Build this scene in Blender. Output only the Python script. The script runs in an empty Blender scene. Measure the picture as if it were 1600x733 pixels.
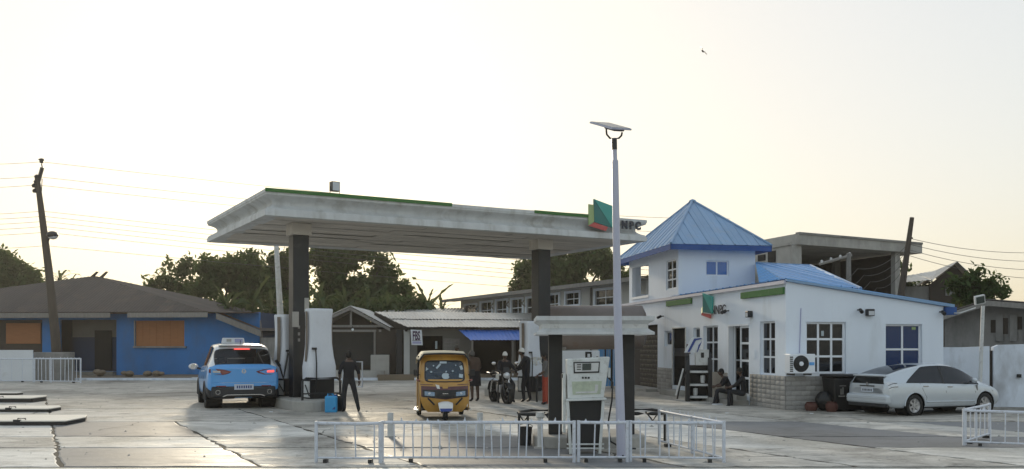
import bpy, bmesh, math, random
import numpy as np
from mathutils import Vector, Matrix, Euler
R = random.Random(7)
scene = bpy.context.scene
col = scene.collection
F, Y0, H = 1450.0, 540.0, 1.85          # focal length, horizon row, eye height of the photograph
rad = math.radians

# ---------------------------------------------------------------- camera, sky, sun, exposure
cam = bpy.data.cameras.new('camera'); camo = bpy.data.objects.new('camera', cam); col.objects.link(camo)
camo.location = (0, 0, H); camo.rotation_euler = (rad(90), 0, 0)
cam.sensor_width = 36; cam.lens = 36 * F / 1600; cam.shift_y = (Y0 - 366.5) / 1600
cam.clip_start = .1; cam.clip_end = 4000
scene.camera = camo
SUN_EL, SUN_AZ = rad(11.5), rad(-13.5)    # azimuth measured from +Y towards +X
world = bpy.data.worlds.new('World'); scene.world = world; world.use_nodes = True
wn = world.node_tree.nodes; wl = world.node_tree.links; wn.clear()
sky = wn.new('ShaderNodeTexSky'); sky.sky_type = 'NISHITA'; sky.sun_disc = False
sky.sun_elevation = SUN_EL; sky.sun_rotation = SUN_AZ; sky.dust_density = 3.0; sky.air_density = 1.3; sky.ozone_density = 1.5
gam = wn.new('ShaderNodeGamma'); gam.inputs[1].default_value = .23
hsv = wn.new('ShaderNodeHueSaturation'); hsv.inputs['Saturation'].default_value = 1.4
bg = wn.new('ShaderNodeBackground'); bg.inputs[1].default_value = .15
wo = wn.new('ShaderNodeOutputWorld')
wl.new(sky.outputs[0], gam.inputs[0]); wl.new(gam.outputs[0], hsv.inputs['Color']); wl.new(hsv.outputs[0], bg.inputs[0]); wl.new(bg.outputs[0], wo.inputs[0])
sd = bpy.data.lights.new('sun', 'SUN'); so = bpy.data.objects.new('sun', sd); col.objects.link(so)
sd.energy = .7; sd.angle = rad(4); sd.color = (1, .86, .64)
d = Vector((math.sin(SUN_AZ) * math.cos(SUN_EL), math.cos(SUN_AZ) * math.cos(SUN_EL), math.sin(SUN_EL)))
so.rotation_euler = d.to_track_quat('Z', 'Y').to_euler()
scene.view_settings.view_transform = 'Standard'; scene.view_settings.look = 'None'
scene.view_settings.gamma = 1; scene.view_settings.use_curve_mapping = False
scene.view_settings.exposure = 2.02

HAZE = .0004
hm = bpy.data.materials.new('haze'); hm.use_nodes = True; hm.node_tree.nodes.clear()
hv = hm.node_tree.nodes.new('ShaderNodeVolumePrincipled'); ho = hm.node_tree.nodes.new('ShaderNodeOutputMaterial'); hm.node_tree.links.new(hv.outputs[0], ho.inputs[1])
hv.inputs['Color'].default_value = (1, .97, .92, 1); hv.inputs['Density'].default_value = HAZE; hv.inputs['Anisotropy'].default_value = .55
hme = bpy.data.meshes.new('haze'); hx, hy0, hy1, hz0, hz1 = 470, -80, 720, -1.2, 27
hme.from_pydata([(x, y, z) for z in (hz0, hz1) for x, y in ((-hx, hy0), (hx, hy0), (hx, hy1), (-hx, hy1))], [], [(3, 2, 1, 0), (4, 5, 6, 7), (0, 1, 5, 4), (1, 2, 6, 5), (2, 3, 7, 6), (3, 0, 4, 7)])
hme.materials.append(hm); hob = bpy.data.objects.new('haze', hme); col.objects.link(hob); hob['kind'] = 'stuff'

# ---------------------------------------------------------------- helpers
def G(px, py):
    Z = F * H / (py - Y0); return Vector(((px - 800) / F * Z, Z, 0))
def P(px, py, Z): return Vector(((px - 800) / F * Z, Z, H + (Y0 - py) / F * Z))
def link(o, parent=None):
    col.objects.link(o)
    if parent: o.parent = parent
    return o
def tag(o, label=None, cat=None, group=None, kind=None):
    if label: o['label'] = label
    if cat: o['category'] = cat
    if group: o['group'] = group
    if kind: o['kind'] = kind
    return o
def thing(name, label, cat, loc=(0, 0, 0), rotz=0, group=None, scale=1):
    o = bpy.data.objects.new(name, None); o.location = loc; o.rotation_euler = (0, 0, rotz); o.scale = (scale,) * 3
    o.empty_display_size = .2
    return tag(link(o), label, cat, group)
def copy_tree(o, parent=None, loc=None, rotz=None, label=None):
    c = o.copy(); col.objects.link(c)
    if parent: c.parent = parent
    if loc is not None: c.location = loc
    if rotz is not None: c.rotation_euler = (0, 0, rotz)
    if label: c['label'] = label
    for ch in list(o.children): copy_tree(ch, c)
    return c
class MB:
    def __init__(s): s.v = []; s.f = []; s.m = []
    def add(s, vs, fs, mi=0):
        b = len(s.v); s.v += [tuple(p) for p in vs]; s.f += [tuple(i + b for i in f) for f in fs]; s.m += [mi] * len(fs); return s
    def box(s, x0, x1, y0, y1, z0, z1, mi=0, M=None):
        vs = [Vector(p) for p in ((x0, y0, z0), (x1, y0, z0), (x1, y1, z0), (x0, y1, z0), (x0, y0, z1), (x1, y0, z1), (x1, y1, z1), (x0, y1, z1))]
        if M: vs = [M @ p for p in vs]
        return s.add(vs, [(3, 2, 1, 0), (4, 5, 6, 7), (0, 1, 5, 4), (1, 2, 6, 5), (2, 3, 7, 6), (3, 0, 4, 7)], mi)
    def quad(s, a, b, c, d, mi=0): return s.add([a, b, c, d], [(0, 1, 2, 3)], mi)
    def prism(s, poly, vec, mi=0):
        poly = [Vector(p) for p in poly]; vec = Vector(vec); n = len(poly)
        return s.add(poly + [p + vec for p in poly], [tuple(range(n))[::-1], tuple(range(n, 2 * n))] + [(i, (i + 1) % n, n + (i + 1) % n, n + i) for i in range(n)], mi)
    def tube(s, pts, r, n=8, mi=0, cap=True):
        pts = [Vector(p) for p in pts]; rs = r if isinstance(r, (list, tuple)) else [r] * len(pts)
        rings = []; up = None
        for i, p in enumerate(pts):
            t = (pts[min(i + 1, len(pts) - 1)] - pts[max(i - 1, 0)])
            if t.length < 1e-9: t = Vector((0, 0, 1))
            t.normalize()
            if up is None: up = Vector((1, 0, 0)) if abs(t.x) < .9 else Vector((0, 1, 0))
            a = t.cross(up); a.normalize(); b = t.cross(a); up = -b if False else up
            rings.append([p + (a * math.cos(k * 2 * math.pi / n) + b * math.sin(k * 2 * math.pi / n)) * rs[i] for k in range(n)])
        fs = [(i * n + k, i * n + (k + 1) % n, (i + 1) * n + (k + 1) % n, (i + 1) * n + k) for i in range(len(pts) - 1) for k in range(n)]
        if cap: fs += [tuple(range(n))[::-1], tuple(range((len(pts) - 1) * n, len(pts) * n))]
        return s.add([p for g in rings for p in g], fs, mi)
    def lathe(s, prof, n=24, c=(0, 0, 0), axis='z', mi=0, cap=False):
        vs = []
        for (r, h) in prof:
            for k in range(n):
                a = k * 2 * math.pi / n; x, y = r * math.cos(a), r * math.sin(a)
                vs.append({'z': (c[0] + x, c[1] + y, c[2] + h), 'y': (c[0] + x, c[1] + h, c[2] + y), 'x': (c[0] + h, c[1] + x, c[2] + y)}[axis])
        m = len(prof)
        fs = [(i * n + k, i * n + (k + 1) % n, (i + 1) * n + (k + 1) % n, (i + 1) * n + k) for i in range(m - 1) for k in range(n)]
        if cap: fs += [tuple(range(n))[::-1], tuple(range((m - 1) * n, m * n))]
        return s.add(vs, fs, mi)
    def sphere(s, c, r, n=12, mi=0):
        r = r if isinstance(r, (list, tuple)) else (r, r, r); m = n // 2 + 1; vs = []; fs = []
        for i in range(m + 1):
            t = math.pi * i / m
            for k in range(n):
                a = 2 * math.pi * k / n; vs.append((c[0] + r[0] * math.sin(t) * math.cos(a), c[1] + r[1] * math.sin(t) * math.sin(a), c[2] + r[2] * math.cos(t)))
        fs = [(i * n + k, (i + 1) * n + k, (i + 1) * n + (k + 1) % n, i * n + (k + 1) % n) for i in range(m) for k in range(n)]
        return s.add(vs, fs, mi)
    def grid(s, fn, nu, nv, mi=0, close_v=False):
        vs = [fn(i / nu, j / nv) for i in range(nu + 1) for j in range(nv + 1)]
        return s.add(vs, [(i * (nv + 1) + j, (i + 1) * (nv + 1) + j, (i + 1) * (nv + 1) + j + 1, i * (nv + 1) + j + 1) for i in range(nu) for j in range(nv)], mi)
    def mesh(s, name, mats, smooth=None):
        me = bpy.data.meshes.new(name); me.from_pydata(s.v, [], s.f)
        for mt in (mats if isinstance(mats, (list, tuple)) else [mats]): me.materials.append(mt)
        me.polygons.foreach_set('material_index', s.m)
        bm = bmesh.new(); bm.from_mesh(me); bmesh.ops.remove_doubles(bm, verts=bm.verts, dist=1e-5); bmesh.ops.recalc_face_normals(bm, faces=bm.faces); bm.to_mesh(me); bm.free()
        if smooth:
            me.polygons.foreach_set('use_smooth', [True] * len(me.polygons)); me.set_sharp_from_angle(angle=rad(smooth))
        me.update(); return me
    def build(s, name, mats, parent=None, loc=None, rot=None, smooth=None, bevel=0):
        o = bpy.data.objects.new(name, s.mesh(name, mats, smooth))
        if loc is not None: o.location = loc
        if rot is not None: o.rotation_euler = rot
        if bevel:
            b = o.modifiers.new('bevel', 'BEVEL'); b.width = bevel; b.segments = 2; b.limit_method = 'ANGLE'
        return link(o, parent)
def put(me, name, parent=None, loc=(0, 0, 0), rot=(0, 0, 0), scale=None):
    o = bpy.data.objects.new(name, me); o.location = loc; o.rotation_euler = rot
    if scale: o.scale = scale
    return link(o, parent)
def box_obj(name, mt, parent, x0, x1, y0, y1, z0, z1, bevel=0, **k):
    return MB().box(x0, x1, y0, y1, z0, z1).build(name, mt, parent, bevel=bevel, **k)
def text_obj(txt, name, size, mt, parent, M, extr=.02, bold=.0):
    cu = bpy.data.curves.new('lettering', 'FONT'); cu.body = txt; cu.size = size; cu.extrude = extr; cu.offset = bold
    cu.align_x = 'LEFT'; cu.align_y = 'BOTTOM_BASELINE'
    t = bpy.data.objects.new('lettering_source', cu); col.objects.link(t)
    bpy.context.view_layer.update()
    me = bpy.data.meshes.new_from_object(t.evaluated_get(bpy.context.evaluated_depsgraph_get()))
    bpy.data.objects.remove(t); me.materials.clear(); me.materials.append(mt); me.transform(M)
    return link(bpy.data.objects.new(name, me), parent)

# ---------------------------------------------------------------- materials
def mat(name, base, rough=.7, metal=0, var=.12, vs=2.5, bump=.15, bs=30, dirt=None, damt=.0, ds=1.2, stretch=(1, 1, 1), rvar=.1, coat=0, spec=.5, emit=None, bdist=.02, trans=0, obj_var=0, wave=None):
    m = bpy.data.materials.new(name); m.use_nodes = True; nt = m.node_tree; N = nt.nodes; L = nt.links
    b = N['Principled BSDF']
    b.inputs['Metallic'].default_value = metal; b.inputs['Coat Weight'].default_value = coat; b.inputs['Coat Roughness'].default_value = .08
    b.inputs['Specular IOR Level'].default_value = spec
    tc = N.new('ShaderNodeTexCoord'); mp = N.new('ShaderNodeMapping'); mp.inputs['Scale'].default_value = stretch
    L.new(tc.outputs['Object'], mp.inputs[0])
    vec = mp.outputs[0]
    def noise(scale, det=5, rough_=.6):
        n = N.new('ShaderNodeTexNoise'); n.inputs['Scale'].default_value = scale; n.inputs['Detail'].default_value = det; n.inputs['Roughness'].default_value = rough_
        L.new(vec, n.inputs['Vector']); return n
    n1 = noise(vs)
    mx = N.new('ShaderNodeMix'); mx.data_type = 'RGBA'
    mx.inputs[6].default_value = tuple(max(0, c * (1 - var * 1.6)) for c in base) + (1,); mx.inputs[7].default_value = tuple(min(1, c * (1 + var * 1.3)) for c in base) + (1,)
    L.new(n1.outputs[0], mx.inputs[0]); out = mx.outputs[2]
    if dirt:
        n2 = noise(ds, 8, .65); rp = N.new('ShaderNodeValToRGB'); rp.color_ramp.elements[0].position = .62 - .3 * damt; rp.color_ramp.elements[1].position = .82 - .2 * damt
        L.new(n2.outputs[0], rp.inputs[0]); m2 = N.new('ShaderNodeMix'); m2.data_type = 'RGBA'
        m2.inputs[7].default_value = tuple(dirt) + (1,); L.new(out, m2.inputs[6])
        mm = N.new('ShaderNodeMath'); mm.operation = 'MULTIPLY'; mm.inputs[1].default_value = min(1, .35 + damt * .65); L.new(rp.outputs[0], mm.inputs[0]); L.new(mm.outputs[0], m2.inputs[0]); out = m2.outputs[2]
    if obj_var:
        oi = N.new('ShaderNodeObjectInfo'); hs = N.new('ShaderNodeHueSaturation'); mr = N.new('ShaderNodeMapRange')
        mr.inputs[3].default_value = 1 - obj_var; mr.inputs[4].default_value = 1 + obj_var
        L.new(oi.outputs['Random'], mr.inputs[0]); L.new(mr.outputs[0], hs.inputs['Value']); L.new(out, hs.inputs['Color']); out = hs.outputs[0]
    L.new(out, b.inputs['Base Color'])
    if rvar:
        mr = N.new('ShaderNodeMapRange'); mr.inputs[3].default_value = max(.03, rough - rvar); mr.inputs[4].default_value = min(1, rough + rvar)
        L.new(n1.outputs[0], mr.inputs[0]); L.new(mr.outputs[0], b.inputs['Roughness'])
    else: b.inputs['Roughness'].default_value = rough
    if bump:
        n3 = noise(bs, 4); bp = N.new('ShaderNodeBump'); bp.inputs['Strength'].default_value = bump; bp.inputs['Distance'].default_value = bdist
        L.new(n3.outputs[0], bp.inputs['Height']); L.new(bp.outputs[0], b.inputs['Normal'])
    if emit: b.inputs['Emission Color'].default_value = tuple(emit[:3]) + (1,); b.inputs['Emission Strength'].default_value = emit[3]
    return m
def glass(name, tint, see=.5, rough=.05):
    m = bpy.data.materials.new(name); m.use_nodes = True; nt = m.node_tree; N = nt.nodes; L = nt.links; N.clear()
    o = N.new('ShaderNodeOutputMaterial'); t = N.new('ShaderNodeBsdfTransparent'); t.inputs[0].default_value = tuple(c * see for c in (1, 1, 1)) + (1,)
    df = N.new('ShaderNodeBsdfDiffuse'); df.inputs[0].default_value = tuple(tint) + (1,)
    m1 = N.new('ShaderNodeMixShader'); m1.inputs[0].default_value = 1 - see; L.new(t.outputs[0], m1.inputs[1]); L.new(df.outputs[0], m1.inputs[2])
    g = N.new('ShaderNodeBsdfGlossy'); g.inputs['Roughness'].default_value = rough; g.inputs[0].default_value = (.9, .93, 1, 1)
    fr = N.new('ShaderNodeFresnel'); fr.inputs[0].default_value = 1.5
    m2 = N.new('ShaderNodeMixShader'); L.new(fr.outputs[0], m2.inputs[0]); L.new(m1.outputs[0], m2.inputs[1]); L.new(g.outputs[0], m2.inputs[2]); L.new(m2.outputs[0], o.inputs[0])
    return m
def leafmat(name, c, tr):
    m = bpy.data.materials.new(name); m.use_nodes = True; nt = m.node_tree; N = nt.nodes; L = nt.links; N.clear()
    o = N.new('ShaderNodeOutputMaterial'); df = N.new('ShaderNodeBsdfDiffuse'); tl = N.new('ShaderNodeBsdfTranslucent'); mx = N.new('ShaderNodeMixShader'); mx.inputs[0].default_value = .35
    gi = N.new('ShaderNodeNewGeometry'); cr = N.new('ShaderNodeMix'); cr.data_type = 'RGBA'
    cr.inputs[6].default_value = tuple(x * .6 for x in c) + (1,); cr.inputs[7].default_value = tuple(x * 1.5 for x in c) + (1,)
    L.new(gi.outputs['Random Per Island'], cr.inputs[0]); L.new(cr.outputs[2], df.inputs[0]); tl.inputs[0].default_value = tuple(tr) + (1,)
    L.new(df.outputs[0], mx.inputs[1]); L.new(tl.outputs[0], mx.inputs[2]); L.new(mx.outputs[0], o.inputs[0])
    return m
M = {}
M['asphalt'] = mat('asphalt', (.05, .05, .05), .85, bs=60, bump=.3)
M['dirt'] = mat('dirt', (.20, .16, .115), .95, var=.3, vs=.6, bs=12, bump=.4, bdist=.05)
M['white_paint'] = mat('white_paint', (.77, .84, .95), .75, var=.07, vs=.9, bump=.12, bs=30, dirt=(.44, .46, .48), damt=.2, ds=.9, stretch=(1.3, 1.3, .3), spec=.25)
M['white_frame'] = mat('white_frame', (.78, .82, .87), .4, var=.04, bump=0)
M['old_white'] = mat('old_white', (.62, .63, .62), .6, var=.12, vs=4, dirt=(.22, .2, .17), damt=.35, ds=9, bump=.2)
M['fence_paint'] = mat('fence_paint', (.60, .64, .71), .5, var=.1, vs=8, dirt=(.2, .16, .12), damt=.3, ds=14, bump=.1)
M['fascia'] = mat('fascia', (.60, .62, .625), .6, var=.16, vs=1.6, dirt=(.27, .255, .22), damt=.42, ds=1.3, stretch=(1.6, 1.6, .25), bump=.08, spec=.3)
M['soffit'] = mat('soffit', (.60, .565, .51), .7, var=.22, vs=1.5, dirt=(.17, .14, .11), damt=.3, ds=1.6, stretch=(.5, 2.2, 1), obj_var=.1, bump=.15)
M['green'] = mat('green', (.06, .17, .055), .8, spec=.15, var=.1, bump=0, dirt=(.4, .45, .3), damt=.1, ds=5)
M['lime'] = mat('lime', (.33, .44, .20), .5, var=.06, bump=0)
M['teal_dark'] = mat('teal_dark', (.012, .16, .15), .35, var=.06, bump=0)
M['teal'] = mat('teal', (.04, .34, .30), .35, var=.06, bump=0)
M['logo_red'] = mat('logo_red', (.62, .14, .13), .45, var=.1, bump=0)
M['navy_letter'] = mat('navy_letter', (.012, .018, .04), .4, var=.05, bump=0)
M['column'] = mat('column', (.022, .023, .025), .42, var=.3, vs=2, bump=.05, dirt=(.1, .095, .085), damt=.12, ds=2)
M['concrete'] = mat('concrete', (.38, .37, .345), .85, var=.2, vs=1.5, dirt=(.18, .165, .145), damt=.3, ds=1.2, bump=.3, bs=25)
M['old_concrete'] = mat('old_concrete', (.40, .39, .365), .9, var=.3, vs=.9, dirt=(.09, .085, .075), damt=.4, ds=.7, bump=.35, bs=10, stretch=(1, 1, .5))
M['grey_wall'] = mat('grey_wall', (.26, .255, .245), .9, var=.25, vs=.8, dirt=(.05, .05, .047), damt=.55, ds=.9, bump=.3, bs=15, stretch=(1, 1, .45))
M['boundary'] = mat('boundary', (.68, .74, .83), .8, var=.14, vs=.7, dirt=(.2, .19, .175), damt=.42, ds=1.0, bump=.25, bs=14, stretch=(1, 1, .5))
M['pale_wall'] = mat('pale_wall', (.50, .51, .50), .8, var=.1, vs=.6, dirt=(.25, .24, .22), damt=.25, ds=.7, stretch=(1, 1, .4), bump=.2)
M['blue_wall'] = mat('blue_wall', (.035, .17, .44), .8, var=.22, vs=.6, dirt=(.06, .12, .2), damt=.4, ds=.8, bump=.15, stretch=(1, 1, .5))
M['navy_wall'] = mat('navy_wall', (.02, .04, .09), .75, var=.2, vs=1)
M['grey_band'] = mat('grey_band', (.17, .165, .15), .85, var=.2, vs=1)
M['brown_roof'] = mat('brown_roof', (.060, .048, .041), .75, metal=.0, var=.25, vs=.5, dirt=(.13, .085, .055), damt=.3, ds=.9, obj_var=.12, bump=.1)
M['orange_wood'] = mat('orange_wood', (.33, .135, .05), .7, var=.15, vs=2, stretch=(1, 1, 5), bump=.1)
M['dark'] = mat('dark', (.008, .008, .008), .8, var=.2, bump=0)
M['dark_wood_and_shade'] = mat('dark_wood_and_shade', (.05, .04, .032), .8, var=.3, vs=3, stretch=(1, 1, 6), obj_var=.2)  # timber tone, also used as painted shade inside the unfinished floor
M['grey_wood'] = mat('grey_wood', (.22, .21, .195), .85, var=.25, vs=3, stretch=(4, 4, 1), obj_var=.15)
M['zinc'] = mat('zinc', (.42, .42, .40), .45, metal=.35, var=.2, vs=1.4, dirt=(.13, .10, .075), damt=.25, ds=1.6, stretch=(1, .5, 1), obj_var=.14, bump=.05)
M['blue_sheet'] = mat('blue_sheet', (.05, .15, .50), .45, var=.1, vs=1, bump=.04, obj_var=.05)
M['roof_blue'] = mat('roof_blue', (.20, .335, .52), .4, metal=.15, var=.14, vs=.9, dirt=(.33, .33, .33), damt=.25, ds=1.4, bump=.03, obj_var=.06)
M['roof_bright'] = mat('roof_bright', (.12, .32, .62), .4, metal=.1, var=.1, vs=.9, bump=.03, obj_var=.05)
M['fascia_blue'] = mat('fascia_blue', (.05, .11, .30), .85, var=.2, bump=.05, spec=.15)
M['stone'] = mat('stone', (.36, .35, .335), .75, var=.3, vs=6, dirt=(.55, .55, .54), damt=.12, ds=7, bump=.5, bs=22, obj_var=.14)
M['mortar'] = mat('mortar', (.20, .19, .18), .9, var=.2)
M['pane'] = glass('pane', (.012, .014, .017), .12)
M['pane_blue'] = glass('pane_blue', (.012, .04, .13), .05)
M['pane_sky'] = glass('pane_sky', (.08, .19, .48), .05)
M['clear_glass'] = glass('clear_glass', (.05, .06, .065), .88, .02)
M['car_glass'] = glass('car_glass', (.012, .013, .015), .6, .03)
M['car_glass_dark'] = glass('car_glass_dark', (.008, .009, .010), .04, .03)
M['cover_lid'] = mat('cover_lid', (.74, .70, .62), .7, var=.1, vs=2, dirt=(.45, .42, .37), damt=.25, ds=2)
M['screen'] = mat('screen', (.06, .075, .07), .25, var=.1, bump=0)
M['steel_door'] = mat('steel_door', (.012, .012, .013), .85, var=.2, bump=0, spec=.15)
M['black'] = mat('black', (.012, .012, .013), .5, var=.2, bump=0)
M['black_metal'] = mat('black_metal', (.02, .02, .021), .4, var=.25, bump=.05)
M['rubber'] = mat('rubber', (.014, .014, .014), .8, var=.2, bump=.1)
M['chrome'] = mat('chrome', (.62, .62, .62), .22, metal=.9, var=.05, bump=0)
M['alloy'] = mat('alloy', (.45, .45, .46), .35, metal=.7, var=.1, bump=0)
M['steel_pole'] = mat('steel_pole', (.47, .49, .60), .4, metal=.1, var=.1, vs=2, bump=.03, dirt=(.3, .29, .28), damt=.15, ds=2, stretch=(1, 1, .2))
M['wood_pole'] = mat('wood_pole', (.075, .062, .05), .9, var=.3, vs=3, stretch=(4, 4, .4), bump=.3)
M['wire'] = mat('wire', (.10, .095, .09), .6, var=.05, bump=0)
M['shroud'] = mat('shroud', (.66, .69, .74), .6, var=.08, vs=2, bump=.12, bs=5, bdist=.05, dirt=(.35, .33, .3), damt=.12, ds=1.6)
M['brown_strip'] = mat('brown_strip', (.17, .14, .11), .6, var=.3, vs=6)
M['dispenser'] = mat('dispenser', (.66, .69, .68), .5, var=.1, vs=4, dirt=(.25, .24, .2), damt=.3, ds=6, bump=.08)
M['dispenser_green'] = mat('dispenser_green', (.46, .52, .40), .5, var=.3, vs=7, dirt=(.7, .7, .6), damt=.2, ds=8, bump=.1)
M['suv_blue'] = mat('suv_blue', (.10, .36, .76), .35, var=.05, vs=1, bump=0, coat=.7, dirt=(.3, .35, .4), damt=.05, ds=3)
M['suv_white'] = mat('suv_white', (.74, .76, .78), .35, var=.04, bump=0, coat=.7)
M['silver'] = mat('silver', (.55, .60, .65), .33, metal=.35, var=.05, vs=1, bump=0, coat=.6, dirt=(.4, .38, .34), damt=.15, ds=2)
M['plastic'] = mat('plastic', (.022, .024, .028), .55, var=.15, bump=.05)
M['tail_red'] = mat('tail_red', (.16, .01, .014), .2, var=.1, bump=0, coat=1)
M['tail_lit'] = mat('tail_lit', (.7, .05, .05), .3, var=.05, bump=0, emit=(1, .10, .08, .35))
M['lamp_clear'] = mat('lamp_clear', (.62, .64, .66), .12, metal=.3, var=.25, vs=20, bump=0, coat=1)
M['lamp_blue'] = mat('lamp_blue', (.16, .24, .34), .12, metal=.3, var=.3, vs=14, bump=0, coat=1)
M['plate'] = mat('plate', (.55, .60, .68), .4, var=.05, bump=0)
M['plate_ink'] = mat('plate_ink', (.03, .06, .2), .5, var=.05, bump=0)
M['keke_yellow'] = mat('keke_yellow', (.47, .25, .045), .4, var=.12, vs=3, bump=0, coat=.4, dirt=(.2, .13, .06), damt=.2, ds=4)
M['keke_maroon'] = mat('keke_maroon', (.08, .018, .02), .35, var=.1, bump=0, coat=.4)
M['canvas'] = mat('canvas', (.58, .52, .38), .8, var=.1, vs=2, bump=.15, bs=6, bdist=.03)
M['fender_white'] = mat('fender_white', (.68, .68, .65), .5, var=.1, bump=0)
M['deep_blue'] = mat('deep_blue', (.03, .06, .26), .5, var=.1, bump=0)
M['jerry_blue'] = mat('jerry_blue', (.045, .33, .66), .45, var=.08, vs=4, bump=.03)
M['sticker'] = mat('sticker', (.40, .47, .50), .6, var=.1, bump=0)
M['skin'] = mat('skin', (.085, .05, .035), .5, var=.1, bump=0)
M['hair'] = mat('hair', (.008, .007, .006), .8, var=.1, bump=.2)
M['cloth_dark'] = mat('cloth_dark', (.014, .014, .018), .9, var=.2, vs=6, bump=.3, bs=9, bdist=.03)
M['cloth_trouser'] = mat('cloth_trouser', (.024, .025, .03), .9, var=.2, vs=6, bump=.2, bs=9, bdist=.03)
M['cloth_brown'] = mat('cloth_brown', (.075, .048, .036), .9, var=.2, vs=6, bump=.3, bs=9, bdist=.03)
M['cloth_grey'] = mat('cloth_grey', (.11, .105, .10), .9, var=.2, vs=6, bump=.3, bs=9, bdist=.03)
M['cloth_orange'] = mat('cloth_orange', (.34, .055, .03), .9, var=.2, vs=6, bump=.3, bs=9, bdist=.03)
M['cloth_white'] = mat('cloth_white', (.62, .61, .57), .9, var=.1, bump=.2)
M['white_board'] = mat('white_board', (.66, .69, .72), .6, var=.08, vs=1, dirt=(.4, .38, .35), damt=.15, ds=1.5, bump=.05)
M['brown_bag'] = mat('brown_bag', (.10, .04, .03), .8, var=.2, bump=.3, bs=8)
M['tank_red'] = mat('tank_red', (.23, .20, .19), .6, var=.2, vs=1.5, dirt=(.2, .09, .07), damt=.2, ds=2)
M['purple'] = mat('purple', (.05, .02, .07), .5, var=.05, bump=0)
M['lilac'] = mat('lilac', (.35, .36, .55), .5, var=.08, bump=0)
M['lens'] = mat('lens', (.55, .58, .62), .25, var=.1, bump=0)
M['gate_tile'] = mat('gate_tile', (.10, .085, .06), .5, var=.3, vs=5, bump=.3, bs=12, obj_var=.3)
M['leaf_dark'] = leafmat('leaf_dark', (.05, .08, .032), (.15, .19, .06))
M['leaf_mid'] = leafmat('leaf_mid', (.055, .09, .036), (.15, .19, .06))
M['leaf_banana'] = leafmat('leaf_banana', (.06, .085, .045), (.15, .17, .06))
M['bark'] = mat('bark', (.06, .05, .04), .9, var=.3, vs=4, bump=.4, bs=14)
M['paper_ink'] = mat('paper_ink', (.03, .03, .035), .6, var=.05, bump=0)
# ---------------------------------------------------------------- ground
def concrete_ground(name, lo, hi, stain, r0, r1, bumpd=.02, samt=.5, spec=.08):
    m = bpy.data.materials.new(name); m.use_nodes = True; nt = m.node_tree; N = nt.nodes; L = nt.links; b = N['Principled BSDF']; b.inputs['Specular IOR Level'].default_value = .35
    tc = N.new('ShaderNodeTexCoord'); geo = tc.outputs['Object']
    def noise(s, det, st=(1, 1, 1), ro=.62, dist=0):
        mp = N.new('ShaderNodeMapping'); mp.inputs['Scale'].default_value = st; L.new(geo, mp.inputs[0])
        n = N.new('ShaderNodeTexNoise'); n.inputs['Scale'].default_value = s; n.inputs['Detail'].default_value = det; n.inputs['Roughness'].default_value = ro; n.inputs['Distortion'].default_value = dist
        L.new(mp.outputs[0], n.inputs['Vector']); return n.outputs[0]
    def ramp(x, a, c):
        r = N.new('ShaderNodeMapRange'); r.inputs[1].default_value = a; r.inputs[2].default_value = c; r.clamp = True; L.new(x, r.inputs[0]); return r.outputs[0]
    def mix(fac, a, c):
        x = N.new('ShaderNodeMix'); x.data_type = 'RGBA'; L.new(fac, x.inputs[0])
        for i, q in ((6, a), (7, c)):
            if isinstance(q, tuple): x.inputs[i].default_value = q + (1,)
            else: L.new(q, x.inputs[i])
        return x.outputs[2]
    big = noise(.22, 6, (1, .8, 1), .65, .6); med = noise(1.7, 8, (1, 1, 1), .7, .4); fine = noise(14, 5); wide = noise(.85, 9, (.5, 1.5, 1), .72, 1.4)
    base = mix(ramp(wide, .42, .58), lo, hi)
    base = mix(ramp(big, .50, .64), base, stain)
    md = N.new('ShaderNodeMath'); md.operation = 'MULTIPLY'; md.inputs[1].default_value = samt; L.new(ramp(med, .54, .66), md.inputs[0])
    base = mix(md.outputs[0], base, tuple(s * .6 for s in stain))
    mf = N.new('ShaderNodeMath'); mf.operation = 'MULTIPLY'; mf.inputs[1].default_value = .3; L.new(ramp(fine, .4, .75), mf.inputs[0])
    base = mix(mf.outputs[0], base, tuple(min(1, h * 1.15) for h in hi)); L.new(base, b.inputs['Base Color'])
    rr = N.new('ShaderNodeMapRange'); rr.inputs[1].default_value = .35; rr.inputs[2].default_value = .65; rr.inputs[3].default_value = r0; rr.inputs[4].default_value = r1; L.new(wide, rr.inputs[0]); L.new(rr.outputs[0], b.inputs['Roughness'])
    ad = N.new('ShaderNodeMath'); ad.operation = 'MULTIPLY_ADD'; ad.inputs[1].default_value = .25; L.new(fine, ad.inputs[0]); L.new(med, ad.inputs[2])
    bp = N.new('ShaderNodeBump'); bp.inputs['Strength'].default_value = .55; bp.inputs['Distance'].default_value = bumpd * 2.5; L.new(ad.outputs[0], bp.inputs['Height']); L.new(bp.outputs[0], b.inputs['Normal'])
    return m
M['apron'] = concrete_ground('apron', (.25, .235, .205), (.53, .50, .445), (.14, .13, .11), .5, .9, .02, .8)
M['slab_mid'] = concrete_ground('slab_mid', (.31, .295, .268), (.60, .578, .53), (.18, .17, .15), .5, .9, .02, .75)
M['slab_light'] = concrete_ground('slab_light', (.48, .47, .44), (.70, .685, .64), (.30, .29, .26), .5, .85, .015, .5)
M['dirt_dark'] = mat('dirt_dark', (.07, .065, .055), .95, var=.3, bs=20, bump=.4, spec=.2)
M['slab_grey'] = concrete_ground('slab_grey', (.165, .168, .175), (.205, .208, .212), (.13, .13, .13), .5, .7, .006, .25)
g = MB().quad((-460, -70, 0), (460, -70, 0), (460, 710, 0), (-460, 710, 0)).build('ground', M['dirt']); tag(g, kind='structure')
ap = MB().quad((-60, 5, .004), (60, 5, .004), (60, 49.2, .004), (-60, 49.2, .004)).build('forecourt_apron', M['apron']); tag(ap, kind='structure')
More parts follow.
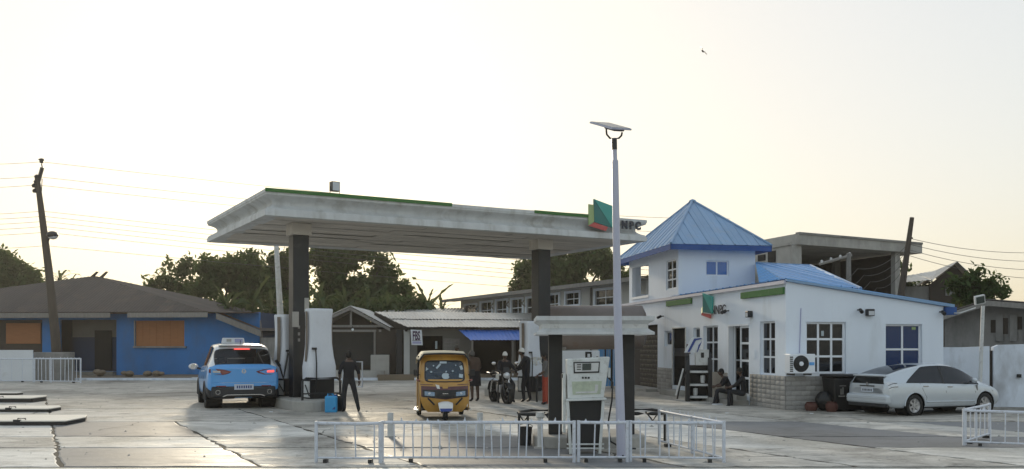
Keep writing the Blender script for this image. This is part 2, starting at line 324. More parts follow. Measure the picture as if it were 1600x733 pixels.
rd = MB().box(-80, 80, -8, 9.5, -.1, .008).build('road', M['asphalt']); tag(rd, kind='structure')
vg = MB().grid(lambda u, v: (-70 + 140 * u, 49.5 + 60 * v, .10 + .22 * min(1, v * 4) + .05 * math.sin(u * 70 + v * 9)), 80, 10).build('verge', M['dirt'], smooth=60); tag(vg, kind='structure')
kb = thing('kerb', None, None); tag(kb, kind='structure')
for i in range(48):
    x = -47 + i * 2
    box_obj('kerb_stone', M['boundary'], kb, x + .015, x + 1.985, 49.2 + R.uniform(-.03, .03), 49.5 + R.uniform(-.02, .02), 0, .14 + R.uniform(-.03, .02))
# front strip of the apron where the barriers stand, and its broken edge to the road
st = MB()
n = 140
for i in range(n):
    x0, x1 = -30 + 60 * i / n, -30 + 60 * (i + 1) / n
    e = [9.5 + .25 * math.sin(q * 1.7) + .12 * math.sin(q * 5.1) for q in (x0, x1)]
    st.add([(x0, e[0], .02), (x1, e[1], .02), (x1, 13.9, .02), (x0, 13.9, .02), (x0, e[0] - .02, -.05), (x1, e[1] - .02, -.05)], [(0, 1, 2, 3), (4, 5, 1, 0)])
o = st.build('pavement', M['slab_light']); tag(o, kind='structure')
# cast slabs of the apron: each one its own piece, joints run along the lanes of the canopy
CA = .515; lane = Vector((-math.sin(CA), math.cos(CA), 0))
jb = MB().quad((-40, 13.92, .008), (40, 13.92, .008), (40, 32.05, .008), (-40, 32.05, .008)).build('joint_bed', M['dirt_dark'], ap)
rows = [14.04, 16.66, 18.7, 22.35, 26.8, 31.9]
def ragged(a, b, n, amt):
    a = Vector(a); b = Vector(b); t = (b - a); nn = Vector((-t.y, t.x, 0)).normalized()
    return [a + t * (k / n) + nn * (R.uniform(-amt, amt) if k else 0) for k in range(n)]
lanes = [-6.8 + 3.0 * k + (0 if k in (0, 1) else R.uniform(-.5, .5)) for k in range(-8, 11)]
lx = lambda c, y: c - .515 * (y - 14.0)
KIND = {(0, -1): 'slab_light', (1, -1): 'slab_mid', (2, -1): 'slab_light', (0, 0): 'slab_grey', (1, 0): 'slab_light', (2, 0): 'slab_grey', (0, 1): 'slab_mid', (1, 1): 'slab_mid', (2, 1): 'slab_light', (3, 1): 'apron', (0, 2): 'slab_grey', (1, 2): 'slab_grey',
        (0, 3): 'slab_mid', (0, 4): 'slab_mid', (0, 5): 'slab_light', (1, 5): 'slab_grey', (0, 6): 'slab_mid', (1, 4): 'slab_light', (2, 3): 'slab_light', (2, 4): 'slab_light', (2, 6): 'slab_mid', (2, 5): 'slab_grey', (1, 6): 'slab_grey', (2, 7): 'slab_grey', (3, 6): 'apron', (3, 7): 'slab_grey'}
for ri in range(len(rows) - 1):
    y0, y1 = rows[ri], rows[ri + 1]
    for li in range(len(lanes) - 1):
        if ri > 2 and li % 2: continue
        c0, c1 = lanes[li], lanes[min(li + (2 if ri > 2 else 1), len(lanes) - 1)]
        lane_i = li - 8
        g_ = R.uniform(.018, .045)
        jy0, jy1 = R.uniform(-.12, .12), R.uniform(-.12, .12)
        a = (lx(c0, y0) + g_, y0 + g_, 0); b = (lx(c1, y0) - g_, y0 + g_, 0); c = (lx(c1, y1) - g_, y1 - g_, 0); d_ = (lx(c0, y1) + g_, y1 - g_, 0)
        cx = (a[0] + c[0]) / 2
        if abs(cx) > y1 * .62 + 3: continue
        kind = KIND.get((ri, lane_i)) or R.choice(['slab_mid', 'slab_mid', 'apron', 'slab_light' if ri < 2 else 'apron'])
        poly = ragged(a, b, 14, .035) + ragged(b, c, 10, .045) + ragged(c, d_, 14, .035) + ragged(d_, a, 10, .045)
        h = R.uniform(.014, .026)
        n_ = len(poly); ctr = sum(poly, Vector()) / n_
        inn = [p + (ctr - p).normalized() * .03 + Vector((0, 0, h)) for p in poly]
        mb = MB().add([p + Vector((0, 0, .001)) for p in poly] + [p + Vector((0, 0, h - .006)) for p in poly] + inn,
                      [(i, (i + 1) % n_, n_ + (i + 1) % n_, n_ + i) for i in range(n_)] + [(n_ + i, n_ + (i + 1) % n_, 2 * n_ + (i + 1) % n_, 2 * n_ + i) for i in range(n_)] + [tuple(range(2 * n_, 3 * n_))])
        mb.build('concrete_slab', M[kind], ap)
# cracks wandering over the slabs
ck = MB()
for i in range(26):
    y = R.uniform(14.5, 36); x = R.uniform(-.55, .55) * y; a = R.choice([R.uniform(-.25, .25), R.uniform(1.8, 2.4)]); w = R.uniform(.008, .02)
    pts = []
    for k in range(R.randint(6, 16)):
        pts.append(Vector((x, y, .031))); a += R.uniform(-.45, .45); st_ = R.uniform(.12, .3); x += math.cos(a) * st_; y += math.sin(a) * st_
    for k in range(len(pts) - 1):
        t = (pts[k + 1] - pts[k]).normalized(); n_ = Vector((-t.y, t.x, 0)) * w * (1 - k / len(pts) * .7)
        ck.add([pts[k] - n_, pts[k + 1] - n_ * .9, pts[k + 1] + n_ * .9, pts[k] + n_], [(0, 1, 2, 3)])
o = ck.build('crack', M['dirt_dark'], ap); o['kind'] = 'stuff'
# loose stones and broken crumbs of concrete lying on the apron
cr = MB()
for i in range(420):
    y = R.uniform(14, 40); x = R.uniform(-.6, .6) * y; s = R.uniform(.012, .04) * (1 if R.random() < .93 else 2)
    a = R.uniform(0, 6.3); q = [Vector((x + s * math.cos(a + k * 2.1) * R.uniform(.6, 1.2), y + s * math.sin(a + k * 2.1) * R.uniform(.6, 1.2), .018)) for k in range(3)]
    cr.add(q + [Vector((x, y, .018 + s * R.uniform(.3, .8)))], [(0, 1, 3), (1, 2, 3), (2, 0, 3)])
tag(cr.build('rubble', M['old_concrete']), 'loose crumbs of broken concrete scattered over the forecourt', 'rubble', kind='stuff')

# ---------------------------------------------------------------- roof sheets
def clip(poly, n, dd, keep_ge=True):
    out = []; k = len(poly)
    for i in range(k):
        a, b = poly[i], poly[(i + 1) % k]; da, db = a.dot(n) - dd, b.dot(n) - dd
        if not keep_ge: da, db = -da, -db
        if da >= -1e-9: out.append(a)
        if (da > 1e-9 and db < -1e-9) or (da < -1e-9 and db > 1e-9): out.append(a + (b - a) * (da / (da - db)))
    return out
def cutline(poly, e, t):
    pts = []; k = len(poly)
    for i in range(k):
        a, b = poly[i], poly[(i + 1) % k]; da, db = a.dot(e) - t, b.dot(e) - t
        if abs(da) < 1e-7: pts.append(a.copy())
        elif da * db < 0 and abs(db) > 1e-7: pts.append(a + (b - a) * (da / (da - db)))
    return pts
SEAM = [(0, 0), (.06, 1), (.10, 1), (.16, 0), (.5, 0), (.52, .4), (.56, .4), (.58, 0)]
CORR = [(k / 8, (k % 2)) for k in range(8)]
def roof_sheets(parent, poly, edir, width, mt, prof=SEAM, amp=.035, lift=.012, name='roof_sheet', jit=0):
    poly = [Vector(p) for p in poly]; e = Vector(edir).normalized()
    nrm = (poly[1] - poly[0]).cross(poly[2] - poly[0]).normalized()
    if nrm.z < 0: nrm = -nrm
    s = nrm.cross(e); ts = [p.dot(e) for p in poly]; t0, t1 = min(ts), max(ts); k = max(1, round((t1 - t0) / width)); w = (t1 - t0) / k
    for i in range(k):
        cuts = [(t0 + (i + f) * w, h) for f, h in prof] + [(t0 + (i + 1) * w, 0)]
        for tv in ts:
            if t0 + i * w + 1e-4 < tv < t0 + (i + 1) * w - 1e-4: cuts.append((tv, 0))
        cuts.sort(); segs = []
        for t, h in cuts:
            t = min(max(t, t0 + 1e-5), t1 - 1e-5)
            q = cutline(poly, e, t)
            if len(q) < 2: continue
            q.sort(key=lambda p: p.dot(s)); off = nrm * (lift + amp * h + (i % 2) * .004)
            segs.append((q[0] + off, q[-1] + off))
        if len(segs) < 2: continue
        mb = MB(); vs = [p for sg in segs for p in sg]
        if jit:
            jv = s * R.uniform(-jit, jit); vs = [p + jv for p in vs]
        mb.add(vs, [(2 * a, 2 * a + 1, 2 * a + 3, 2 * a + 2) for a in range(len(segs) - 1)])
        mb.build(name, mt, parent)

# ---------------------------------------------------------------- walls with openings
def wall(mb, L0, L1, z0, top, th, ops, xf, mi=0):
    """wall along local s (L0..L1), outer face at depth 0, inner face at depth th; ops = (s0, s1, z0, z1); xf(s, depth, z) -> point"""
    ss = sorted({L0, L1, *[o[0] for o in ops], *[o[1] for o in ops]}); zs = sorted({z0, *[o[2] for o in ops if o[2] > z0], *[o[3] for o in ops]})
    tp = top if callable(top) else (lambda s: top)
    for a, b in zip(ss, ss[1:]):
        for i, za in enumerate(zs):
            last = i == len(zs) - 1
            zb = None if last else zs[i + 1]
            m, zm = (a + b) / 2, (za + (zb if zb is not None else tp((a + b) / 2))) / 2
            if any(o[0] < m < o[1] and o[2] < zm < o[3] for o in ops): continue
            ta, tb = (tp(a), tp(b)) if last else (zb, zb)
            for dep in (0, th):
                mb.quad(xf(a, dep, za), xf(b, dep, za), xf(b, dep, tb), xf(a, dep, ta), mi)
            if last: mb.quad(xf(a, 0, ta), xf(b, 0, tb), xf(b, th, tb), xf(a, th, ta), mi)
    for a, b, za, zb in ops:
        mb.quad(xf(a, 0, za), xf(a, th, za), xf(a, th, zb), xf(a, 0, zb), mi); mb.quad(xf(b, 0, za), xf(b, th, za), xf(b, th, zb), xf(b, 0, zb), mi)
        mb.quad(xf(a, 0, zb), xf(b, 0, zb), xf(b, th, zb), xf(a, th, zb), mi); mb.quad(xf(a, 0, za), xf(b, 0, za), xf(b, th, za), xf(a, th, za), mi)
    for s in (L0, L1): mb.quad(xf(s, 0, z0), xf(s, th, z0), xf(s, th, tp(s)), xf(s, 0, tp(s)), mi)
def xbox(mb, xf, s0, s1, d0, d1, z0, z1, mi=0):
    v = [xf(s, d_, z) for z in (z0, z1) for s, d_ in ((s0, d0), (s1, d0), (s1, d1), (s0, d1))]
    return mb.add(v, [(3, 2, 1, 0), (4, 5, 6, 7), (0, 1, 5, 4), (1, 2, 6, 5), (2, 3, 7, 6), (3, 0, 4, 7)], mi)
def window(parent, xf, s0, s1, z0, z1, nc, nr, fm, pm, fw=.05, dep=.09, name='window', sill=None, split=None, pname='pane'):
    """frame with real bars set into an opening, one pane per light"""
    mb = MB()
    xbox(mb, xf, s0, s1, dep, dep + .06, z0, z0 + fw); xbox(mb, xf, s0, s1, dep, dep + .06, z1 - fw, z1)
    xbox(mb, xf, s0, s0 + fw, dep + .001, dep + .059, z0 + fw, z1 - fw); xbox(mb, xf, s1 - fw, s1, dep + .001, dep + .059, z0 + fw, z1 - fw)
    cs = [s0 + (s1 - s0) * k / nc for k in range(nc + 1)]; rs = split or [z0 + (z1 - z0) * k / nr for k in range(nr + 1)]
    for c in cs[1:-1]: xbox(mb, xf, c - fw / 2, c + fw / 2, dep + .002, dep + .058, z0 + fw, z1 - fw)
    for r_ in rs[1:-1]: xbox(mb, xf, s0 + fw, s1 - fw, dep + .004, dep + .056, r_ - fw / 2, r_ + fw / 2)
    fr = mb.build(name, fm, parent)
    for i in range(nc):
        for j in range(len(rs) - 1):
            q = MB(); xbox(q, xf, cs[i] + fw * .4, cs[i + 1] - fw * .4, dep + .025, dep + .035, rs[j] + fw * .4, rs[j + 1] - fw * .4)
            q.build(pname, pm, fr)
    if sill: q = MB(); xbox(q, xf, s0 - .06, s1 + .06, -.05, dep, z0 - .07, z0); q.build('sill', sill, fr)
    return fr

# ---------------------------------------------------------------- forecourt canopy
CO = Vector((-6.8, 25.56, 0)); CL, CW, CT, CU = 13.17, 7.76, 6.205, 5.45
cn = thing('forecourt_canopy', 'large flat grey fuel station canopy on two dark columns over the pumps', 'canopy', CO, CA)
ca, sa = math.cos(CA), math.sin(CA)
def can_u(px, v=0.0):
    k = (px - 800) / F; x0 = CO.x - v * sa; y0 = CO.y + v * ca
    return (k * y0 - x0) / (ca - k * sa)
def can_uz(px, py, v=0.0):
    u = can_u(px, v); Z = CO.y + v * ca + u * sa
    return u, H + (Y0 - py) / F * Z
prof = [(-.6, CT - .04), (-.02, CT - .02), (0, CT - .03), (0, CT - .12), (-.02, CT - .125), (-.02, CT - .17)]
for k in range(13):
    t = k / 12; prof.append((-.05 - .24 * math.sin(math.pi * t) ** .8, CT - .19 - .36 * t))
prof += [(-.05, CU + .185), (-.02, CU + .18), (-.02, CU + .13), (.0, CU + .125), (0, CU + .0), (-.04, CU - .01), (-.5, CU + .02)]
fb = MB(); nr_ = len(prof); vs = []
for d_, z in prof:
    for sx, sy in ((0, 0), (1, 0), (1, 1), (0, 1)):
        vs.append((-d_ if sx == 0 else CL + d_, -d_ if sy == 0 else CW + d_, z))
for side, nm in ((0, 'front_fascia'), (1, 'side_fascia'), (2, 'back_fascia'), (3, 'side_fascia')):
    b_ = MB(); idx = [side, (side + 1) % 4]
    b_.add([vs[i * 4 + k] for i in range(nr_) for k in idx], [(2 * i, 2 * i + 1, 2 * i + 3, 2 * i + 2) for i in range(nr_ - 1)])
    b_.build(nm, M['fascia'], cn, smooth=35)
box_obj('roof_deck', M['concrete'], cn, .3, CL - .3, .3, CW - .3, CU + .06, CT - .05)
k = 15
for i in range(k):
    w = (CW - .16) / k
    for j, (u0, u1) in enumerate(((.08, CL * .34 + (i % 3) * .7), (CL * .34 + (i % 3) * .7, CL * .69 - (i % 2) * .9), (CL * .69 - (i % 2) * .9, CL - .08))):
        dz = R.choice([0, 0, 0, .012, .02, -.012]) ; y0 = .08 + i * w
        mb = MB(); sag = R.choice([0, 0, 0, 0, .05]);
        mb.grid(lambda a, b: (u0 + .01 + (u1 - u0 - .02) * a, y0 + .006 + (w - .012) * b, CU + .012 + dz - sag * math.sin(math.pi * a) * b), 6, 1)
        mb.build('soffit_panel', M['soffit'], cn)
gv = -.012
for p0, p1 in ((413, 706), (835, 921)):
    u0, u1 = max(.0, can_u(p0)), can_u(p1)
    box_obj('green_trim', M['green'], cn, u0, u1, -.03, -.003, CT - .105, CT - .005)
for cu_ in (1.42, 9.86):
    c_ = box_obj('column', M['column'], cn, cu_ - .24, cu_ + .24, 1.36, 1.84, .0, CU - .33, bevel=.02)
    box_obj('capital', M['soffit'], cn, cu_ - .30, cu_ + .30, 1.30, 1.90, CU - .33, CU + .015, bevel=.015)
# notices fixed on the left column (its camera side and its left side)
for (p0, p1, y0_, y1_) in ((476, 483, 465, 487), (457, 467, 487, 511)):
    Z = 27.3; a = P(p0, y0_, Z); b = P(p1, y1_, Z)
    u0, u1 = can_u(p0, 1.33), can_u(p1, 1.33)
    box_obj('notice_plate', M['concrete'], cn, u0, u1, 1.335, 1.357, b.z, a.z)
for k_, zz in enumerate((2.35, 2.15, 1.97)): box_obj('notice_plate', M['grey_wall'], cn, 1.32, 1.38, 1.34, 1.357, zz, zz + .09)
# emblem of three folded facets and raised letters on the front fascia
def can_pt(px, py, v): u, z = can_uz(px, py, v); return Vector((u, v, z))
em = MB()
A_, B_, C_, D_ = [can_pt(x, y, v) for x, y, v in ((928, 311, -.11), (957, 322, -.08), (957, 356, -.08), (929, 347, -.11))]
em.prism([A_, C_, D_], (0, .05, 0), 0); em.prism([A_ + Vector((0, -.012, 0)), B_ + Vector((0, -.012, 0)), C_ + Vector((0, -.012, 0))], (0, .055, 0), 1)
em.prism([can_pt(x, y, v) for x, y, v in ((920, 319, -.05), (928, 320, -.09), (929, 346, -.09), (920, 352, -.05))], (0, .04, 0), 2)
em.prism([can_pt(x, y, v) for x, y, v in ((920, 352.5, -.06), (929, 347.5, -.10), (950, 355, -.09), (947, 361, -.05))], (0, .04, 0), 3)
em.build('emblem', [M['teal_dark'], M['teal'], M['lime'], M['logo_red']], cn)
u0, z0 = can_uz(970.5, 357.5, -.02); u1 = can_u(1000, -.02); zt = can_uz(985, 346.5, -.02)[1]
hgt = (zt - can_uz(985, 358, -.02)[1]) ; size = hgt / .72
tx = text_obj('N N P C', 'lettering', size * 1.05, M['navy_letter'], cn, Matrix.Identity(4), .02, .018)
xs_ = [v.co.x for v in tx.data.vertices]; wtot = max(xs_); Nend = sorted(xs_)
mid = u0; # the second N starts where the photograph shows it
second = min(x for x in xs_ if x > wtot * .26)
s_ = (u1 - u0) / (wtot - second)
tx.data.transform(Matrix.Translation((u0 - second * s_, -.0, can_uz(985, 358, -.02)[1])) @ Matrix.Rotation(rad(90), 4, 'X') @ Matrix.Diagonal((s_, 1, 1, 1)))
tx.data.transform(Matrix.Translation((0, -.06, 0)))
# backing so that the letters stand on standoffs from the cove
for i in range(4): box_obj('letter_stud', M['black_metal'], cn, u0 + i * (u1 - u0) / 3.2 - .01, u0 + i * (u1 - u0) / 3.2 + .01, -.05, .24, zt - hgt * .55, zt - hgt * .5)
# floodlight box on the roof edge
u_, z_ = can_uz(523, 284, .3)
fl = thing('floodlight', 'small grey box floodlight standing on the canopy roof edge', 'floodlight', cn.matrix_basis @ Vector((u_, .3, CT - .02)), CA + .15)
box_obj('housing', M['column'], fl, -.13, .13, -.09, .09, .12, .40, bevel=.012)
box_obj('lens', M['lens'], fl, -.11, .11, -.096, -.088, .14, .38)
mb = MB(); mb.tube([(-.15, 0, .26), (-.15, 0, .02), (.15, 0, .02), (.15, 0, .26)], .012, 6); mb.build('bracket', M['black_metal'], fl)

# ---------------------------------------------------------------- office
OA = math.atan(.181); OC = Vector((7.76, 26.3, 0))
of = thing('office_building', 'white single storey station office with dark glazed windows and stone skirting', 'building', OC, OA)
e1 = Vector((math.cos(OA), math.sin(OA), 0)); e2 = Vector((-math.sin(OA), math.cos(OA), 0))
def on(px, p0, dr): k = (px - 800) / F; return (k * p0.y - p0.x) / (dr.x - k * dr.y)
def sR(px, dep=0): p0 = OC + e2 * dep; return on(px, p0, e1)
def sL(px, dep=0): p0 = OC + e1 * dep; return on(px, p0, e2)
def zat(py, p): return H + (Y0 - py) / F * p.y
def zR(px, py): return zat(py, OC + e1 * sR(px))
def zL(px, py): return zat(py, OC + e2 * sL(px))
def xr(s, d_, z): return Vector((s, d_, z))
def xl(s, d_, z): return Vector((d_, s, z))
WR = sR(1474); WL = sL(984)
topR = lambda s: 3.66 + (zR(1474, 479) - 3.66) * s / WR
topL = lambda s: 3.66 + .05 * s / 14
opR = [(sR(1260), sR(1322), zR(1290, 584), zR(1290, 503)), (sR(1384), sR(1441), .12, zR(1412, 506.5))]
gate0 = sL(1027.5)
z97 = .98
opL = [(sL(1211), sL(1187), zL(1199, 586), zL(1199, 502)), (sL(1170), sL(1138), .28, zL(1154, 506.5)), (sL(1121.5), sL(1099), zL(1110, 587), zL(1110, 509)),
       (sL(1093.5), sL(1083), zL(1088, 541), zL(1088, 512)), (sL(1071.5), sL(1051.5), .35, zL(1061, 513)), (sL(1049.5), sL(1038), zL(1044, 541), zL(1044, 517)),
       (gate0, sL(960), -.0, zL(1025, 507))]
wm = MB(); wall(wm, 0, WR, 0, topR, .22, opR, xr); wm.build('side_wall', M['white_paint'], of)
wm = MB(); wall(wm, .22, sL(955), 0, topL, .22, opL, xl); wm.build('front_wall', M['white_paint'], of)
box_obj('corner_pier', M['white_paint'], of, 0.0015, .2, .0015, .22, 0, 3.655)
bk = MB(); bk.box(.25, WR, 9.5, 9.7, 0, 3.0); bk.box(WR - .2, WR, .22, 9.5, 0, 2.95); bk.box(.22, WR - .2, 8.3, 8.4, 0, 3.0); bk.build('rear_wall', M['white_paint'], of)
box_obj('floor', M['old_concrete'], of, .22, WR - .2, .22, 8.3, 0, .1); box_obj('ceiling', M['white_paint'], of, .22, WR - .21, .22, 8.3, 2.82, 2.9)
# parapet ledge of the long front and blue verge of the sloping side
mb = MB(); mb.box(-.08, .0 - .003, -.03, sL(955), 3.60, 3.70); mb.build('ledge', M['steel_pole'], of)
mb = MB(); mb.add([(-.02, -.10, 3.67), (WR + .30, -.10, topR(WR + .3) + .01), (WR + .30, -.10, topR(WR + .3) + .10), (-.02, -.10, 3.73), (-.02, .0 - .003, 3.67), (WR + .30, -.003, topR(WR + .3) + .01), (WR + .30, -.003, topR(WR + .3) + .10), (-.02, -.003, 3.73)],
      [(0, 1, 2, 3), (7, 6, 5, 4), (0, 4, 5, 1), (3, 2, 6, 7), (1, 5, 6, 2), (0, 3, 7, 4)]); mb.build('verge_board', M['roof_blue'], of)
box_obj('eave_board', M['fascia_blue'], of, WR + .02, WR + .36, -.11, 9, topR(WR) - .24, topR(WR) - .02)
# main roof: low sheet towards the right plus the hipped hump beside the tower
zr = lambda x: 3.70 + (topR(WR) - 3.66) * x / WR + .03
roof_sheets(of, [(-.0, -.05, zr(0)), (WR + .32, -.05, zr(WR + .32)), (WR + .32, 9.5, zr(WR + .32)), (0, 9.5, zr(0))], (0, 1, 0), .55, M['roof_bright'], SEAM, .03)
hp = lambda px, py, dep: (lambda p0: Vector((on(px, p0, e1), dep, zat(py, p0 + e1 * on(px, p0, e1)))))(OC + e2 * dep)
r1, r2 = hp(1181, 412, 8.8), hp(1266, 416, 8.4); b2 = hp(1345, 453, 1.2); b1 = Vector((.12, .5, zr(.12) + .02)); bt = Vector((.12, sL(1181), zr(0)))
roof_sheets(of, [b1, r1, bt], e2 * 0 + Vector((0, 1, 0)), .42, M['roof_bright'], SEAM, .03, .03)
roof_sheets(of, [b1, b2, r2, r1], (1, 0, 0), .42, M['roof_bright'], SEAM, .03, .03)
mb = MB(); mb.tube([r1 + Vector((0, 0, .03)), r2 + Vector((0, 0, .03)), b2 + Vector((0, 0, .04))], .05, 6); mb.build('ridge_cap', M['roof_blue'], of)
# windows and doors
def win(op, xf, nc, nr, pm='pane', **k): return window(of, xf, *op, nc, nr, M['white_frame'], M[pm], **k)
win(opR[0], xr, 3, 3, sill=M['white_frame'], fw=.06)
win(opR[1], xr, 2, 2, 'pane_blue', fw=.055, split=[.12, (zR(1412, 546)) - .9, zR(1412, 546), zR(1412, 506.5)], name='glazed_door')
win(opL[0], xl, 2, 3, fw=.055); win(opL[2], xl, 2, 3, fw=.055); win(opL[3], xl, 1, 1, fw=.05, name='slit_window'); win(opL[5], xl, 1, 1, fw=.07, name='slit_window')
mb = MB(); s0, s1, z0, z1 = opL[4]; xbox(mb, xl, s0, s1, .05, .12, z0, z1)
dr = mb.build('steel_door', M['steel_door'], of)
q = MB(); xbox(q, xl, s0 + .05, s1 - .05, .035, .05, 1.45, 1.75); q.build('lock_panel', M['black_metal'], dr)
q = MB(); xbox(q, xl, s0 - .05, s0, -.03, .1, z0, z1 + .04); xbox(q, xl, s1, s1 + .05, -.03, .1, z0, z1 + .04); xbox(q, xl, s0, s1, -.029, .1, z1, z1 + .039); q.build('door_frame', M['old_white'], of)
s0, s1, z0, z1 = opL[1]; sm = sL(1154)
q = MB(); xbox(q, xl, s0, s1, -.02, .16, z1 - .06, z1); xbox(q, xl, s1 - .05, s1, -.02, .16, z0, z1 - .06); q.build('door_frame', M['white_frame'], of)
window(of, xl, s0, sm, z0, z1 - .06, 1, 4, M['white_frame'], M['pane'], fw=.07, dep=.05, name='glazed_door')
ld = window(of, lambda s, d_, z: Vector((.16 + s, s1 - .08 - d_, z)), 0, .75, z0, z1 - .06, 1, 2, M['white_frame'], M['pane'], fw=.05, dep=0, name='open_door_leaf')
# stone cladding under the windows: every stone its own raised piece
protos = []
for k in range(4):
    sr = random.Random(40 + k); nu, nv = 4, 3
    mb = MB(); hh = [[(0 if i in (0, nu) or j in (0, nv) else sr.uniform(.006, .022)) for j in range(nv + 1)] for i in range(nu + 1)]
    mb.grid(lambda a, b: (-.5 + a, -hh[round(a * nu)][round(b * nv)] - .012, -.5 + b), nu, nv)
    mb.add([(-.5, -.012, -.5), (.5, -.012, -.5), (.5, -.012, .5), (-.5, -.012, .5), (-.5, 0, -.5), (.5, 0, -.5), (.5, 0, .5), (-.5, 0, .5)], [(0, 1, 5, 4), (1, 2, 6, 5), (2, 3, 7, 6), (3, 0, 4, 7)])
    protos.append(mb.mesh('stone', M['stone'], smooth=50))
box_obj('skirting_bed', M['mortar'], of, -.012, 3.3, -.012, -.002, 0, z97)
q = MB(); xbox(q, xl, -.012, 2.2, -.012, -.002, 0, z97); q.build('skirting_bed', M['mortar'], of)
sw, sh = .30, z97 / 7
for r_ in range(7):
    x = -(r_ % 2) * .15
    while x < 3.2:
        a, b = max(x, -.01), min(x + sw, 3.28)
        if b - a > .06: put(R.choice(protos), 'stone', of, ((a + b) / 2, -.012, (r_ + .5) * sh), (0, 0, 0), (b - a - .008, 1, sh - .008))
        x += sw
    def left_run(la, lb, xoff):
        y = la
        while y < lb - .06:
            b = min(y + sw, lb); put(R.choice(protos), 'stone', of, (-.012, (y + b) / 2, (r_ + .5) * sh), (0, 0, -math.pi / 2), (b - y - .008, 1, sh - .008)); y = b
    left_run(0 - .01 + .0, sL(1172) - .02, 0)
    left_run(sL(1050), gate0 - .02, 0)
q = MB(); xbox(q, xl, sL(1050.5), gate0 - .01, -.012, -.002, 0, z97); q.build('skirting_bed', M['mortar'], of)
q = MB(); xbox(q, xl, sL(1137), sL(1073), -.02, -.002, 0, z97 - .02); q.build('skirting_panel', M['old_concrete'], of)
# doorsteps
q = MB(); xbox(q, xl, sL(1171) , sL(1096), -.62, -.02, 0, .16); q.build('doorstep', M['concrete'], of, bevel=.015)
q = MB(); xbox(q, xl, sL(1168), sL(1138), -.36, -.021, .16, .36); q.build('doorstep', M['concrete'], of, bevel=.015)
q = MB(); xbox(q, xl, sL(1074), sL(1050), -.5, -.02, 0, .2); q.build('doorstep', M['old_concrete'], of, bevel=.02)
# gateway with dark patterned tiles
tb = MB(); tb.box(.35, .5, gate0 + .02, sL(955), 0, 3.2); tb.build('gateway_wall', M['dark_wood_and_shade'], of)
tp = []
for k in range(3):
    sr = random.Random(k); mb = MB(); mb.grid(lambda a, b: (-.5 + a, -.01 - (.03 * sr.uniform(.5, 1) if .1 < a < .9 and .1 < b < .9 else 0), -.5 + b), 3, 3); tp.append(mb.mesh('tile', M['gate_tile']))
for i in range(16):
    for j in range(11):
        put(tp[(i * 3 + j) % 3], 'tile', of, (.349, gate0 + .12 + i * .2 + (j % 2) * .1, .2 + j * .2), (0, (R.uniform(-.15, .15)), -math.pi / 2), (.15, .6, .13))
q = MB(); xbox(q, xl, gate0, sL(985), -.5, .3, 0, .12); q.build('doorstep', M['concrete'], of)
# green strips, emblem and raised letters on the front
for p0, p1, ya, yb in ((1229, 1160, 453, 463), (1082, 1043, 468.5, 476.5)):
    s0, s1 = max(sL(p0), .05), sL(p1); zc = zL((p0 + p1) / 2, (ya + yb) / 2) - .0
    q = MB(); xbox(q, xl, s0, s1, -.07, -.002, zc - .10, zc + .10); q.build('green_trim', M['green'], of, bevel=.01)
def lp(px, py, d_): s = sL(px, d_); return Vector((d_, s, zat(py, OC + e1 * d_ + e2 * s)))
em = MB(); a, b, c, d_ = lp(1097.5, 458, -.22), lp(1113, 463.5, -.10), lp(1112.5, 490, -.10), lp(1098, 488, -.22)
em.prism([a, c, d_], (.05, 0, 0), 0); em.prism([v + Vector((-.012, 0, 0)) for v in (a, b, c)], (.055, 0, 0), 1)
em.prism([lp(1096, 489, -.2), lp(1109.5, 491.5, -.12), lp(1109, 497.5, -.10), lp(1095.5, 492.5, -.18)], (.05, 0, 0), 3); em.prism([lp(1095.5, 482, -.1), lp(1097.5, 479, -.2), lp(1097.5, 488, -.2), lp(1095.5, 491, -.1)], (.05, 0, 0), 2)
em.build('emblem', [M['teal_dark'], M['teal'], M['lime'], M['logo_red']], of)
sa_, sb_ = sL(1113.5), sL(1136); tx = text_obj('NNPC', 'lettering', .42, M['navy_letter'], of, Matrix.Identity(4), .006, .004)
wt = max(v.co.x for v in tx.data.vertices); zb = zL(1113, 491.5)
tx.data.transform(Matrix.Translation((-.05, sa_, zb)) @ Matrix.Rotation(-math.pi / 2, 4, 'Z') @ Matrix.Rotation(rad(90), 4, 'X') @ Matrix.Diagonal(((sa_ - sb_) / wt, 1, 1, 1)))
# small fittings on the walls
def lamp_on(xf, s, z, w=.11, h=.2):
    q = MB(); xbox(q, xf, s - w, s + w, -.16, -.002, z - h / 2, z + h / 2); lo = q.build('wall_lamp', M['plastic'], of, bevel=.02)
    q = MB(); xbox(q, xf, s - w * .8, s + w * .8, -.168, -.158, z - h * .4, z + h * .2); q.build('lens', M['lens'], lo)
def camera_on(xf, s, z):
    q = MB(); q.tube([xf(s, 0, z + .05), xf(s, -.12, z + .04)], .02, 6); q.tube([xf(s + .02, -.1, z + .05), xf(s - .02, -.26, z - .02)], [.05, .055], 10); q.build('wall_camera', M['black'], of)
lamp_on(xr, sR(1357), zR(1357, 488.5)); lamp_on(xl, sL(1174), zL(1174, 491)); camera_on(xr, sR(1340), zR(1340, 487)); camera_on(xl, sL(1037), zL(1037, 496)); camera_on(xl, sL(1139), zL(1139, 488)); camera_on(xl, sL(999), zL(999, 493)); camera_on(xr, sR(1468), zR(1468, 490))
for i in range(2): q = MB(); xbox(q, xl, sL(1079), sL(1073.5), -.02, -.003, 1.75 - i * .2, 1.9 - i * .2); q.build('switch_box', M['brown_bag'], of)
q = MB(); xbox(q, xl, sL(1180), sL(1176), -.012, -.003, 1.45, 1.72); q.build('meter_cover', M['white_paint'], of)
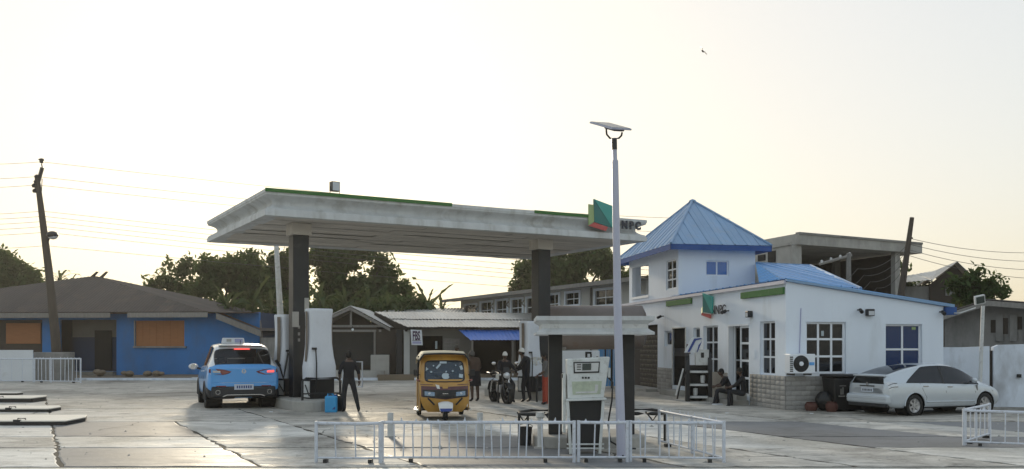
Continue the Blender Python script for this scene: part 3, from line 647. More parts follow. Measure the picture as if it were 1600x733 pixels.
q = MB(); xbox(q, xr, sR(1286), sR(1290), .1, .112, zR(1288, 525), zR(1288, 517)); q.build('paper_notice', M['sticker'], of); q = MB(); xbox(q, xr, sR(1428), sR(1434), .1, .112, zR(1430, 515), zR(1430, 511)); q.build('paper_notice', M['lime'], of)
# air conditioner: stands on its bracket at the corner, a thing of its own
ac = thing('air_conditioner', 'white outdoor air conditioning unit bracketed at the office corner', 'air conditioner', OC + e1 * (sR(1243)) - e2 * .28 + Vector((0, 0, zR(1243, 583))), OA)
aw, ah = (sR(1262) - sR(1223)) / 2, zR(1243, 553) - zR(1243, 583)
box_obj('casing', M['white_frame'], ac, -aw, aw, -.14, .18, 0, ah, bevel=.015)
fx = -aw * .12
mb = MB(); mb.lathe([(.0, -.155), (.05, -.157), (.06, -.15), (ah * .42, -.147), (ah * .43, -.142), (ah * .43, -.135)], 28, (fx, 0, ah * .5), 'y'); mb.build('fan_disc', M['column'], ac, smooth=40)
for r_ in (.12, .17, .215): mb = MB(); mb.tube([(fx + r_ * math.cos(t * math.pi / 12), -.165, ah * .5 + r_ * math.sin(t * math.pi / 12)) for t in range(25)], .005, 5, cap=False); mb.build('grille_ring', M['black_metal'], ac)
mb = MB(); mb.lathe([(0, -.172), (.06, -.17), (.065, -.15)], 16, (fx, 0, ah * .5), 'y'); mb.build('fan_hub', M['white_frame'], ac)
for i in range(8): box_obj('louvre', M['black'], ac, -aw - .004, -aw + .09, -.146, -.139, .05 + i * (ah - .1) / 8, .05 + (i + .6) * (ah - .1) / 8)
box_obj('badge', M['suv_blue'], ac, aw * .52, aw * .92, -.146, -.139, ah * .42, ah * .58)
for sx_ in (-1, 1): box_obj('bracket', M['black_metal'], ac, sx_ * aw * .66 - .02, sx_ * aw * .66 + .02, -.14, .27, -.05, -.002)
mb = MB(); mb.tube([(aw * .3, .262, ah + .02), (aw * .36, .262, ah + .7), (aw * .42, .265, ah + 1.3)], .012, 5); mb.build('pipe', M['lilac'], ac)

# tower over the office
T0 = sL(1059.5); T1 = sL(986); p0 = OC + e2 * T0; TW = on(1180, p0, e1)
zT = 5.62
def zTl(px, py): return zat(py, OC + e2 * sL(px))
topen = [(sL(1013), T1 - .12, zTl(1000, 463), zTl(1000, 416)), (sL(1056), sL(1040), zTl(1048, 452), zTl(1048, 406))]
pT = lambda px, py: zat(py, p0 + e1 * on(px, p0, e1))
topr = [(on(1103, p0, e1), on(1139, p0, e1), pT(1120, 431), pT(1120, 407))]
xt = lambda s, d_, z: Vector((s, T0 + d_, z))
q = MB(); wall(q, T0, T1 + .3, 3.72, zT, .15, topen, lambda s, d_, z: Vector((d_ + .012, s, z))); q.build('tower_wall', M['white_paint'], of)
q = MB(); wall(q, .163, TW, 3.5, zT, .15, topr, lambda s, d_, z: Vector((s, T0 + d_ + .002, z))); q.build('tower_wall', M['white_paint'], of)
q = MB(); wall(q, T0 + .16, T1 + .3, 3.5, zT, .15, [(T1 - 2.2, T1 - .2, 4.2, 5.3)], lambda s, d_, z: Vector((TW - d_, s, z))); q.build('tower_wall', M['white_paint'], of)
q = MB(); wall(q, .163, TW - .16, 3.72, zT, .15, [(.5, TW - .6, 4.1, 5.35)], lambda s, d_, z: Vector((s, T1 + .3 - d_, z))); q.build('tower_wall', M['white_paint'], of)
window(of, lambda s, d_, z: Vector((d_ + .012, s, z)), *topen[1], 2, 3, M['white_frame'], M['pane'], fw=.055, dep=.05, name='tower_window')
window(of, lambda s, d_, z: Vector((s, T0 + d_, z)), *topr[0], 2, 1, M['white_frame'], M['pane_sky'], fw=.05, dep=.07, name='tower_window')
q = MB(); xbox(q, lambda s, d_, z: Vector((d_, s, z)), topen[0][0] - .08, topen[0][1] + .08, -.03, .0, topen[0][2] - .1, topen[0][2]); q.build('sill', M['white_frame'], of)
ov = .45; e_ = [Vector((-ov, T0 - ov, zT - .02)), Vector((TW + ov, T0 - ov, zT - .02)), Vector((TW + ov, T1 + .3 + ov, zT - .02)), Vector((-ov, T1 + .3 + ov, zT - .02))]
apx = Vector((TW / 2, (T0 + T1) / 2 - .4, 7.68))
for i in range(4):
    a, b = e_[i], e_[(i + 1) % 4]
    roof_sheets(of, [a, b, apx], b - a, .52, M['roof_blue'], [(0, 0), (.04, 1), (.08, 1), (.12, 0), (.45, 0), (.48, .35), (.52, .35), (.55, 0)], .03)
    q = MB(); q.tube([a + Vector((0, 0, .03)), apx + Vector((0, 0, .03))], .055, 6); q.build('ridge_cap', M['roof_blue'], of)
    dr_ = (b - a).normalized(); nn = Vector((dr_.y, -dr_.x, 0))
    q = MB(); q.prism([a + nn * .01 - dr_ * .01, b + nn * .01 + dr_ * .01, b - nn * .02 + dr_ * .01, a - nn * .02 - dr_ * .01], (0, 0, -.20)); q.build('eave_board', M['fascia_blue'], of)
q = MB(); q.quad(*[v + Vector((0, 0, -.03)) for v in e_]); q.build('tower_soffit', M['white_paint'], of)
q = MB(); q.lathe([(.16, 0), (.13, .06), (.0, .12)], 8, (apx.x, apx.y, apx.z - .02)); q.build('roof_finial', M['roof_blue'], of)
# ---------------------------------------------------------------- buildings behind the forecourt
def bframe(name, label, cat, px0, Z0, px1, Z1, **k):
    """a thing whose local x runs from one ground point to another, local -y towards the camera"""
    a = Vector(((px0 - 800) / F * Z0, Z0, 0)); b = Vector(((px1 - 800) / F * Z1, Z1, 0)); dv = b - a
    t = thing(name, label, cat, a, math.atan2(dv.y, dv.x), **k); t_e1 = dv.normalized(); t_e2 = Vector((-t_e1.y, t_e1.x, 0))
    sx = lambda px, dep=0: on(px, a + t_e2 * dep, t_e1)
    zz = lambda px, py, dep=0: zat(py, a + t_e2 * dep + t_e1 * sx(px, dep))
    return t, dv.length, sx, zz
def small_window(parent, x0, x1, z0, z1, y=0, nc=2, surround=.12, nr=1, pm='pane'):
    f = MB(); s = surround
    f.box(x0 - s, x1 + s, y - .08, y - .002, z1, z1 + s); f.box(x0 - s, x0, y - .08, y - .002, z0, z1); f.box(x1, x1 + s, y - .08, y - .002, z0, z1); f.box(x0 - s * 1.3, x1 + s * 1.3, y - .12, y - .002, z0 - s * .8, z0)
    fr = f.build('window', M['white_paint'], parent)
    for k in range(nc):
        q = MB(); a, b = x0 + (x1 - x0) * k / nc, x0 + (x1 - x0) * (k + 1) / nc; q.box(a + .025, b - .025, y + .06, y + .07, z0, z1); q.build('pane', M[pm], fr)
    q = MB()
    for k in range(1, nc): c = x0 + (x1 - x0) * k / nc; q.box(c - .03, c + .03, y + .05, y + .09, z0, z1)
    for k in range(1, nr + 1): c = z0 + (z1 - z0) * k / (nr + 1); q.box(x0, x1, y + .048, y + .088, c - .025, c + .025)
    q.build('mullion', M['white_frame'], fr)
    return fr
# blue house on the left
bh, L, sx, zz = bframe('blue_house', 'low blue house with wide rusty brown hip roof and shutters', 'house', -60, 55, 405, 53)
zE = 3.75
porch = (sx(93), sx(182), .35, 3.35); shut = (sx(212), sx(288), zz(250, 541), zz(250, 501)); dark_l = (sx(-40), sx(66), zz(30, 552), zz(30, 500))
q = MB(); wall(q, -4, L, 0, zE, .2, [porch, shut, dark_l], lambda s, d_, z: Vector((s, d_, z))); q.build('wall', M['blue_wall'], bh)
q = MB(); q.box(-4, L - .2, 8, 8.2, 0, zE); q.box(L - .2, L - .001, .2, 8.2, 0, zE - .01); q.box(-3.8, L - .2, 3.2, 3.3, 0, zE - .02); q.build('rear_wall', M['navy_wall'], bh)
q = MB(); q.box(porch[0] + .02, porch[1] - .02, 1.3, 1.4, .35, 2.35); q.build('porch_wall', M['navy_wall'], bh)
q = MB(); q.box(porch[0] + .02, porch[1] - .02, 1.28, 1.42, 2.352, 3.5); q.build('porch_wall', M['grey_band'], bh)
q = MB(); q.box(sx(130), sx(157), 1.2, 1.27, .35, 2.75); q.build('door', M['dark'], bh)
q = MB(); q.box(porch[0], porch[1], -.4, 1.3, 0, .34); q.build('porch_step', M['grey_band'], bh)
q = MB(); q.box(shut[0], shut[1], .06, .1, shut[2], shut[3]); sh_ = q.build('shutter', M['orange_wood'], bh)
n_ = 7
for i in range(n_):
    q = MB(); a = shut[0] + (shut[1] - shut[0]) * i / n_; q.box(a + .004, a + (shut[1] - shut[0]) / n_ - .004, .03 + (i % 2) * .006, .058, shut[2], shut[3]); q.build('board', M['orange_wood'], sh_)
q = MB(); xbox(q, xr, shut[0] - .1, shut[1] + .15, -.12, -.002, shut[2] - .1, shut[2]); xbox(q, xr, shut[0] - .08, shut[0], -.06, -.002, shut[2], shut[3]); q.build('sill', M['grey_wall'], bh)
q = MB(); q.box(dark_l[0], dark_l[1], .15, .19, dark_l[2], dark_l[3]); dk = q.build('shop_opening', M['dark_wood_and_shade'], bh)
q = MB(); q.box(sx(8), sx(62), .08, .12, zz(30, 537), zz(30, 505)); q.build('board', M['orange_wood'], dk)
rx0, rx1 = -5, sx(335); ry0, ry1 = -.9, 9; zr0 = zz(200, 488, -.9); zr1 = zz(147, 432, 4)
rA, rB = Vector((sx(70, 4) - 1, 4, zr1)), Vector((sx(150, 4), 4, zr1))
E4 = [Vector((-9, ry0, zr0)), Vector((rx1, ry0, zr0)), Vector((rx1 + 1.5, ry1, zr0)), Vector((-9, ry1, zr0))]
rA = Vector((rB.x - .3, 4, zr1))
roof_sheets(bh, [E4[0], E4[1], rB, rA], (1, 0, 0), .8, M['brown_roof'], CORR, .02, .01)
roof_sheets(bh, [E4[1], E4[2], rB], E4[2] - E4[1], .8, M['brown_roof'], CORR, .02, .01)
roof_sheets(bh, [E4[2], E4[3], rA, rB], (1, 0, 0), 1.6, M['brown_roof'], CORR[::2], .02, .01)
roof_sheets(bh, [E4[3], E4[0], rA], (0, 1, 0), 1.6, M['brown_roof'], CORR[::2], .02, .01)
for a, b in ((-9, sx(185)), (sx(212), rx1)):
    q = MB(); q.box(a, b, ry0 - .02, ry0 + .04, zr0 - .3, zr0 - .02); q.build('eave_board', M['grey_wood'], bh)
q = MB(); q.box(-4, L, ry0 + .1, .0, zE - .06, zE - .03); q.build('soffit', M['dark_wood_and_shade'], bh)
for x_ in (sx(155, 4), sx(140, 4)): q = MB(); q.prism([(x_, 3.9, zr1 - .1), (x_ + .3, 3.9, zr1 - .1), (x_ + .65, 3.9, zr1 + .28), (x_ + .5, 3.9, zr1 + .3)], (0, .05, 0)); q.build('loose_sheet', M['brown_roof'], bh)
# lower lean-to roof at its right end
a0, a1 = sx(338, -.8), sx(408, -.8); q = MB()
pa = [Vector((a0, -.8, zz(338, 489, -.8))), Vector((a1, -.8, zz(408, 517, -.8))), Vector((a1, 6, zz(408, 517, -.8))), Vector((a0, 6, zz(338, 489, -.8)))]
roof_sheets(bh, pa, (0, 1, 0), .8, M['brown_roof'], CORR, .02, .01)
q.prism([pa[0] + Vector((0, -.05, -.01)), pa[1] + Vector((0, -.05, -.01)), pa[1] + Vector((0, -.05, -.34)), pa[0] + Vector((0, -.05, -.34))], (0, .06, 0)); q.build('verge_board', M['grey_wood'], bh)
q = MB(); q.prism([(L + .002, .1, 0), (a1 - .3, .1, 0), (a1 - .3, .1, pa[1].z - .35), (L + .002, .1, pa[0].z - .4)], (0, .15, 0)); q.build('wall', M['grey_wall'], bh)
# white panel and block leaning by the fence on the left
o = box_obj('hoarding', M['white_board'], None, 0, 3.6, 0, .05, 0, 1.62); o.location = P(-58, 597, 47.8) * 1; o.location.z = 0; tag(o, 'tall plain white hoarding board behind the left barrier', 'hoarding')
o = box_obj('concrete_block', M['grey_wall'], None, 0, 2.0, 0, .4, 0, 1.5, bevel=.03); o.location = P(52, 597, 48.6); o.location.z = 0; tag(o, 'dull grey concrete block at the foot of the leaning pole', 'block')
for i, (px, w, h) in enumerate(((150, 1.2, .35), (190, .8, .25), (225, 1.0, .22))):
    q = MB()
    for k in range(5): s = R.uniform(.15, .3); q.sphere((R.uniform(0, w), R.uniform(-.2, .2), .2 + h * R.uniform(.2, .6)), (s, s * .8, s * .6), 6)
    o = q.build('rubble_heap', M['dirt'], loc=P(px, 594, 51.5).xy.to_3d()); tag(o, ('low heap of earth below the dark porch', 'small heap of rubble right of the porch step', 'flat spill of earth along the blue wall foot')[i], 'rubble')

# gabled timber shop
gs, L, sx, zz = bframe('gable_shop', 'dark timber kiosk with open gable truss and shuttered front', 'shop', 492, 51, 597, 51)
ax, az = sx(552), zz(552, 479, -.8); ze = zz(612, 512, -.8); xl0, xr0 = sx(480), sx(613)
bw = zz(540, 519)
q = MB(); q.box(0, L, .5, .6, 0, bw); q.box(0, .1, .6, 6, 0, bw - .01); q.box(L - .1, L, .6, 6, 0, bw - .01); q.build('wall', M['dark_wood_and_shade'], gs)
for i in range(14):
    q = MB(); z = .75 + i * (bw - .8) / 14; q.box(.12, L - .42, .44, .498 + (i % 2) * .0, z + .01, z + (bw - .8) / 14 - .01); q.build('shutter_slat', M['column'], gs)
for x_ in (L - .35, L - .12): q = MB(); q.box(x_, x_ + .1, -.75, -.65, 0, bw); q.build('post', M['grey_wood'], gs)
q = MB(); q.box(0, .1, -.75, -.65, 0, bw); q.build('post', M['grey_wood'], gs)
q = MB(); q.box(xl0, xr0 - .5, -.8, -.7, bw + .0, bw + .12); q.build('tie_beam', M['grey_wood'], gs); q = MB(); q.box(xl0, xr0 - .3, -.8, -.7, bw + .25, bw + .37); q.build('tie_beam', M['grey_wood'], gs)
q = MB(); q.box(ax - .05, ax + .05, -.79, -.71, bw + .37, az - .1); q.build('king_post', M['grey_wood'], gs)
q = MB(); q.prism([(0.1, .45, bw), (L - .1, .45, bw), (ax, .45, az - .12)], (0, .05, 0)); q.build('gable_board', M['dark_wood_and_shade'], gs)
for xa in (xl0, xr0):
    pl = [Vector((xa, -.95, ze)), Vector((ax, -.95, az)), Vector((ax, 6, az)), Vector((xa, 6, ze))]
    roof_sheets(gs, pl, (0, 1, 0), .8, M['zinc'], CORR, .03, .02)
    q = MB(); q.prism([pl[0] + Vector((0, -.02, -.03)), pl[1] + Vector((0, -.02, -.03)), pl[1] + Vector((0, -.02, -.2)), pl[0] + Vector((0, -.02, -.2))], (0, .05, 0)); q.build('verge_board', M['grey_wood'], gs)
q = MB(); q.box(-.3, L + .3, -1.3, .5, 0, .5); q.build('plinth', M['old_concrete'], gs)
o = box_obj('low_wall', M['concrete'], None, 0, 1.0, 0, .3, 0, 1.35, bevel=.03); o.location = P(579, 590, 49.9).xy.to_3d(); tag(o, 'rough tan masonry stub wall in front of the timber kiosk', 'wall')
sg = thing('bulb_lamp', 'small white bulb hanging under the kiosk tie beam', 'lamp', P(551, 515, 50.1)); q = MB(); q.sphere((0, 0, 0), .07, 8); q.build('bulb', M['white_frame'], sg); q = MB(); q.tube([(0, 0, .05), (0, 0, .2)], .02, 5); q.build('cord', M['black'], sg)

# long shop row with the worn zinc roof
lr, L, sx, zz = bframe('shop_row', 'long low shop row with patchy weathered zinc roof', 'shop', 618, 50, 990, 53)
ze = 2.82; zR_ = zz(600, 489, 4.0)
opn = [(sx(652), sx(692), .3, zz(672, 525)), (sx(738), sx(800), .3, 2.35), (sx(806), sx(835), .3, 2.3)]
q = MB(); wall(q, sx(640), L, 0, 2.75, .15, opn, lambda s, d_, z: Vector((s, d_, z))); q.build('wall', M['grey_band'], lr)
q = MB(); q.box(-1.0, sx(640) - .002, .4, .5, 0, 2.75); q.build('wall', M['dark_wood_and_shade'], lr)
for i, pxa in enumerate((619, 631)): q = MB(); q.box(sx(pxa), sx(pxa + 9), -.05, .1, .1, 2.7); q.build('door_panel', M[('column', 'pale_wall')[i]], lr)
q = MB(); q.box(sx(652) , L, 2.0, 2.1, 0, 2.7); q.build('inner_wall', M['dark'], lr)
q = MB(); q.box(sx(693), sx(718), -.03, -.002, zz(700, 552), zz(700, 529)); sh_ = q.build('shutter', M['grey_wall'], lr)
for i in range(4): q = MB(); z = zz(700, 552) + i * .2; q.box(sx(694), sx(717), -.05, -.032, z + .01, z + .18); q.build('slat', M['grey_wood'], sh_)
q = MB(); q.box(sx(680), sx(683), -.06, -.002, zz(680, 545), zz(680, 533)); q.build('paper_notice', M['sticker'], lr)
q = MB(); q.box(-1.0, L, -1.0, 0.0, 0, .3); q.build('plinth', M['dirt'], lr)
xA, xB = sx(585, 4.0), L
e0, e1_, rj0, rj1 = Vector((sx(636, -.9), -.9, ze)), Vector((L, -.9, ze)), Vector((xA, 4.0, zR_)), Vector((L, 4.0, zR_))
md0, md1 = e0.lerp(rj0, .52), e1_.lerp(rj1, .52)
roof_sheets(lr, [e0, e1_, md1, md0], (1, 0, 0), .78, M['zinc'], CORR, .03, .01, jit=.06)
roof_sheets(lr, [md0 - (rj0 - e0) * .03, md1 - (rj1 - e1_) * .03, rj1, rj0], (1, 0, 0), .78, M['zinc'], CORR, .03, .05, jit=.06)
roof_sheets(lr, [Vector((xA, 8, ze)), Vector((L, 8, ze)), rj1, rj0], (1, 0, 0), 1.6, M['zinc'], CORR[::2], .03, .01)
q = MB(); q.prism([e0, rj0, Vector((xA + .3, 8, ze)), Vector((xA + .3, 8, 0)), Vector((sx(636, -.9) + .0, 0.3, 0)), Vector((e0.x, .3, ze - .3))], (.1, 0, 0)); q.build('gable_wall', M['dark_wood_and_shade'], lr)
# blue awning on its posts, and the paper sign with purple letters
aw_ = thing('blue_awning', 'bright blue corrugated awning over the dark shop front', 'awning', lr.location, lr.rotation_euler.z)
a = [Vector((sx(735, -2.2), -2.2, zz(735, 532, -2.2))), Vector((sx(860, -2.2), -2.2, zz(860, 532, -2.2))), Vector((sx(856, -.6), -.6, zz(850, 516, -.6))), Vector((sx(716, -.6), -.6, zz(716, 516, -.6)))]
roof_sheets(aw_, a, (1, 0, 0), .9, M['blue_sheet'], CORR, .025, .01)
for px in (737, 800, 850): q = MB(); x_ = sx(px, -2.1); q.box(x_, x_ + .08, -2.14, -2.06, 0, a[0].z - .02); q.build('post', M['grey_wood'], aw_)
Ms = lr.matrix_basis
sgn = thing('paper_sign', 'white sign sheet with purple capital letters on the shop front', 'sign', Ms @ Vector((sx(641, -1.0), -1.0, 0)), lr.rotation_euler.z - .0)
w_, z0_, z1_ = (sx(660, -1) - sx(641, -1)), zz(650, 539.5, -1), zz(650, 515, -1)
q = MB(); q.add([(.02, 0, z1_), (w_ - .04, 0, z1_ - .03), (w_ + .02, 0, z0_), (.07, 0, z0_ + .02), (.02, .03, z1_), (w_ - .04, .03, z1_ - .03), (w_ + .02, .03, z0_), (.07, .03, z0_ + .02)], [(0, 1, 2, 3), (7, 6, 5, 4), (0, 4, 5, 1), (1, 5, 6, 2), (2, 6, 7, 3), (3, 7, 4, 0)]); q.build('sheet', M['white_board'], sgn)
tx = text_obj('FBS', 'lettering', 1.0, M['purple'], sgn, Matrix.Identity(4), .004, .03)
wt = max(v.co.x for v in tx.data.vertices); zc = z1_ - (z1_ - z0_) * .66
tx.data.transform(Matrix.Translation((.12, -.012, zc)) @ Matrix.Rotation(rad(90), 4, 'X') @ Matrix.Diagonal(((w_ - .24) / wt, (z1_ - z0_) * .57 / .72, 1, 1)))
box_obj('rule', M['purple'], sgn, .1, w_ - .06, -.008, -.001, z0_ + .245, z0_ + .27); box_obj('band', M['lilac'], sgn, .12, w_ - .06, -.008, -.001, z0_ + .08, z0_ + .2)
# low roof seen behind the shops, with its wall
br, L, sx, zz = bframe('back_shed', 'low shed with a flat grey sheet roof behind the shops', 'shed', 600, 60, 722, 60)
q = MB(); q.box(0, L, 0, 4, 0, zz(660, 493)); q.build('wall', M['grey_wall'], br)
roof_sheets(br, [(-.3, -.5, zz(660, 491)), (L, -.5, zz(660, 491)), (L, 5, zz(660, 477)), (-.3, 5, zz(660, 477))], (1, 0, 0), .9, M['zinc'], CORR, .03)
o = box_obj('concrete_wall', M['grey_wall'], None, 0, 4.4, 0, .2, 0, 2.3); o.location = P(408, 590, 52.5).xy.to_3d(); tag(o, 'plain grey concrete wall between the blue house and the kiosk', 'wall')

# two storey pale building
ts, L, sx, zz = bframe('long_building', 'long pale two storey building with overhanging roof and small windows', 'building', 720, 66, 1010, 45)
zt_ = 5.05
wins = []
for pa, pb, ya, yb in ((727, 745, 477, 500), (752, 769, 473, 497), (776, 793, 470, 497), (800, 817, 468, 494), (824, 840, 466, 494), (858, 874, 461, 489), (885, 906, 458, 476), (931, 960, 453.5, 476)):
    wins.append((sx(pa), sx(pb), zz((pa + pb) / 2, yb), zz((pa + pb) / 2, ya)))
q = MB(); wall(q, 0, L, 0, zt_, .25, wins, lambda s, d_, z: Vector((s, d_, z))); q.box(0, .25, .25, 8, 0, zt_); q.box(0, L, 3, 3.2, 0, zt_ - .02); q.build('wall', M['pale_wall'], ts)
for w_ in wins: small_window(ts, *w_, 0, 2, .13, 1)
roof_sheets(ts, [(-1.2, -1.1, zt_ + .05), (L + 1, -1.1, zt_ + .05), (L + 1, 9, zt_ + .6), (-1.2, 9, zt_ + .6)], (1, 0, 0), 1.4, M['zinc'], CORR[::2], .03)
q = MB(); q.box(-1.2, L + 1, -1.12, -1.08, zt_ - .14, zt_ + .07); q.build('eave_board', M['grey_wood'], ts)
q = MB(); q.box(-1.2, L + 1, -1.07, 0, zt_ - .04, zt_ - .02); q.build('soffit', M['grey_wall'], ts)
q = MB(); q.box(sx(880), sx(1000), -.9, -.002, 2.85, 3.0); q.build('balcony', M['pale_wall'], ts); q = MB(); q.tube([Vector((sx(880), -.85, 3.85)), Vector((sx(1000), -.85, 3.75))], .035, 6); q.build('railing', M['old_white'], ts)
q = MB(); q.box(sx(880), sx(1000), -.9, -.8, 3.0, 3.6); q.build('parapet', M['pale_wall'], ts)
q = MB(); q.tube([Vector((sx(925), -.08, 0)), Vector((sx(925), -.08, zt_ - .1))], .06, 6); q.build('downpipe', M['grey_wall'], ts)
for w_ in wins[:5]: q = MB(); q.tube([(w_[1] + .35, -.1, w_[3] - .1), (w_[1] + .35, -.25, w_[3] - .3), (w_[1] + .5, -.1, w_[3] - .5)], .05, 5); q.build('shade_stay', M['grey_wall'], ts)

# unfinished concrete building
ub, L, sx, zz = bframe('unfinished_building', 'unfinished raw concrete upper floor with heavy flat roof slab', 'building', 1240, 44, 1402, 46)
zs = zz(1240, 383); zt_ = zz(1240, 366)
sl_ = MB(); sl_.prism([(0, -.4, zs), (sx(1441, -.4), -.4, zz(1441, 396, -.4)), (sx(1441, -.4), -.4, zz(1441, 381, -.4)), (0, -.4, zt_)], (0, 8, 0)); sl_.build('roof_slab', M['old_concrete'], ub)
q = MB(); q.prism([(0, -.45, zt_ - .04), (sx(1441, -.4), -.45, zz(1441, 381, -.4) - .04), (sx(1441, -.4), -.45, zz(1441, 381, -.4) + .06), (0, -.45, zt_ + .06)], (0, .3, 0)); q.build('slab_edge', M['grey_wall'], ub)
q = MB(); q.prism([(-.002, -.2, zs), (-.002, 8, zs), (-.002, 8, 0), (-.002, -.2, 0)], (-.25, 0, 0)); q.build('side_wall', M['old_concrete'], ub)
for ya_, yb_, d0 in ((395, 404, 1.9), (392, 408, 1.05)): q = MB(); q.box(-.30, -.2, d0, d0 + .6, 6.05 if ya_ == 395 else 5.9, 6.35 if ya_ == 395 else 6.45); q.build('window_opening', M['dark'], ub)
q = MB(); q.box(-.32, -.253, -.2, 8, zs - .02, zs + .10); q.build('slab_edge', M['old_concrete'], ub)
q = MB(); q.box(0, .3, -.2, .1, 0, zs - .002); q.build('column', M['old_concrete'], ub)
q = MB(); q.box(L - .3, L, -.2, .1, 0, zz(1400, 395)); q.build('column', M['old_concrete'], ub)
for px in (1305,): q = MB(); x_ = sx(px, 4); q.box(x_, x_ + .35, 4, 4.3, 0, zs - .1); q.build('column', M['grey_wall'], ub)
q = MB(); q.box(0, L, 7, 7.2, 0, zs + .2); q.build('back_wall', M['dark_wood_and_shade'], ub); q = MB(); q.box(L - .2, L - .02, .1, 7, 0, zz(1400, 395) - .1); q.build('side_wall', M['dark_wood_and_shade'], ub)  # inner concrete walls coloured dark: the shade of the interior is painted in
q = MB(); q.box(.3, L - .3, 0, 7, 2.6, 2.8); q.build('floor_slab', M['old_concrete'], ub)
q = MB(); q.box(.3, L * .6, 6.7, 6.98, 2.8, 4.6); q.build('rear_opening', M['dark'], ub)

# gabled house far right, stained house and boundary wall
fh, L, sx, zz = bframe('gabled_house', 'distant house with pale sheet roof and dark gable end', 'house', 1400, 48, 1530, 47)
zg, zv = zz(1490, 411), zz(1440, 441); xg = sx(1492); xg0 = sx(1452); xg1 = sx(1518)
q = MB(); q.prism([(xg0, 0, 0), (xg1, 0, 0), (xg1, 0, zv - .15), (xg, 0, zg - .1), (xg0, 0, zv - .15)], (0, .2, 0)); q.build('gable_wall', M['dark_wood_and_shade'], fh)
q = MB(); q.box(0, xg0 - .002, .1, .3, 0, zv - .2); q.build('wall', M['grey_wall'], fh)
q = MB(); q.box(sx(1477), sx(1500), -.06, -.002, zz(1488, 462), zz(1488, 447)); q.build('window', M['grey_wall'], fh); q = MB(); q.box(sx(1500), sx(1505), -.1, -.002, zz(1502, 450), zz(1502, 437)); q.build('wall_lamp', M['old_white'], fh)
roof_sheets(fh, [(xg0 - .0, -.6, zv), (xg, -.6, zg), (xg + .0, 7, zg), (xg0, 7, zv)], (0, 1, 0), .8, M['zinc'], CORR, .03)
roof_sheets(fh, [(xg1 + .4, -.6, zv - .3), (xg, -.6, zg), (xg, 7, zg), (xg1 + .4, 7, zv - .3)], (0, 1, 0), .8, M['zinc'], CORR, .03)
roof_sheets(fh, [(-1, -.5, zv - .15), (xg0, -.5, zv + .05), (xg0 + 1.6, 4, zg), (.2, 4, zg - .5)], (1, 0, 0), .8, M['zinc'], CORR, .03)
gh, L, sx, zz = bframe('stained_house', 'old grey house with water stained walls and sheet roof', 'house', 1476, 33, 1680, 31)
zp, za = zz(1545, 470), zz(1480, 494)
q = MB(); q.prism([(0, 0, 0), (L, 0, 0), (L, 0, zz(1640, 488)), (sx(1545), 0, zp - .1), (0, 0, za - .1)], (0, .2, 0)); q.build('wall', M['grey_wall'], gh)
for px, w_, ya, yb in ((1548, 8, 500, 520), (1567, 8, 497, 522), (1590, 7, 495, 515)): q = MB(); q.box(sx(px), sx(px + w_), -.02, .02, zz(px, yb), zz(px, ya)); q.build('window_opening', M['dark_wood_and_shade'], gh)
for px in (1556, 1578, 1600): q = MB(); q.box(sx(px), sx(px) + .22, -.08, -.002, 2.0, zz(px, 492)); q.build('pilaster', M['grey_wall'], gh)
roof_sheets(gh, [(-.2, -.7, za - .02), (sx(1545), -.7, zp), (sx(1545), 6, zp), (-.2, 6, za - .02)], (0, 1, 0), .7, M['brown_roof'], CORR, .03)
roof_sheets(gh, [(sx(1545), -.7, zp), (L + 1, -.7, zz(1640, 487)), (L + 1, 6, zz(1640, 487) + .6), (sx(1545), 6, zp)], (0, 1, 0), .7, M['brown_roof'], CORR, .03)
q = MB(); q.prism([(-.2, -.72, za - .04), (sx(1545), -.72, zp - .02), (sx(1545), -.72, zp - .2), (-.2, -.72, za - .22)], (0, .05, 0)); q.prism([(sx(1545) + .002, -.72, zp - .02), (L + 1, -.72, zz(1640, 487) - .02), (L + 1, -.72, zz(1640, 487) - .2), (sx(1545) + .002, -.72, zp - .2)], (0, .05, 0)); q.build('verge_board', M['grey_wood'], gh)
bw_, L, sx, zz = bframe('boundary_wall', 'white rendered boundary wall with grey stains beyond the silver car', 'wall', 1470, 27.9, 1760, 27.2)
j = sx(1549)
q = MB(); q.prism([(0, 0, 0), (j - .05, 0, 0), (j - .05, 0, 1.83), (j * .5, 0, 1.80), (0, 0, 1.80)], (0, .18, 0)); q.build('wall_panel', M['boundary'], bw_)
q = MB(); q.prism([(j + .05, -.02, 0), (L, -.02, 0), (L, -.02, 1.92), (j + 1.4, -.02, 1.90), (j + .2, -.02, 1.87), (j + .05, -.02, 1.80)], (0, .2, 0)); q.build('wall_panel', M['boundary'], bw_)
q = MB(); q.box(j - .05, j + .05, .05, .15, 0, 1.7); q.build('joint', M['dark_wood_and_shade'], bw_)
q = MB(); q.box(sx(1588), sx(1594), -.1, -.022, .9, 1.0); q.build('vent', M['black'], bw_)

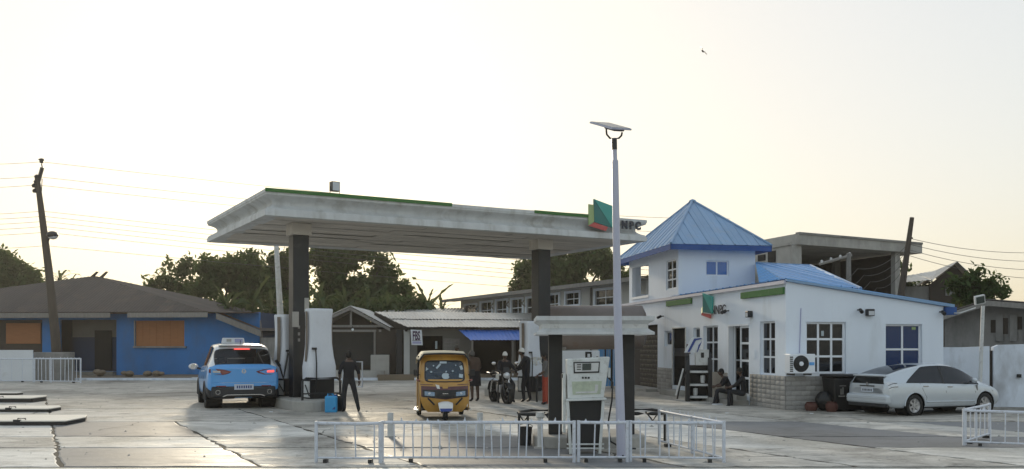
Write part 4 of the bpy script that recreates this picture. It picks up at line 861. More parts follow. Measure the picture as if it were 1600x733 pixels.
# ---------------------------------------------------------------- trees, bananas, bushes
def crown_mesh(blobs, nl, size, seed, mtl, hollow=.45):
    rg = np.random.default_rng(seed); bl = np.array(blobs, float); vol = (bl[:, 3] * bl[:, 4] * bl[:, 5]) ** .75; sub = []
    for b in bl:                                   # each lobe breaks into many small sprays with gaps between
        k_ = int(rg.integers(9, 13))
        dv = rg.normal(size=(k_, 3)); dv /= np.linalg.norm(dv, axis=1)[:, None]; rr0 = rg.uniform(.2, 1.1, k_)[:, None]
        cs = b[:3] + dv * rr0 * b[3:6]; rs = (b[3] * b[4] * b[5]) ** (1 / 3) * rg.uniform(.16, .36, k_)
        sub += [np.r_[c_, r_ * 1.2, r_ * 1.2, r_ * .85] for c_, r_ in zip(cs, rs)]
    bl = np.array(sub); vol = (bl[:, 3] * bl[:, 4] * bl[:, 5]) ** .7
    pick = rg.choice(len(bl), int(nl * .68) // 7, p=vol / vol.sum())
    dirs = rg.normal(size=(len(pick), 3)); dirs /= np.linalg.norm(dirs, axis=1)[:, None]; rr = (hollow + (1.06 - hollow) * rg.random(len(pick)) ** .7)[:, None]
    cc = bl[pick, :3] + dirs * rr * bl[pick, 3:6]
    c = np.repeat(cc, 7, 0) + rg.normal(size=(len(cc) * 7, 3)) * size * 1.0
    n = len(c); a = rg.normal(size=(n, 3)); a /= np.linalg.norm(a, axis=1)[:, None]; b = rg.normal(size=(n, 3)); b -= a * (a * b).sum(1)[:, None]; b /= np.linalg.norm(b, axis=1)[:, None]
    s = size * rg.uniform(.6, 1.3, n)[:, None]
    v = np.stack([c - a * s, c + b * s * .42 + np.cross(a, b) * s * .12, c + a * s, c - b * s * .42 + np.cross(a, b) * s * .12], 1).reshape(-1, 3)
    me = bpy.data.meshes.new('crown'); me.vertices.add(n * 4); me.vertices.foreach_set('co', v.ravel()); me.loops.add(n * 4); me.loops.foreach_set('vertex_index', np.arange(n * 4)); me.polygons.add(n); me.polygons.foreach_set('loop_start', np.arange(n) * 4); me.polygons.foreach_set('loop_total', np.full(n, 4))
    me.materials.append(mtl); me.update(calc_edges=True); return me
def tree(label, px, Z, blobs_px, nl, size, seed, mtl='leaf_dark', trunk=.25, group=None, name='broadleaf_tree', hollow=.45, bpx=None):
    """blobs_px: (px, py, radius in px, radius z in px, depth offset m); the crown is built at its true distance"""
    base = Vector(((px - 800) / F * Z, Z, .2)); t = thing(name, label, 'tree', base, 0, group)
    bl = []
    for (bx, by, rx, rz, dy) in blobs_px:
        p = P(bx, by, Z + dy) - base; k = (Z + dy) / F; bl.append((p.x, p.y, p.z, rx * k, rx * k * .9, rz * k))
    o = put(crown_mesh(bl, nl, size, seed, M[mtl], hollow), 'crown', t); o['kind'] = 'stuff'
    top = max(b[2] for b in bl) * .62; fork = Vector((0, 0, top * .42)); rg = random.Random(seed)
    mb = MB(); mb.tube([(0, 0, -.3), (.05, 0, top * .2), fork], [trunk * 1.25, trunk, trunk * .8], 8); mb.build('trunk', M['bark'], t, smooth=60)
    for b in bl:
        e = Vector(b[:3]); m_ = fork.lerp(e, .5) + Vector((rg.uniform(-.4, .4), rg.uniform(-.4, .4), .3))
        mb = MB(); mb.tube([fork * .95, m_, e, e + Vector((rg.uniform(-.5, .5), 0, b[5] * .6))], [trunk * .6, trunk * .35, trunk * .18, trunk * .08], 6); mb.build('limb', M['bark'], t, smooth=60)
    return t
gB = 'trees behind the shops and houses'
tree('thin open tree with sky showing through beside the blue roof', 275, 72, [(262, 432, 22, 16, 0), (290, 418, 14, 18, 0), (245, 450, 14, 12, 0), (278, 452, 26, 12, 0), (305, 440, 12, 14, 1), (300, 460, 16, 12, 0)], 2300, .26, 1, trunk=.16, group=gB)
tree('rounded dark tree between the thin tree and the canopy post', 345, 70, [(335, 420, 26, 24, 0), (368, 412, 26, 16, 1), (392, 418, 18, 18, 0), (330, 452, 26, 20, 0), (372, 446, 34, 24, 1), (400, 450, 20, 30, 0)], 9000, .27, 2, group=gB)
tree('bushy tree seen past the pale lamp post left of the column', 436, 74, [(430, 420, 20, 16, 0), (455, 408, 20, 20, 0), (425, 452, 30, 26, 0), (460, 448, 30, 30, 0)], 6500, .27, 3, group=gB)
tree('tall broad tree filling the gap under the canopy middle', 530, 76, [(505, 400, 34, 26, 0), (550, 398, 36, 24, 1), (590, 425, 28, 26, 0), (520, 440, 44, 36, 0), (570, 455, 46, 34, 0), (615, 455, 24, 24, 0), (632, 472, 16, 14, 0)], 16000, .28, 4, trunk=.4, group=gB)
tree('dark leafy tree behind the right canopy column', 880, 80, [(825, 430, 26, 24, 0), (860, 415, 34, 28, 0), (905, 405, 38, 30, 0), (940, 415, 24, 28, 0), (890, 440, 46, 28, 0), (812, 450, 12, 14, 0), (965, 440, 24, 22, 0), (1000, 455, 18, 18, 0)], 15000, .29, 5, trunk=.4, group=gB)
tree('leafy tree at the far left behind the blue house', 20, 74, [(8, 420, 26, 20, 0), (35, 436, 24, 20, 0), (12, 450, 40, 24, 0), (-20, 420, 34, 36, 0), (58, 446, 14, 14, 0)], 9000, .27, 6, group=gB)
tree('small clumpy tree between the gabled house and stained house', 1525, 42, [(1500, 446, 16, 12, 0), (1520, 438, 14, 12, 0), (1552, 450, 18, 14, 0), (1530, 462, 26, 16, 0), (1510, 468, 16, 14, 0)], 3800, .16, 8, trunk=.12, group=gB)
tree('scrubby little tree between the unfinished floor and pale roof', 1415, 52, [(1408, 418, 9, 8, 0), (1430, 452, 22, 10, 0), (1412, 447, 14, 10, 0)], 1100, .17, 9, trunk=.1, group=gB)
def blade(L_, W_, droop, seed, n=7):
    rg = random.Random(seed); mb = MB(); L_pts = []
    for i in range(n + 1):
        t = i / n; x = L_ * t * (1 - .18 * droop * t); z = L_ * (.9 * t - droop * t * t); w = W_ * math.sin(math.pi * min(1, t * .94 + .06)) ** .7 * (.85 + rg.uniform(-.3, .3)); L_pts.append((x, z, w))
    for side in (1, -1):
        vs = []
        for x, z, w in L_pts: vs += [(x, 0, z), (x + (.0), side * w, z + w * .25)]
        mb.add(vs, [(2 * i, 2 * i + 1, 2 * i + 3, 2 * i + 2) for i in range(n)])
    return mb.mesh('leaf', M['leaf_banana'])
blades = [blade(2.6, .24, .6, 1, 12), blade(2.3, .26, 1.0, 2, 12), blade(2.8, .22, .3, 3, 12), blade(2.2, .24, 1.4, 4, 12)]
palms = [blade(2.2, .07, .8, 5), blade(2.4, .07, 1.15, 6)]
def banana(label, px, Z, py_c, sc, seed, nlf=9, bl=blades, name='banana_plant', group='banana plants behind the shops'):
    rg = random.Random(seed); b = P(px, py_c, Z); t = thing(name, label, 'palm' if bl is palms else 'banana plant', (b.x, b.y, .2), rg.uniform(0, 6), group)
    h = b.z - .2; mb = MB(); mb.tube([(0, 0, -.2), (.03, 0, h * .5), (0, 0, h)], [.16 * sc, .13 * sc, .07 * sc], 8); mb.build('stem', M['leaf_banana'] if bl is blades else M['bark'], t, smooth=60)
    for i in range(nlf):
        put(bl[i % len(bl)], 'leaf', t, (0, 0, h - .05 - .02 * i), (rg.uniform(-.25, .25), rg.uniform(-.35, .35) - (.7 if i < 2 and bl is blades else 0), i * 2.4 + rg.uniform(-.3, .3)), (sc * rg.uniform(.55, .95) * (.85 if bl is blades else 1),) * 3)
for i, (px, Z, py, sc, lb) in enumerate(((355, 57, 478, .95, 'banana clump nearest the blue house lean-to roof'), (395, 58, 472, 1.05, 'banana plant left of the pale lamp post'), (425, 59, 480, .9, 'low banana plant close behind the pale lamp post'), (500, 59, 470, 1.1, 'banana plant rising behind the left canopy column'),
    (540, 60, 474, 1.0, 'banana plant above the kiosk gable'), (575, 60, 470, 1.0, 'banana plant above the kiosk right slope'), (605, 61, 476, .9, 'banana plant above the left end of the zinc roof'), (630, 62, 482, .7, 'smaller banana plant over the zinc roof shed'), (668, 64, 478, 1.15, 'lone banana plant standing against the sky by the pale building'), (690, 64, 486, .8, 'short banana plant touching the pale building eave'))):
    banana(lb, px, Z, py, sc, 20 + i, 12 if sc > .85 else 10)
for i, (px, Z, py, sc, lb) in enumerate(((92, 62, 434, 1.1, 'feathery palm just right of the leaning pole'), (112, 62, 440, .9, 'lower feathery palm above the brown roof'))): banana(lb, px, Z, py, sc, 60 + i, 14, palms, 'palm_tree', 'palms behind the blue house')
for i, (px, Z, py, w, h, lb) in enumerate(((345, 60, 492, 34, 22, 'dense bush behind the lean-to roof'), (400, 60, 505, 40, 30, 'dense bush above the grey concrete wall'), (455, 61, 500, 36, 30, 'dark bush behind the left pumps'), (520, 62, 490, 40, 22, 'dark bush behind the kiosk roof'), (585, 63, 488, 44, 18, 'bush behind the zinc roof left end'), (640, 64, 488, 34, 14, 'bush behind the flat grey shed roof'))):
    base = P(px, 560, Z); base.z = .2; t = thing('bush', lb, 'bush', base, 0, 'bushes behind the shops'); p = P(px, py, Z) - base; k = Z / F
    rg = random.Random(i); bl = [(p.x + rg.uniform(-1, 1), rg.uniform(-.6, .6), p.z + rg.uniform(-.4, .4), w * k * .7, 1.2, h * k) for _ in range(4)]
    o = put(crown_mesh(bl, 3600, .22, 30 + i, M['leaf_mid'], .4), 'foliage', t); o['kind'] = 'stuff'
    mb = MB(); mb.tube([(0, 0, -.2), (0, 0, p.z)], .08, 6); mb.build('stem', M['bark'], t)

# ---------------------------------------------------------------- poles and wires
pw = thing('utility_pole', 'dark timber utility pole leaning left beside the blue house', 'pole', P(92, 595, 49.9).xy.to_3d())
o0 = pw.location
rel = lambda px, py, Z=49.9: P(px, py, Z) - o0
q = MB(); q.tube([rel(92, 596) * 1 + Vector((0, 0, -.3)), rel(86, 520), rel(76, 420), rel(66, 340), rel(58, 278)], [.27, .24, .20, .165, .13], 10); q.build('shaft', M['wood_pole'], pw, smooth=60)
q = MB(); q.tube([rel(56, 300), rel(61, 280), rel(66, 262)], .10, 6); q.build('steel_extension', M['black_metal'], pw)
q = MB(); q.tube([rel(66, 262), rel(65, 256)], .03, 6); c = rel(65, 251); q.lathe([(0, -.16), (.1, -.12), (.11, 0), (.16, .03), (.16, .07), (.05, .12), (0, .12)], 10, c); q.build('insulator', M['black_metal'], pw)
for (px, py) in ((58, 276), (57, 284), (54, 290), (55, 298)): q = MB(); c = rel(px, py); q.lathe([(0, -.12), (.13, -.1), (.15, .02), (.08, .1), (0, .12)], 8, c); q.build('insulator', M['black_metal'], pw)
q = MB(); q.tube([rel(66, 279), rel(65, 299), rel(60, 300)], .025, 5); q.build('stay_rod', M['black_metal'], pw)
for py in (336, 345, 353, 362, 381): q = MB(); pxp = 58 + (py - 278) * .115; q.tube([rel(pxp - 4, py), rel(pxp + 5, py)], .04, 6); q.build('shackle', M['black_metal'], pw)
sl_ = thing('street_lamp', 'round dark lamp head on a short arm of the leaning pole', 'street lamp', P(74, 381, 49.7)); o0 = sl_.location
q = MB(); q.tube([rel(74, 381, 49.7), rel(77, 372, 49.5)], .04, 6); q.build('arm', M['black_metal'], sl_)
q = MB(); c = rel(82, 367, 49.4); q.sphere(c, (.30, .3, .20), 12); q.build('lamp_head', M['column'], sl_, smooth=60); q = MB(); q.sphere(c + Vector((.02, 0, -.06)), (.25, .25, .19), 12); q.build('lamp_lens', M['lens'], sl_, smooth=60)
def wire(pts, label, r=.016, group='overhead wires', sag=.0):
    out = []
    for (a, b) in zip(pts, pts[1:]):
        for k in range(12):
            t = k / 12; p = Vector(a).lerp(Vector(b), t); p.z -= sag * 4 * t * (1 - t); out.append(p)
    out.append(Vector(pts[-1])); rs = [r * max(1, p.y / 50) for p in out]
    q = MB(); q.tube(out, rs, 5); o = q.build('power_line', M['wire'], None); return tag(o, label, 'wire', group)
ws = [(65, 253, 248, 70, 'topmost wire meeting the pin insulator of the leaning pole'), (58, 276, 271, 278, 'second wire from the top of the leaning pole'), (57, 289, 287, 292, 'third wire from the top of the leaning pole'),
      (66, 330, 329, 0, 'fourth wire at the pole neck'), (67, 338, 337, 0, 'fifth wire at the pole neck'), (68, 346, 345, 0, 'wire just above the round lamp head'), (69, 354, 353.5, 0, 'wire level with the round lamp top'), (70, 363, 362, 0, 'wire level with the round lamp'), (72, 384, 382, 0, 'lowest wire passing under the round lamp')]
ends = [(640, 330), (640, 352), (640, 362), (820, 424), (820, 432), (820, 441), (820, 446), (820, 452), (820, 460)]
for (px, py, yl, _, lb), (ex, ey) in zip(ws, ends):
    a = P(px, py, 49.9); wire([P(-260, yl - 2, 46), a], lb + ', span leaving to the left', .011, sag=.25)
    wire([a, P(ex + 500, ey + 12, 140)], lb + ', long span towards the right', .011, sag=.8)
rp = thing('utility_pole', 'dark slim pole leaning right above the office roof', 'pole', P(1404, 600, 41).xy.to_3d()); o0 = rp.location
q = MB(); q.tube([rel(1402, 590, 41), rel(1408, 460, 41), rel(1425, 340, 41)], [.19, .16, .10], 8); q.build('shaft', M['wood_pole'], rp, smooth=60)
for py, px in ((372, 1421), (395, 1417)): q = MB(); q.tube([rel(px - 4, py, 41), rel(px + 5, py, 41)], .04, 5); q.build('shackle', M['black_metal'], rp)
ip = thing('utility_pole', 'grey pole with a crossarm in front of the unfinished floor', 'pole', P(1326, 600, 42).xy.to_3d()); o0 = ip.location
q = MB(); q.tube([rel(1326, 600, 42), rel(1326, 396, 42)], [.16, .11], 8); q.build('shaft', M['grey_wall'], ip)
q = MB(); q.tube([rel(1280, 413, 42), rel(1331, 399, 42)], .07, 6); q.build('crossarm', M['grey_wood'], ip)
for k in range(4): q = MB(); p = rel(1284 + k * 14.5, 412 - k * 4, 42); q.lathe([(0, 0), (.06, .02), (.06, .14), (0, .17)], 6, p); q.build('insulator', M['old_white'], ip)
for k in range(4):
    wire([P(1286 + k * 14.5, 440 + k * 6, 41.8), P(1340 + k * 10, 420 + k * 10, 41.5), P(1418, 382 + k * 9, 41)], ('uppermost', 'second', 'third', 'lowest')[k] + ' slack wire crossing the dark unfinished floor', .012, 'slack wires by the unfinished floor', .35)
    wire([P(1419, 372 + k * 9, 41), P(1640, 394 + k * 14, 46)], ('uppermost', 'second', 'third', 'lowest')[k] + ' wire leaving the slim right pole', .012, 'wires of the right pole', .25)
# slim pale post behind the pumps
tp_ = thing('lamp_post', 'slim pale lamp post rising behind the left pumps', 'lamp post', P(443, 612, 36).xy.to_3d()); o0 = tp_.location
q = MB(); q.tube([rel(444, 614, 36), rel(438, 490, 36), rel(431, 372, 36), rel(428, 320, 36)], [.13, .12, .085, .07], 10); q.build('shaft', M['old_white'], tp_, smooth=60); q = MB(); p = rel(428, 320, 36); q.box(p.x - .5, p.x + .1, p.y - .1, p.y + .1, p.z, p.z + .06); q.build('lamp_head', M['column'], tp_)
# floodlight post by the silver car
fp = thing('floodlight_post', 'slim white post with a square floodlight behind the silver car', 'floodlight', P(1531, 634, 27.3).xy.to_3d()); o0 = fp.location
q = MB(); q.tube([rel(1530, 637, 27.3), rel(1536, 478, 27.3)], [.055, .05], 10); q.build('shaft', M['old_white'], fp, smooth=60)
c = rel(1531, 468.5, 27.15); Mx = Matrix.Translation(c) @ Matrix.Rotation(rad(-12), 4, 'Y') @ Matrix.Rotation(rad(15), 4, 'X')
q = MB(); q.box(-.15, .15, -.03, .06, -.13, .13, 0, Mx); q.build('housing', M['old_white'], fp, bevel=.01); q = MB(); q.box(-.12, .12, -.04, -.031, -.10, .10, 0, Mx); q.build('lens', M['screen'], fp)
q = MB(); q.tube([rel(1524, 481, 27.2), rel(1500, 489, 26.9), rel(1484, 490, 27.3)], .02, 5); q.build('cable', M['old_white'], fp)
# bird
bd = MB(); bd.sphere((0, 0, 0), (.16, .06, .06), 8); bd.add([(0, 0, .02), (.10, .3, .10), (-.12, .3, .10), (.02, .5, .05), (0, -.0, .02), (.10, -.3, .10), (-.12, -.3, .10), (.02, -.5, .05)], [(0, 1, 3, 2), (4, 6, 7, 5)]); bd.add([(-.14, .03, 0), (-.3, .05, .01), (-.3, -.05, .01), (-.14, -.03, 0)], [(0, 1, 2, 3)])
tag(bd.build('bird', M['black'], loc=P(1098, 80, 62), rot=(.9, .3, .9)), 'small dark bird high in the pale sky', 'bird')
# ---------------------------------------------------------------- barriers
def barrier(label, a, b, hgt, bars, group, spikes=True, mtl='fence_paint', end=(True, True), lean=.0, posts=()):
    a, b = Vector(a), Vector(b); dv = b - a; L = dv.length
    t = thing('barrier', label, 'barrier', (a.x, a.y, .02), math.atan2(dv.y, dv.x), group); m = M[mtl]
    r = .022 * max(1, hgt / .62) ** .5
    q = MB(); q.tube([(0, 0, hgt), (L * .33, 0, hgt - R.uniform(0, .008)), (L * .66, 0, hgt + R.uniform(-.008, .005)), (L, 0, hgt)], r * 1.15, 8); q.build('top_rail', m, t, smooth=60)
    q = MB(); q.tube([(0, 0, .07), (L, 0, .07)], r * .8, 8); q.build('bottom_rail', m, t, smooth=60)
    for e, x in ((end[0], 0), (end[1], L)):
        if e: q = MB(); q.tube([(x, 0, -.01), (x, 0, hgt + .03)], r * 1.25, 8); q.build('post', m, t, smooth=60)
    for p in posts: q = MB(); q.tube([(L * p, 0, -.01), (L * p, 0, hgt + .02)], r * 1.25, 8); q.build('post', m, t, smooth=60)
    for x in (L * .15, L * .85): q = MB(); q.box(x - .03, x + .03, -.06, .06, -.012, .05); q.build('foot', M['black_metal'], t)
    for k in bars:
        x = L * k; q = MB(); q.tube([(x, R.uniform(-.006, .006), .07), (x + R.uniform(-.02, .02), R.uniform(-.008, .008), hgt)], r * .55, 6); q.build('bar', m, t)
    if spikes:
        n = max(2, int(L / .2))
        for i in range(n):
            if R.random() < .42: continue
            x = (i + .5) * L / n + R.uniform(-.03, .03); h = R.uniform(.03, .075); q = MB(); q.add([(x - .022, -.006, hgt + r * .9), (x + .022, -.006, hgt + r * .9), (x + .022, .006, hgt + r * .9), (x - .022, .006, hgt + r * .9), (x + R.uniform(-.015, .015), 0, hgt + r + h)], [(0, 1, 4), (1, 2, 4), (2, 3, 4), (3, 0, 4), (3, 2, 1, 0)]); q.build('spike', m, t)
    return t
gF = 'white tube barriers along the forecourt front'
def fr(px, Z): return ((px - 800) / F * Z, Z, 0)
def fbars(p0, p1, ps): return [(p - p0) / (p1 - p0) for p in ps]
barrier('short left end of the white front barrier, ahead of the blue jerrycan', fr(494, 14.55), fr(594, 14.5), .615, fbars(494, 594, (525, 556, 585)), gF, False)
barrier('long middle white barrier in front of the yellow tricycle', fr(597, 14.6), fr(897, 14.6), .62, fbars(597, 897, (617, 630, 646, 659, 674, 687, 702, 716, 729, 743, 756, 769, 783, 796, 810, 822, 848, 873)), gF)
barrier('short white barrier in front of the old fuel dispenser', fr(904, 14.62), fr(980, 14.62), .62, fbars(904, 980, (928, 952)), gF)
barrier('white barrier right of the solar lamp pole', fr(985, 14.65), fr(1131, 14.5), .62, fbars(985, 1131, (1001, 1008, 1031, 1046, 1061, 1085, 1100, 1115)), gF)
barrier('white barrier running back from the right front corner', fr(1131, 14.56), fr(1030, 17.2), .62, (.12, .25, .38, .5, .62, .74, .86), gF, posts=(.45,))
gL = 'white barriers beside the blue house'
barrier('far white barrier with bare rails at the left edge of the view', fr(-60, 46.9), fr(52, 46.6), 1.16, (.1, .25, .4, .55, .7, .85), gL, False)
barrier('far white barrier with crooked bars below the leaning pole', fr(54, 46.4), fr(126, 45.6), 1.18, (.08, .16, .25, .33, .41, .57, .66, .74, .82, .91), gL, True, posts=(.36,))
gR = 'white barriers in front of the silver car'
barrier('white barrier running off to the right in front of the silver car', fr(1506, 17.0), fr(1680, 16.3), .64, (.12, .25, .38, .5, .62, .74, .87), gR, True)
barrier('white barrier turning back beside the front wheel of the silver car', fr(1508, 17.1), fr(1546, 18.6), .65, (.2, .4, .6, .8), gR, False)
for i, (px, lb) in enumerate(((610, 'peeling white bollard left of the yellow tricycle'), (750, 'peeling white bollard right of the yellow tricycle'), (844, 'stubby white bollard beside the black bucket'))):
    Z = 18.6 if i < 2 else 16.6
    t = thing('bollard', lb, 'bollard', fr(px, Z), 0, 'white pipe bollards behind the front barrier')
    q = MB(); q.lathe([(.0, 0), (.06, 0), (.06, .5), (.05, .505), (.05, .44), (0, .44)] if i < 2 else [(0, 0), (.05, 0), (.05, .55), (.08, .57), (.075, .66), (.0, .66)], 12); q.build('pipe', M['old_white'], t, smooth=40)
    q = MB(); q.lathe([(0, 0), (.12, 0), (.11, .04), (0, .04)], 12); q.build('base', M['concrete'], t)

# ---------------------------------------------------------------- tank covers
for i, (px, yt, yb, lb) in enumerate(((103, 648, 666, 'nearest and largest raised pale tank cover at the left'), (77, 633.5, 645, 'second pale tank cover behind the nearest one'), (50, 617.5, 630, 'third pale tank cover towards the barrier'), (27, 612, 617.5, 'farthest tank cover, a thin dark edge at the left'))):
    Zf = F * H / (yb - Y0); th = (.13, .12, .17, .09)[i]; Zb = (H - th) * F / (yt - Y0); xr1 = (px - 800) / F * Zf
    t = thing('tank_cover', lb, 'tank cover', (xr1, Zf, 0), 0, 'raised pale tank covers at the left')
    dpt = max(.8, Zb - Zf); W_ = 3.4; ch = .25
    pl = [(-W_, 0, 0), (-.03, 0, 0), (0, .06, 0), (-.05, dpt * .6, 0), (-ch - .1, dpt, 0), (-W_ - .5, dpt, 0)]
    q = MB(); q.prism([(x * 1, y, .0) for x, y, z in pl], (0, 0, th - .03)); q.build('rim', M['black'], t)
    q = MB(); q.prism([(x + (.03 if x < -1 else -.0), y - .02 if y < .1 else y + .01, th - .028) for x, y, z in pl], (0, 0, .028)); q.build('lid', M['cover_lid'], t, bevel=.008)
    for xx in (-1.2, -1.9):
        q = MB(); q.tube([(xx, .18, th), (xx, .18, th + .035), (xx + .18, .18, th + .035), (xx + .18, .18, th)], .014, 5); q.build('handle', M['black_metal'], t)
        q = MB(); q.box(xx, xx + .16, -.03, .03, th - .05, th + .02); q.build('hinge', M['black_metal'], t)

# ---------------------------------------------------------------- pumps and islands
Mc = cn.matrix_basis
def cpt(u, v, z=0): return Mc @ Vector((u, v, z)) if False else Vector((CO.x + u * ca - v * sa, CO.y + u * sa + v * ca, z))
def island(u, v0, v1, w, h, label):
    t = thing('pump_island', label, 'kerb island', cpt(u, 0), CA)
    pl = [(-w, v0 + w, 0)] + [(-w * math.cos(k * math.pi / 8), v0 + w - w * math.sin(k * math.pi / 8), 0) for k in range(1, 8)] + [(w, v0 + w, 0), (w, v1, 0), (-w, v1, 0)]
    q = MB(); q.prism(pl, (0, 0, h)); q.build('kerb', M['old_concrete'], t, bevel=.03)
    q = MB(); q.prism([(x * .9, y * (1 if y > v0 + w * .5 else 1) + (.08 if y < v0 + w else 0), h) for x, y, z in pl], (0, 0, .02)); q.build('island_top', M['concrete'], t)
    return t
island(1.42, -.55, 4.2, .62, .30, 'raised concrete island under the two shrouded pumps')
island(9.86, -.3, 4.6, .62, .30, 'raised concrete island behind the motorbike at the right column')
def shroud_pump(label, u, v, rot, sc=1.0, group='pumps wrapped in white covers', tatter=False):
    t = thing('fuel_pump', label, 'fuel pump', cpt(u, v, .31), CA + rot, group, sc)
    lv = [(.56, .40, .30), (.9, .415, .30), (1.2, .37, .27), (1.55, .335, .245), (2.0, .325, .24), (2.3, .335, .25), (2.5, .35, .26), (2.53, .33, .24)]
    def ring(z, a, b, k):
        o_ = []
        for i in range(24):
            an = i * math.pi / 12; c_, s_ = math.cos(an), math.sin(an); x = a * math.copysign(abs(c_) ** .35, c_); y = b * math.copysign(abs(s_) ** .35, s_); w = 1 + .012 * math.sin(an * 5 + z * 4)
            o_.append((x * w + (.05 * max(0, 1.2 - z) if x > 0 else 0), y * w, z))
        return o_
    q = MB(); n = 24; fine = []
    for i in range(len(lv) - 1):
        for k in range(3): f = k / 3; fine.append(tuple(lv[i][j] * (1 - f) + lv[i + 1][j] * f for j in range(3)))
    fine.append(lv[-1]); vs = [p for j, l_ in enumerate(fine) for p in ring(*l_, j)]
    q.add(vs, [(i * n + k, i * n + (k + 1) % n, (i + 1) * n + (k + 1) % n, (i + 1) * n + k) for i in range(len(fine) - 1) for k in range(n)] + [tuple(range((len(fine) - 1) * n, len(fine) * n))]); q.build('cover', M['shroud'], t, smooth=50)
    box_obj('cabinet', M['black'], t, -.36, .36, -.25, .25, 0, .58, bevel=.01)
    box_obj('side_panel', M['old_white'], t, -.368, -.361, -.2, .2, .05, .5)
    for s_ in (-1, 1):
        q = MB(); q.grid(lambda a, b: (s_ * (.385 - .02 * math.sin(math.pi * a) + .02 * (1 - a)), -.09 + .13 * b, 1.05 + 1.4 * a), 8, 2); q.build('display_strip', M['brown_strip'], t)
    q = MB(); q.tube([(-.25, -.27, 1.42), (-.24, -.33, 1.40), (-.22, -.34, 1.0), (-.22, -.33, .5), (-.3, -.36, .15), (-.42, -.3, .1), (-.45, -.1, .4)], .018, 6); q.build('hose', M['black'], t, smooth=60)
    q = MB(); q.box(-.33, -.2, -.32, -.26, 1.38, 1.44); q.build('nozzle_hook', M['black'], t)
    q = MB(); q.lathe([(0, 0), (.05, 0), (.05, .05), (0, .05)], 10, (.36, -.02, 1.38), 'x'); q.box(.37, .42, -.03, .04, 1.2, 1.4); q.build('nozzle', M['black'], t)
    if tatter:
        for k in range(5):
            q = MB(); x = -.3 + k * .13; q.grid(lambda a, b: (x + .1 * b + .03 * math.sin(9 * a + k), -.30 - .03 * math.sin(6 * a + k * 2), .95 - (.15 + .2 * ((k * 7) % 3) / 2) * a + .3), 4, 2); q.build('torn_flap', M['cloth_white'], t)
    return t
shroud_pump('broad white covered pump right of the left canopy column', 1.71, .6, .12, 1.03)
shroud_pump('narrow white covered pump beside the blue taxi', 1.30, 2.45, .55, .98)
shroud_pump('ragged white covered pump behind the parked motorbike', 9.86 - .75, 1.1, .3, .93, tatter=True)
# guard hoops round the island ends
for (u, v, lb) in ((1.55, -.15, 'black hoop guard at the near end of the left island'), (9.4, .2, 'black hoop guard beside the right column')):
    t = thing('guard_hoop', lb, 'guard rail', cpt(u, v, .0), CA)
    q = MB(); q.tube([(-.55, 0, 0), (-.55, 0, .85), (-.45, 0, .93), (.45, 0, .93), (.55, 0, .85), (.55, 0, 0)], .035, 8); q.build('hoop', M['black_metal'], t, smooth=60)
    q = MB(); q.tube([(-.55, 0, .5), (.55, 0, .5)], .02, 6); q.build('crossbar', M['black_metal'], t)
# hose from the narrow pump into the car
t = thing('fuel_hose', 'black fuel hose reaching from the narrow pump to the blue taxi', 'hose', P(446, 600, 27.6))
b = t.location; q = MB(); q.tube([P(455, 556, 28) - b, P(450, 552, 27.8) - b, P(446, 575, 27.6) - b, P(443, 592, 27.5) - b, P(437, 572, 27.5) - b, P(433, 566, 27.4) - b], .03, 6); q.build('hose', M['black'], t, smooth=60)
q = MB(); q.tube([P(437, 572, 27.45) - b, P(431, 563, 27.35) - b], .045, 6); q.build('nozzle', M['black'], t)

# small canopy over the old dispenser
K = thing('small_canopy', 'small weathered white cove edged canopy on two black columns', 'canopy', Vector((fr(923, 17.0)[0], 17.0, 0)), 0)
hw, hd = 1.02, 1.0; zb_, zt_ = 2.04, 2.36
kp = [(-.3, zt_ - .02), (0, zt_), (0, zt_ - .075), (-.02, zt_ - .08)] + [(-.03 - .09 * math.sin(math.pi * k / 8), zt_ - .09 - .17 * k / 8) for k in range(9)] + [(-.01, zb_ + .05), (0, zb_ + .045), (0, zb_), (-.3, zb_ + .01)]
for s_ in range(4):
    vs = []
    for d_, z in kp:
        cs = [(-hw - d_, -hd - d_), (hw + d_, -hd - d_), (hw + d_, hd + d_), (-hw - d_, hd + d_)]
        for k in (s_, (s_ + 1) % 4): vs.append((*cs[k], z))
    q = MB(); q.add(vs, [(2 * i, 2 * i + 1, 2 * i + 3, 2 * i + 2) for i in range(len(kp) - 1)]); q.build('fascia', M['fascia'], K, smooth=35)
box_obj('roof_deck', M['old_white'], K, -hw + .1, hw - .1, -hd + .1, hd - .1, zb_ + .02, zt_ - .03)
Mk = lambda px, Z: fr(px, Z)[0] - K.location.x
for px in (868, 981): x = Mk(px, 17.0); box_obj('column', M['column'], K, x - .125, x + .125, .0, .25, .22, zb_ + .02, bevel=.01)
pl = thing('plinth', 'low rounded concrete plinth under the small canopy', 'plinth', K.location, 0)
q = MB(); pp = [(-1.05 + .35 * (1 - math.cos(k * math.pi / 12)) - 0 * k, .1 - .6 * math.sin(k * math.pi / 12), 0) for k in range(7)] + [(1.0 - .35 * (1 - math.cos(k * math.pi / 12)), .1 - .6 * math.sin(k * math.pi / 12), 0) for k in range(6, -1, -1)] + [(1.0, 1.2, 0), (-1.05, 1.2, 0)]; q.prism(pp, (0, 0, .22)); q.build('kerb', M['concrete'], pl, bevel=.03)
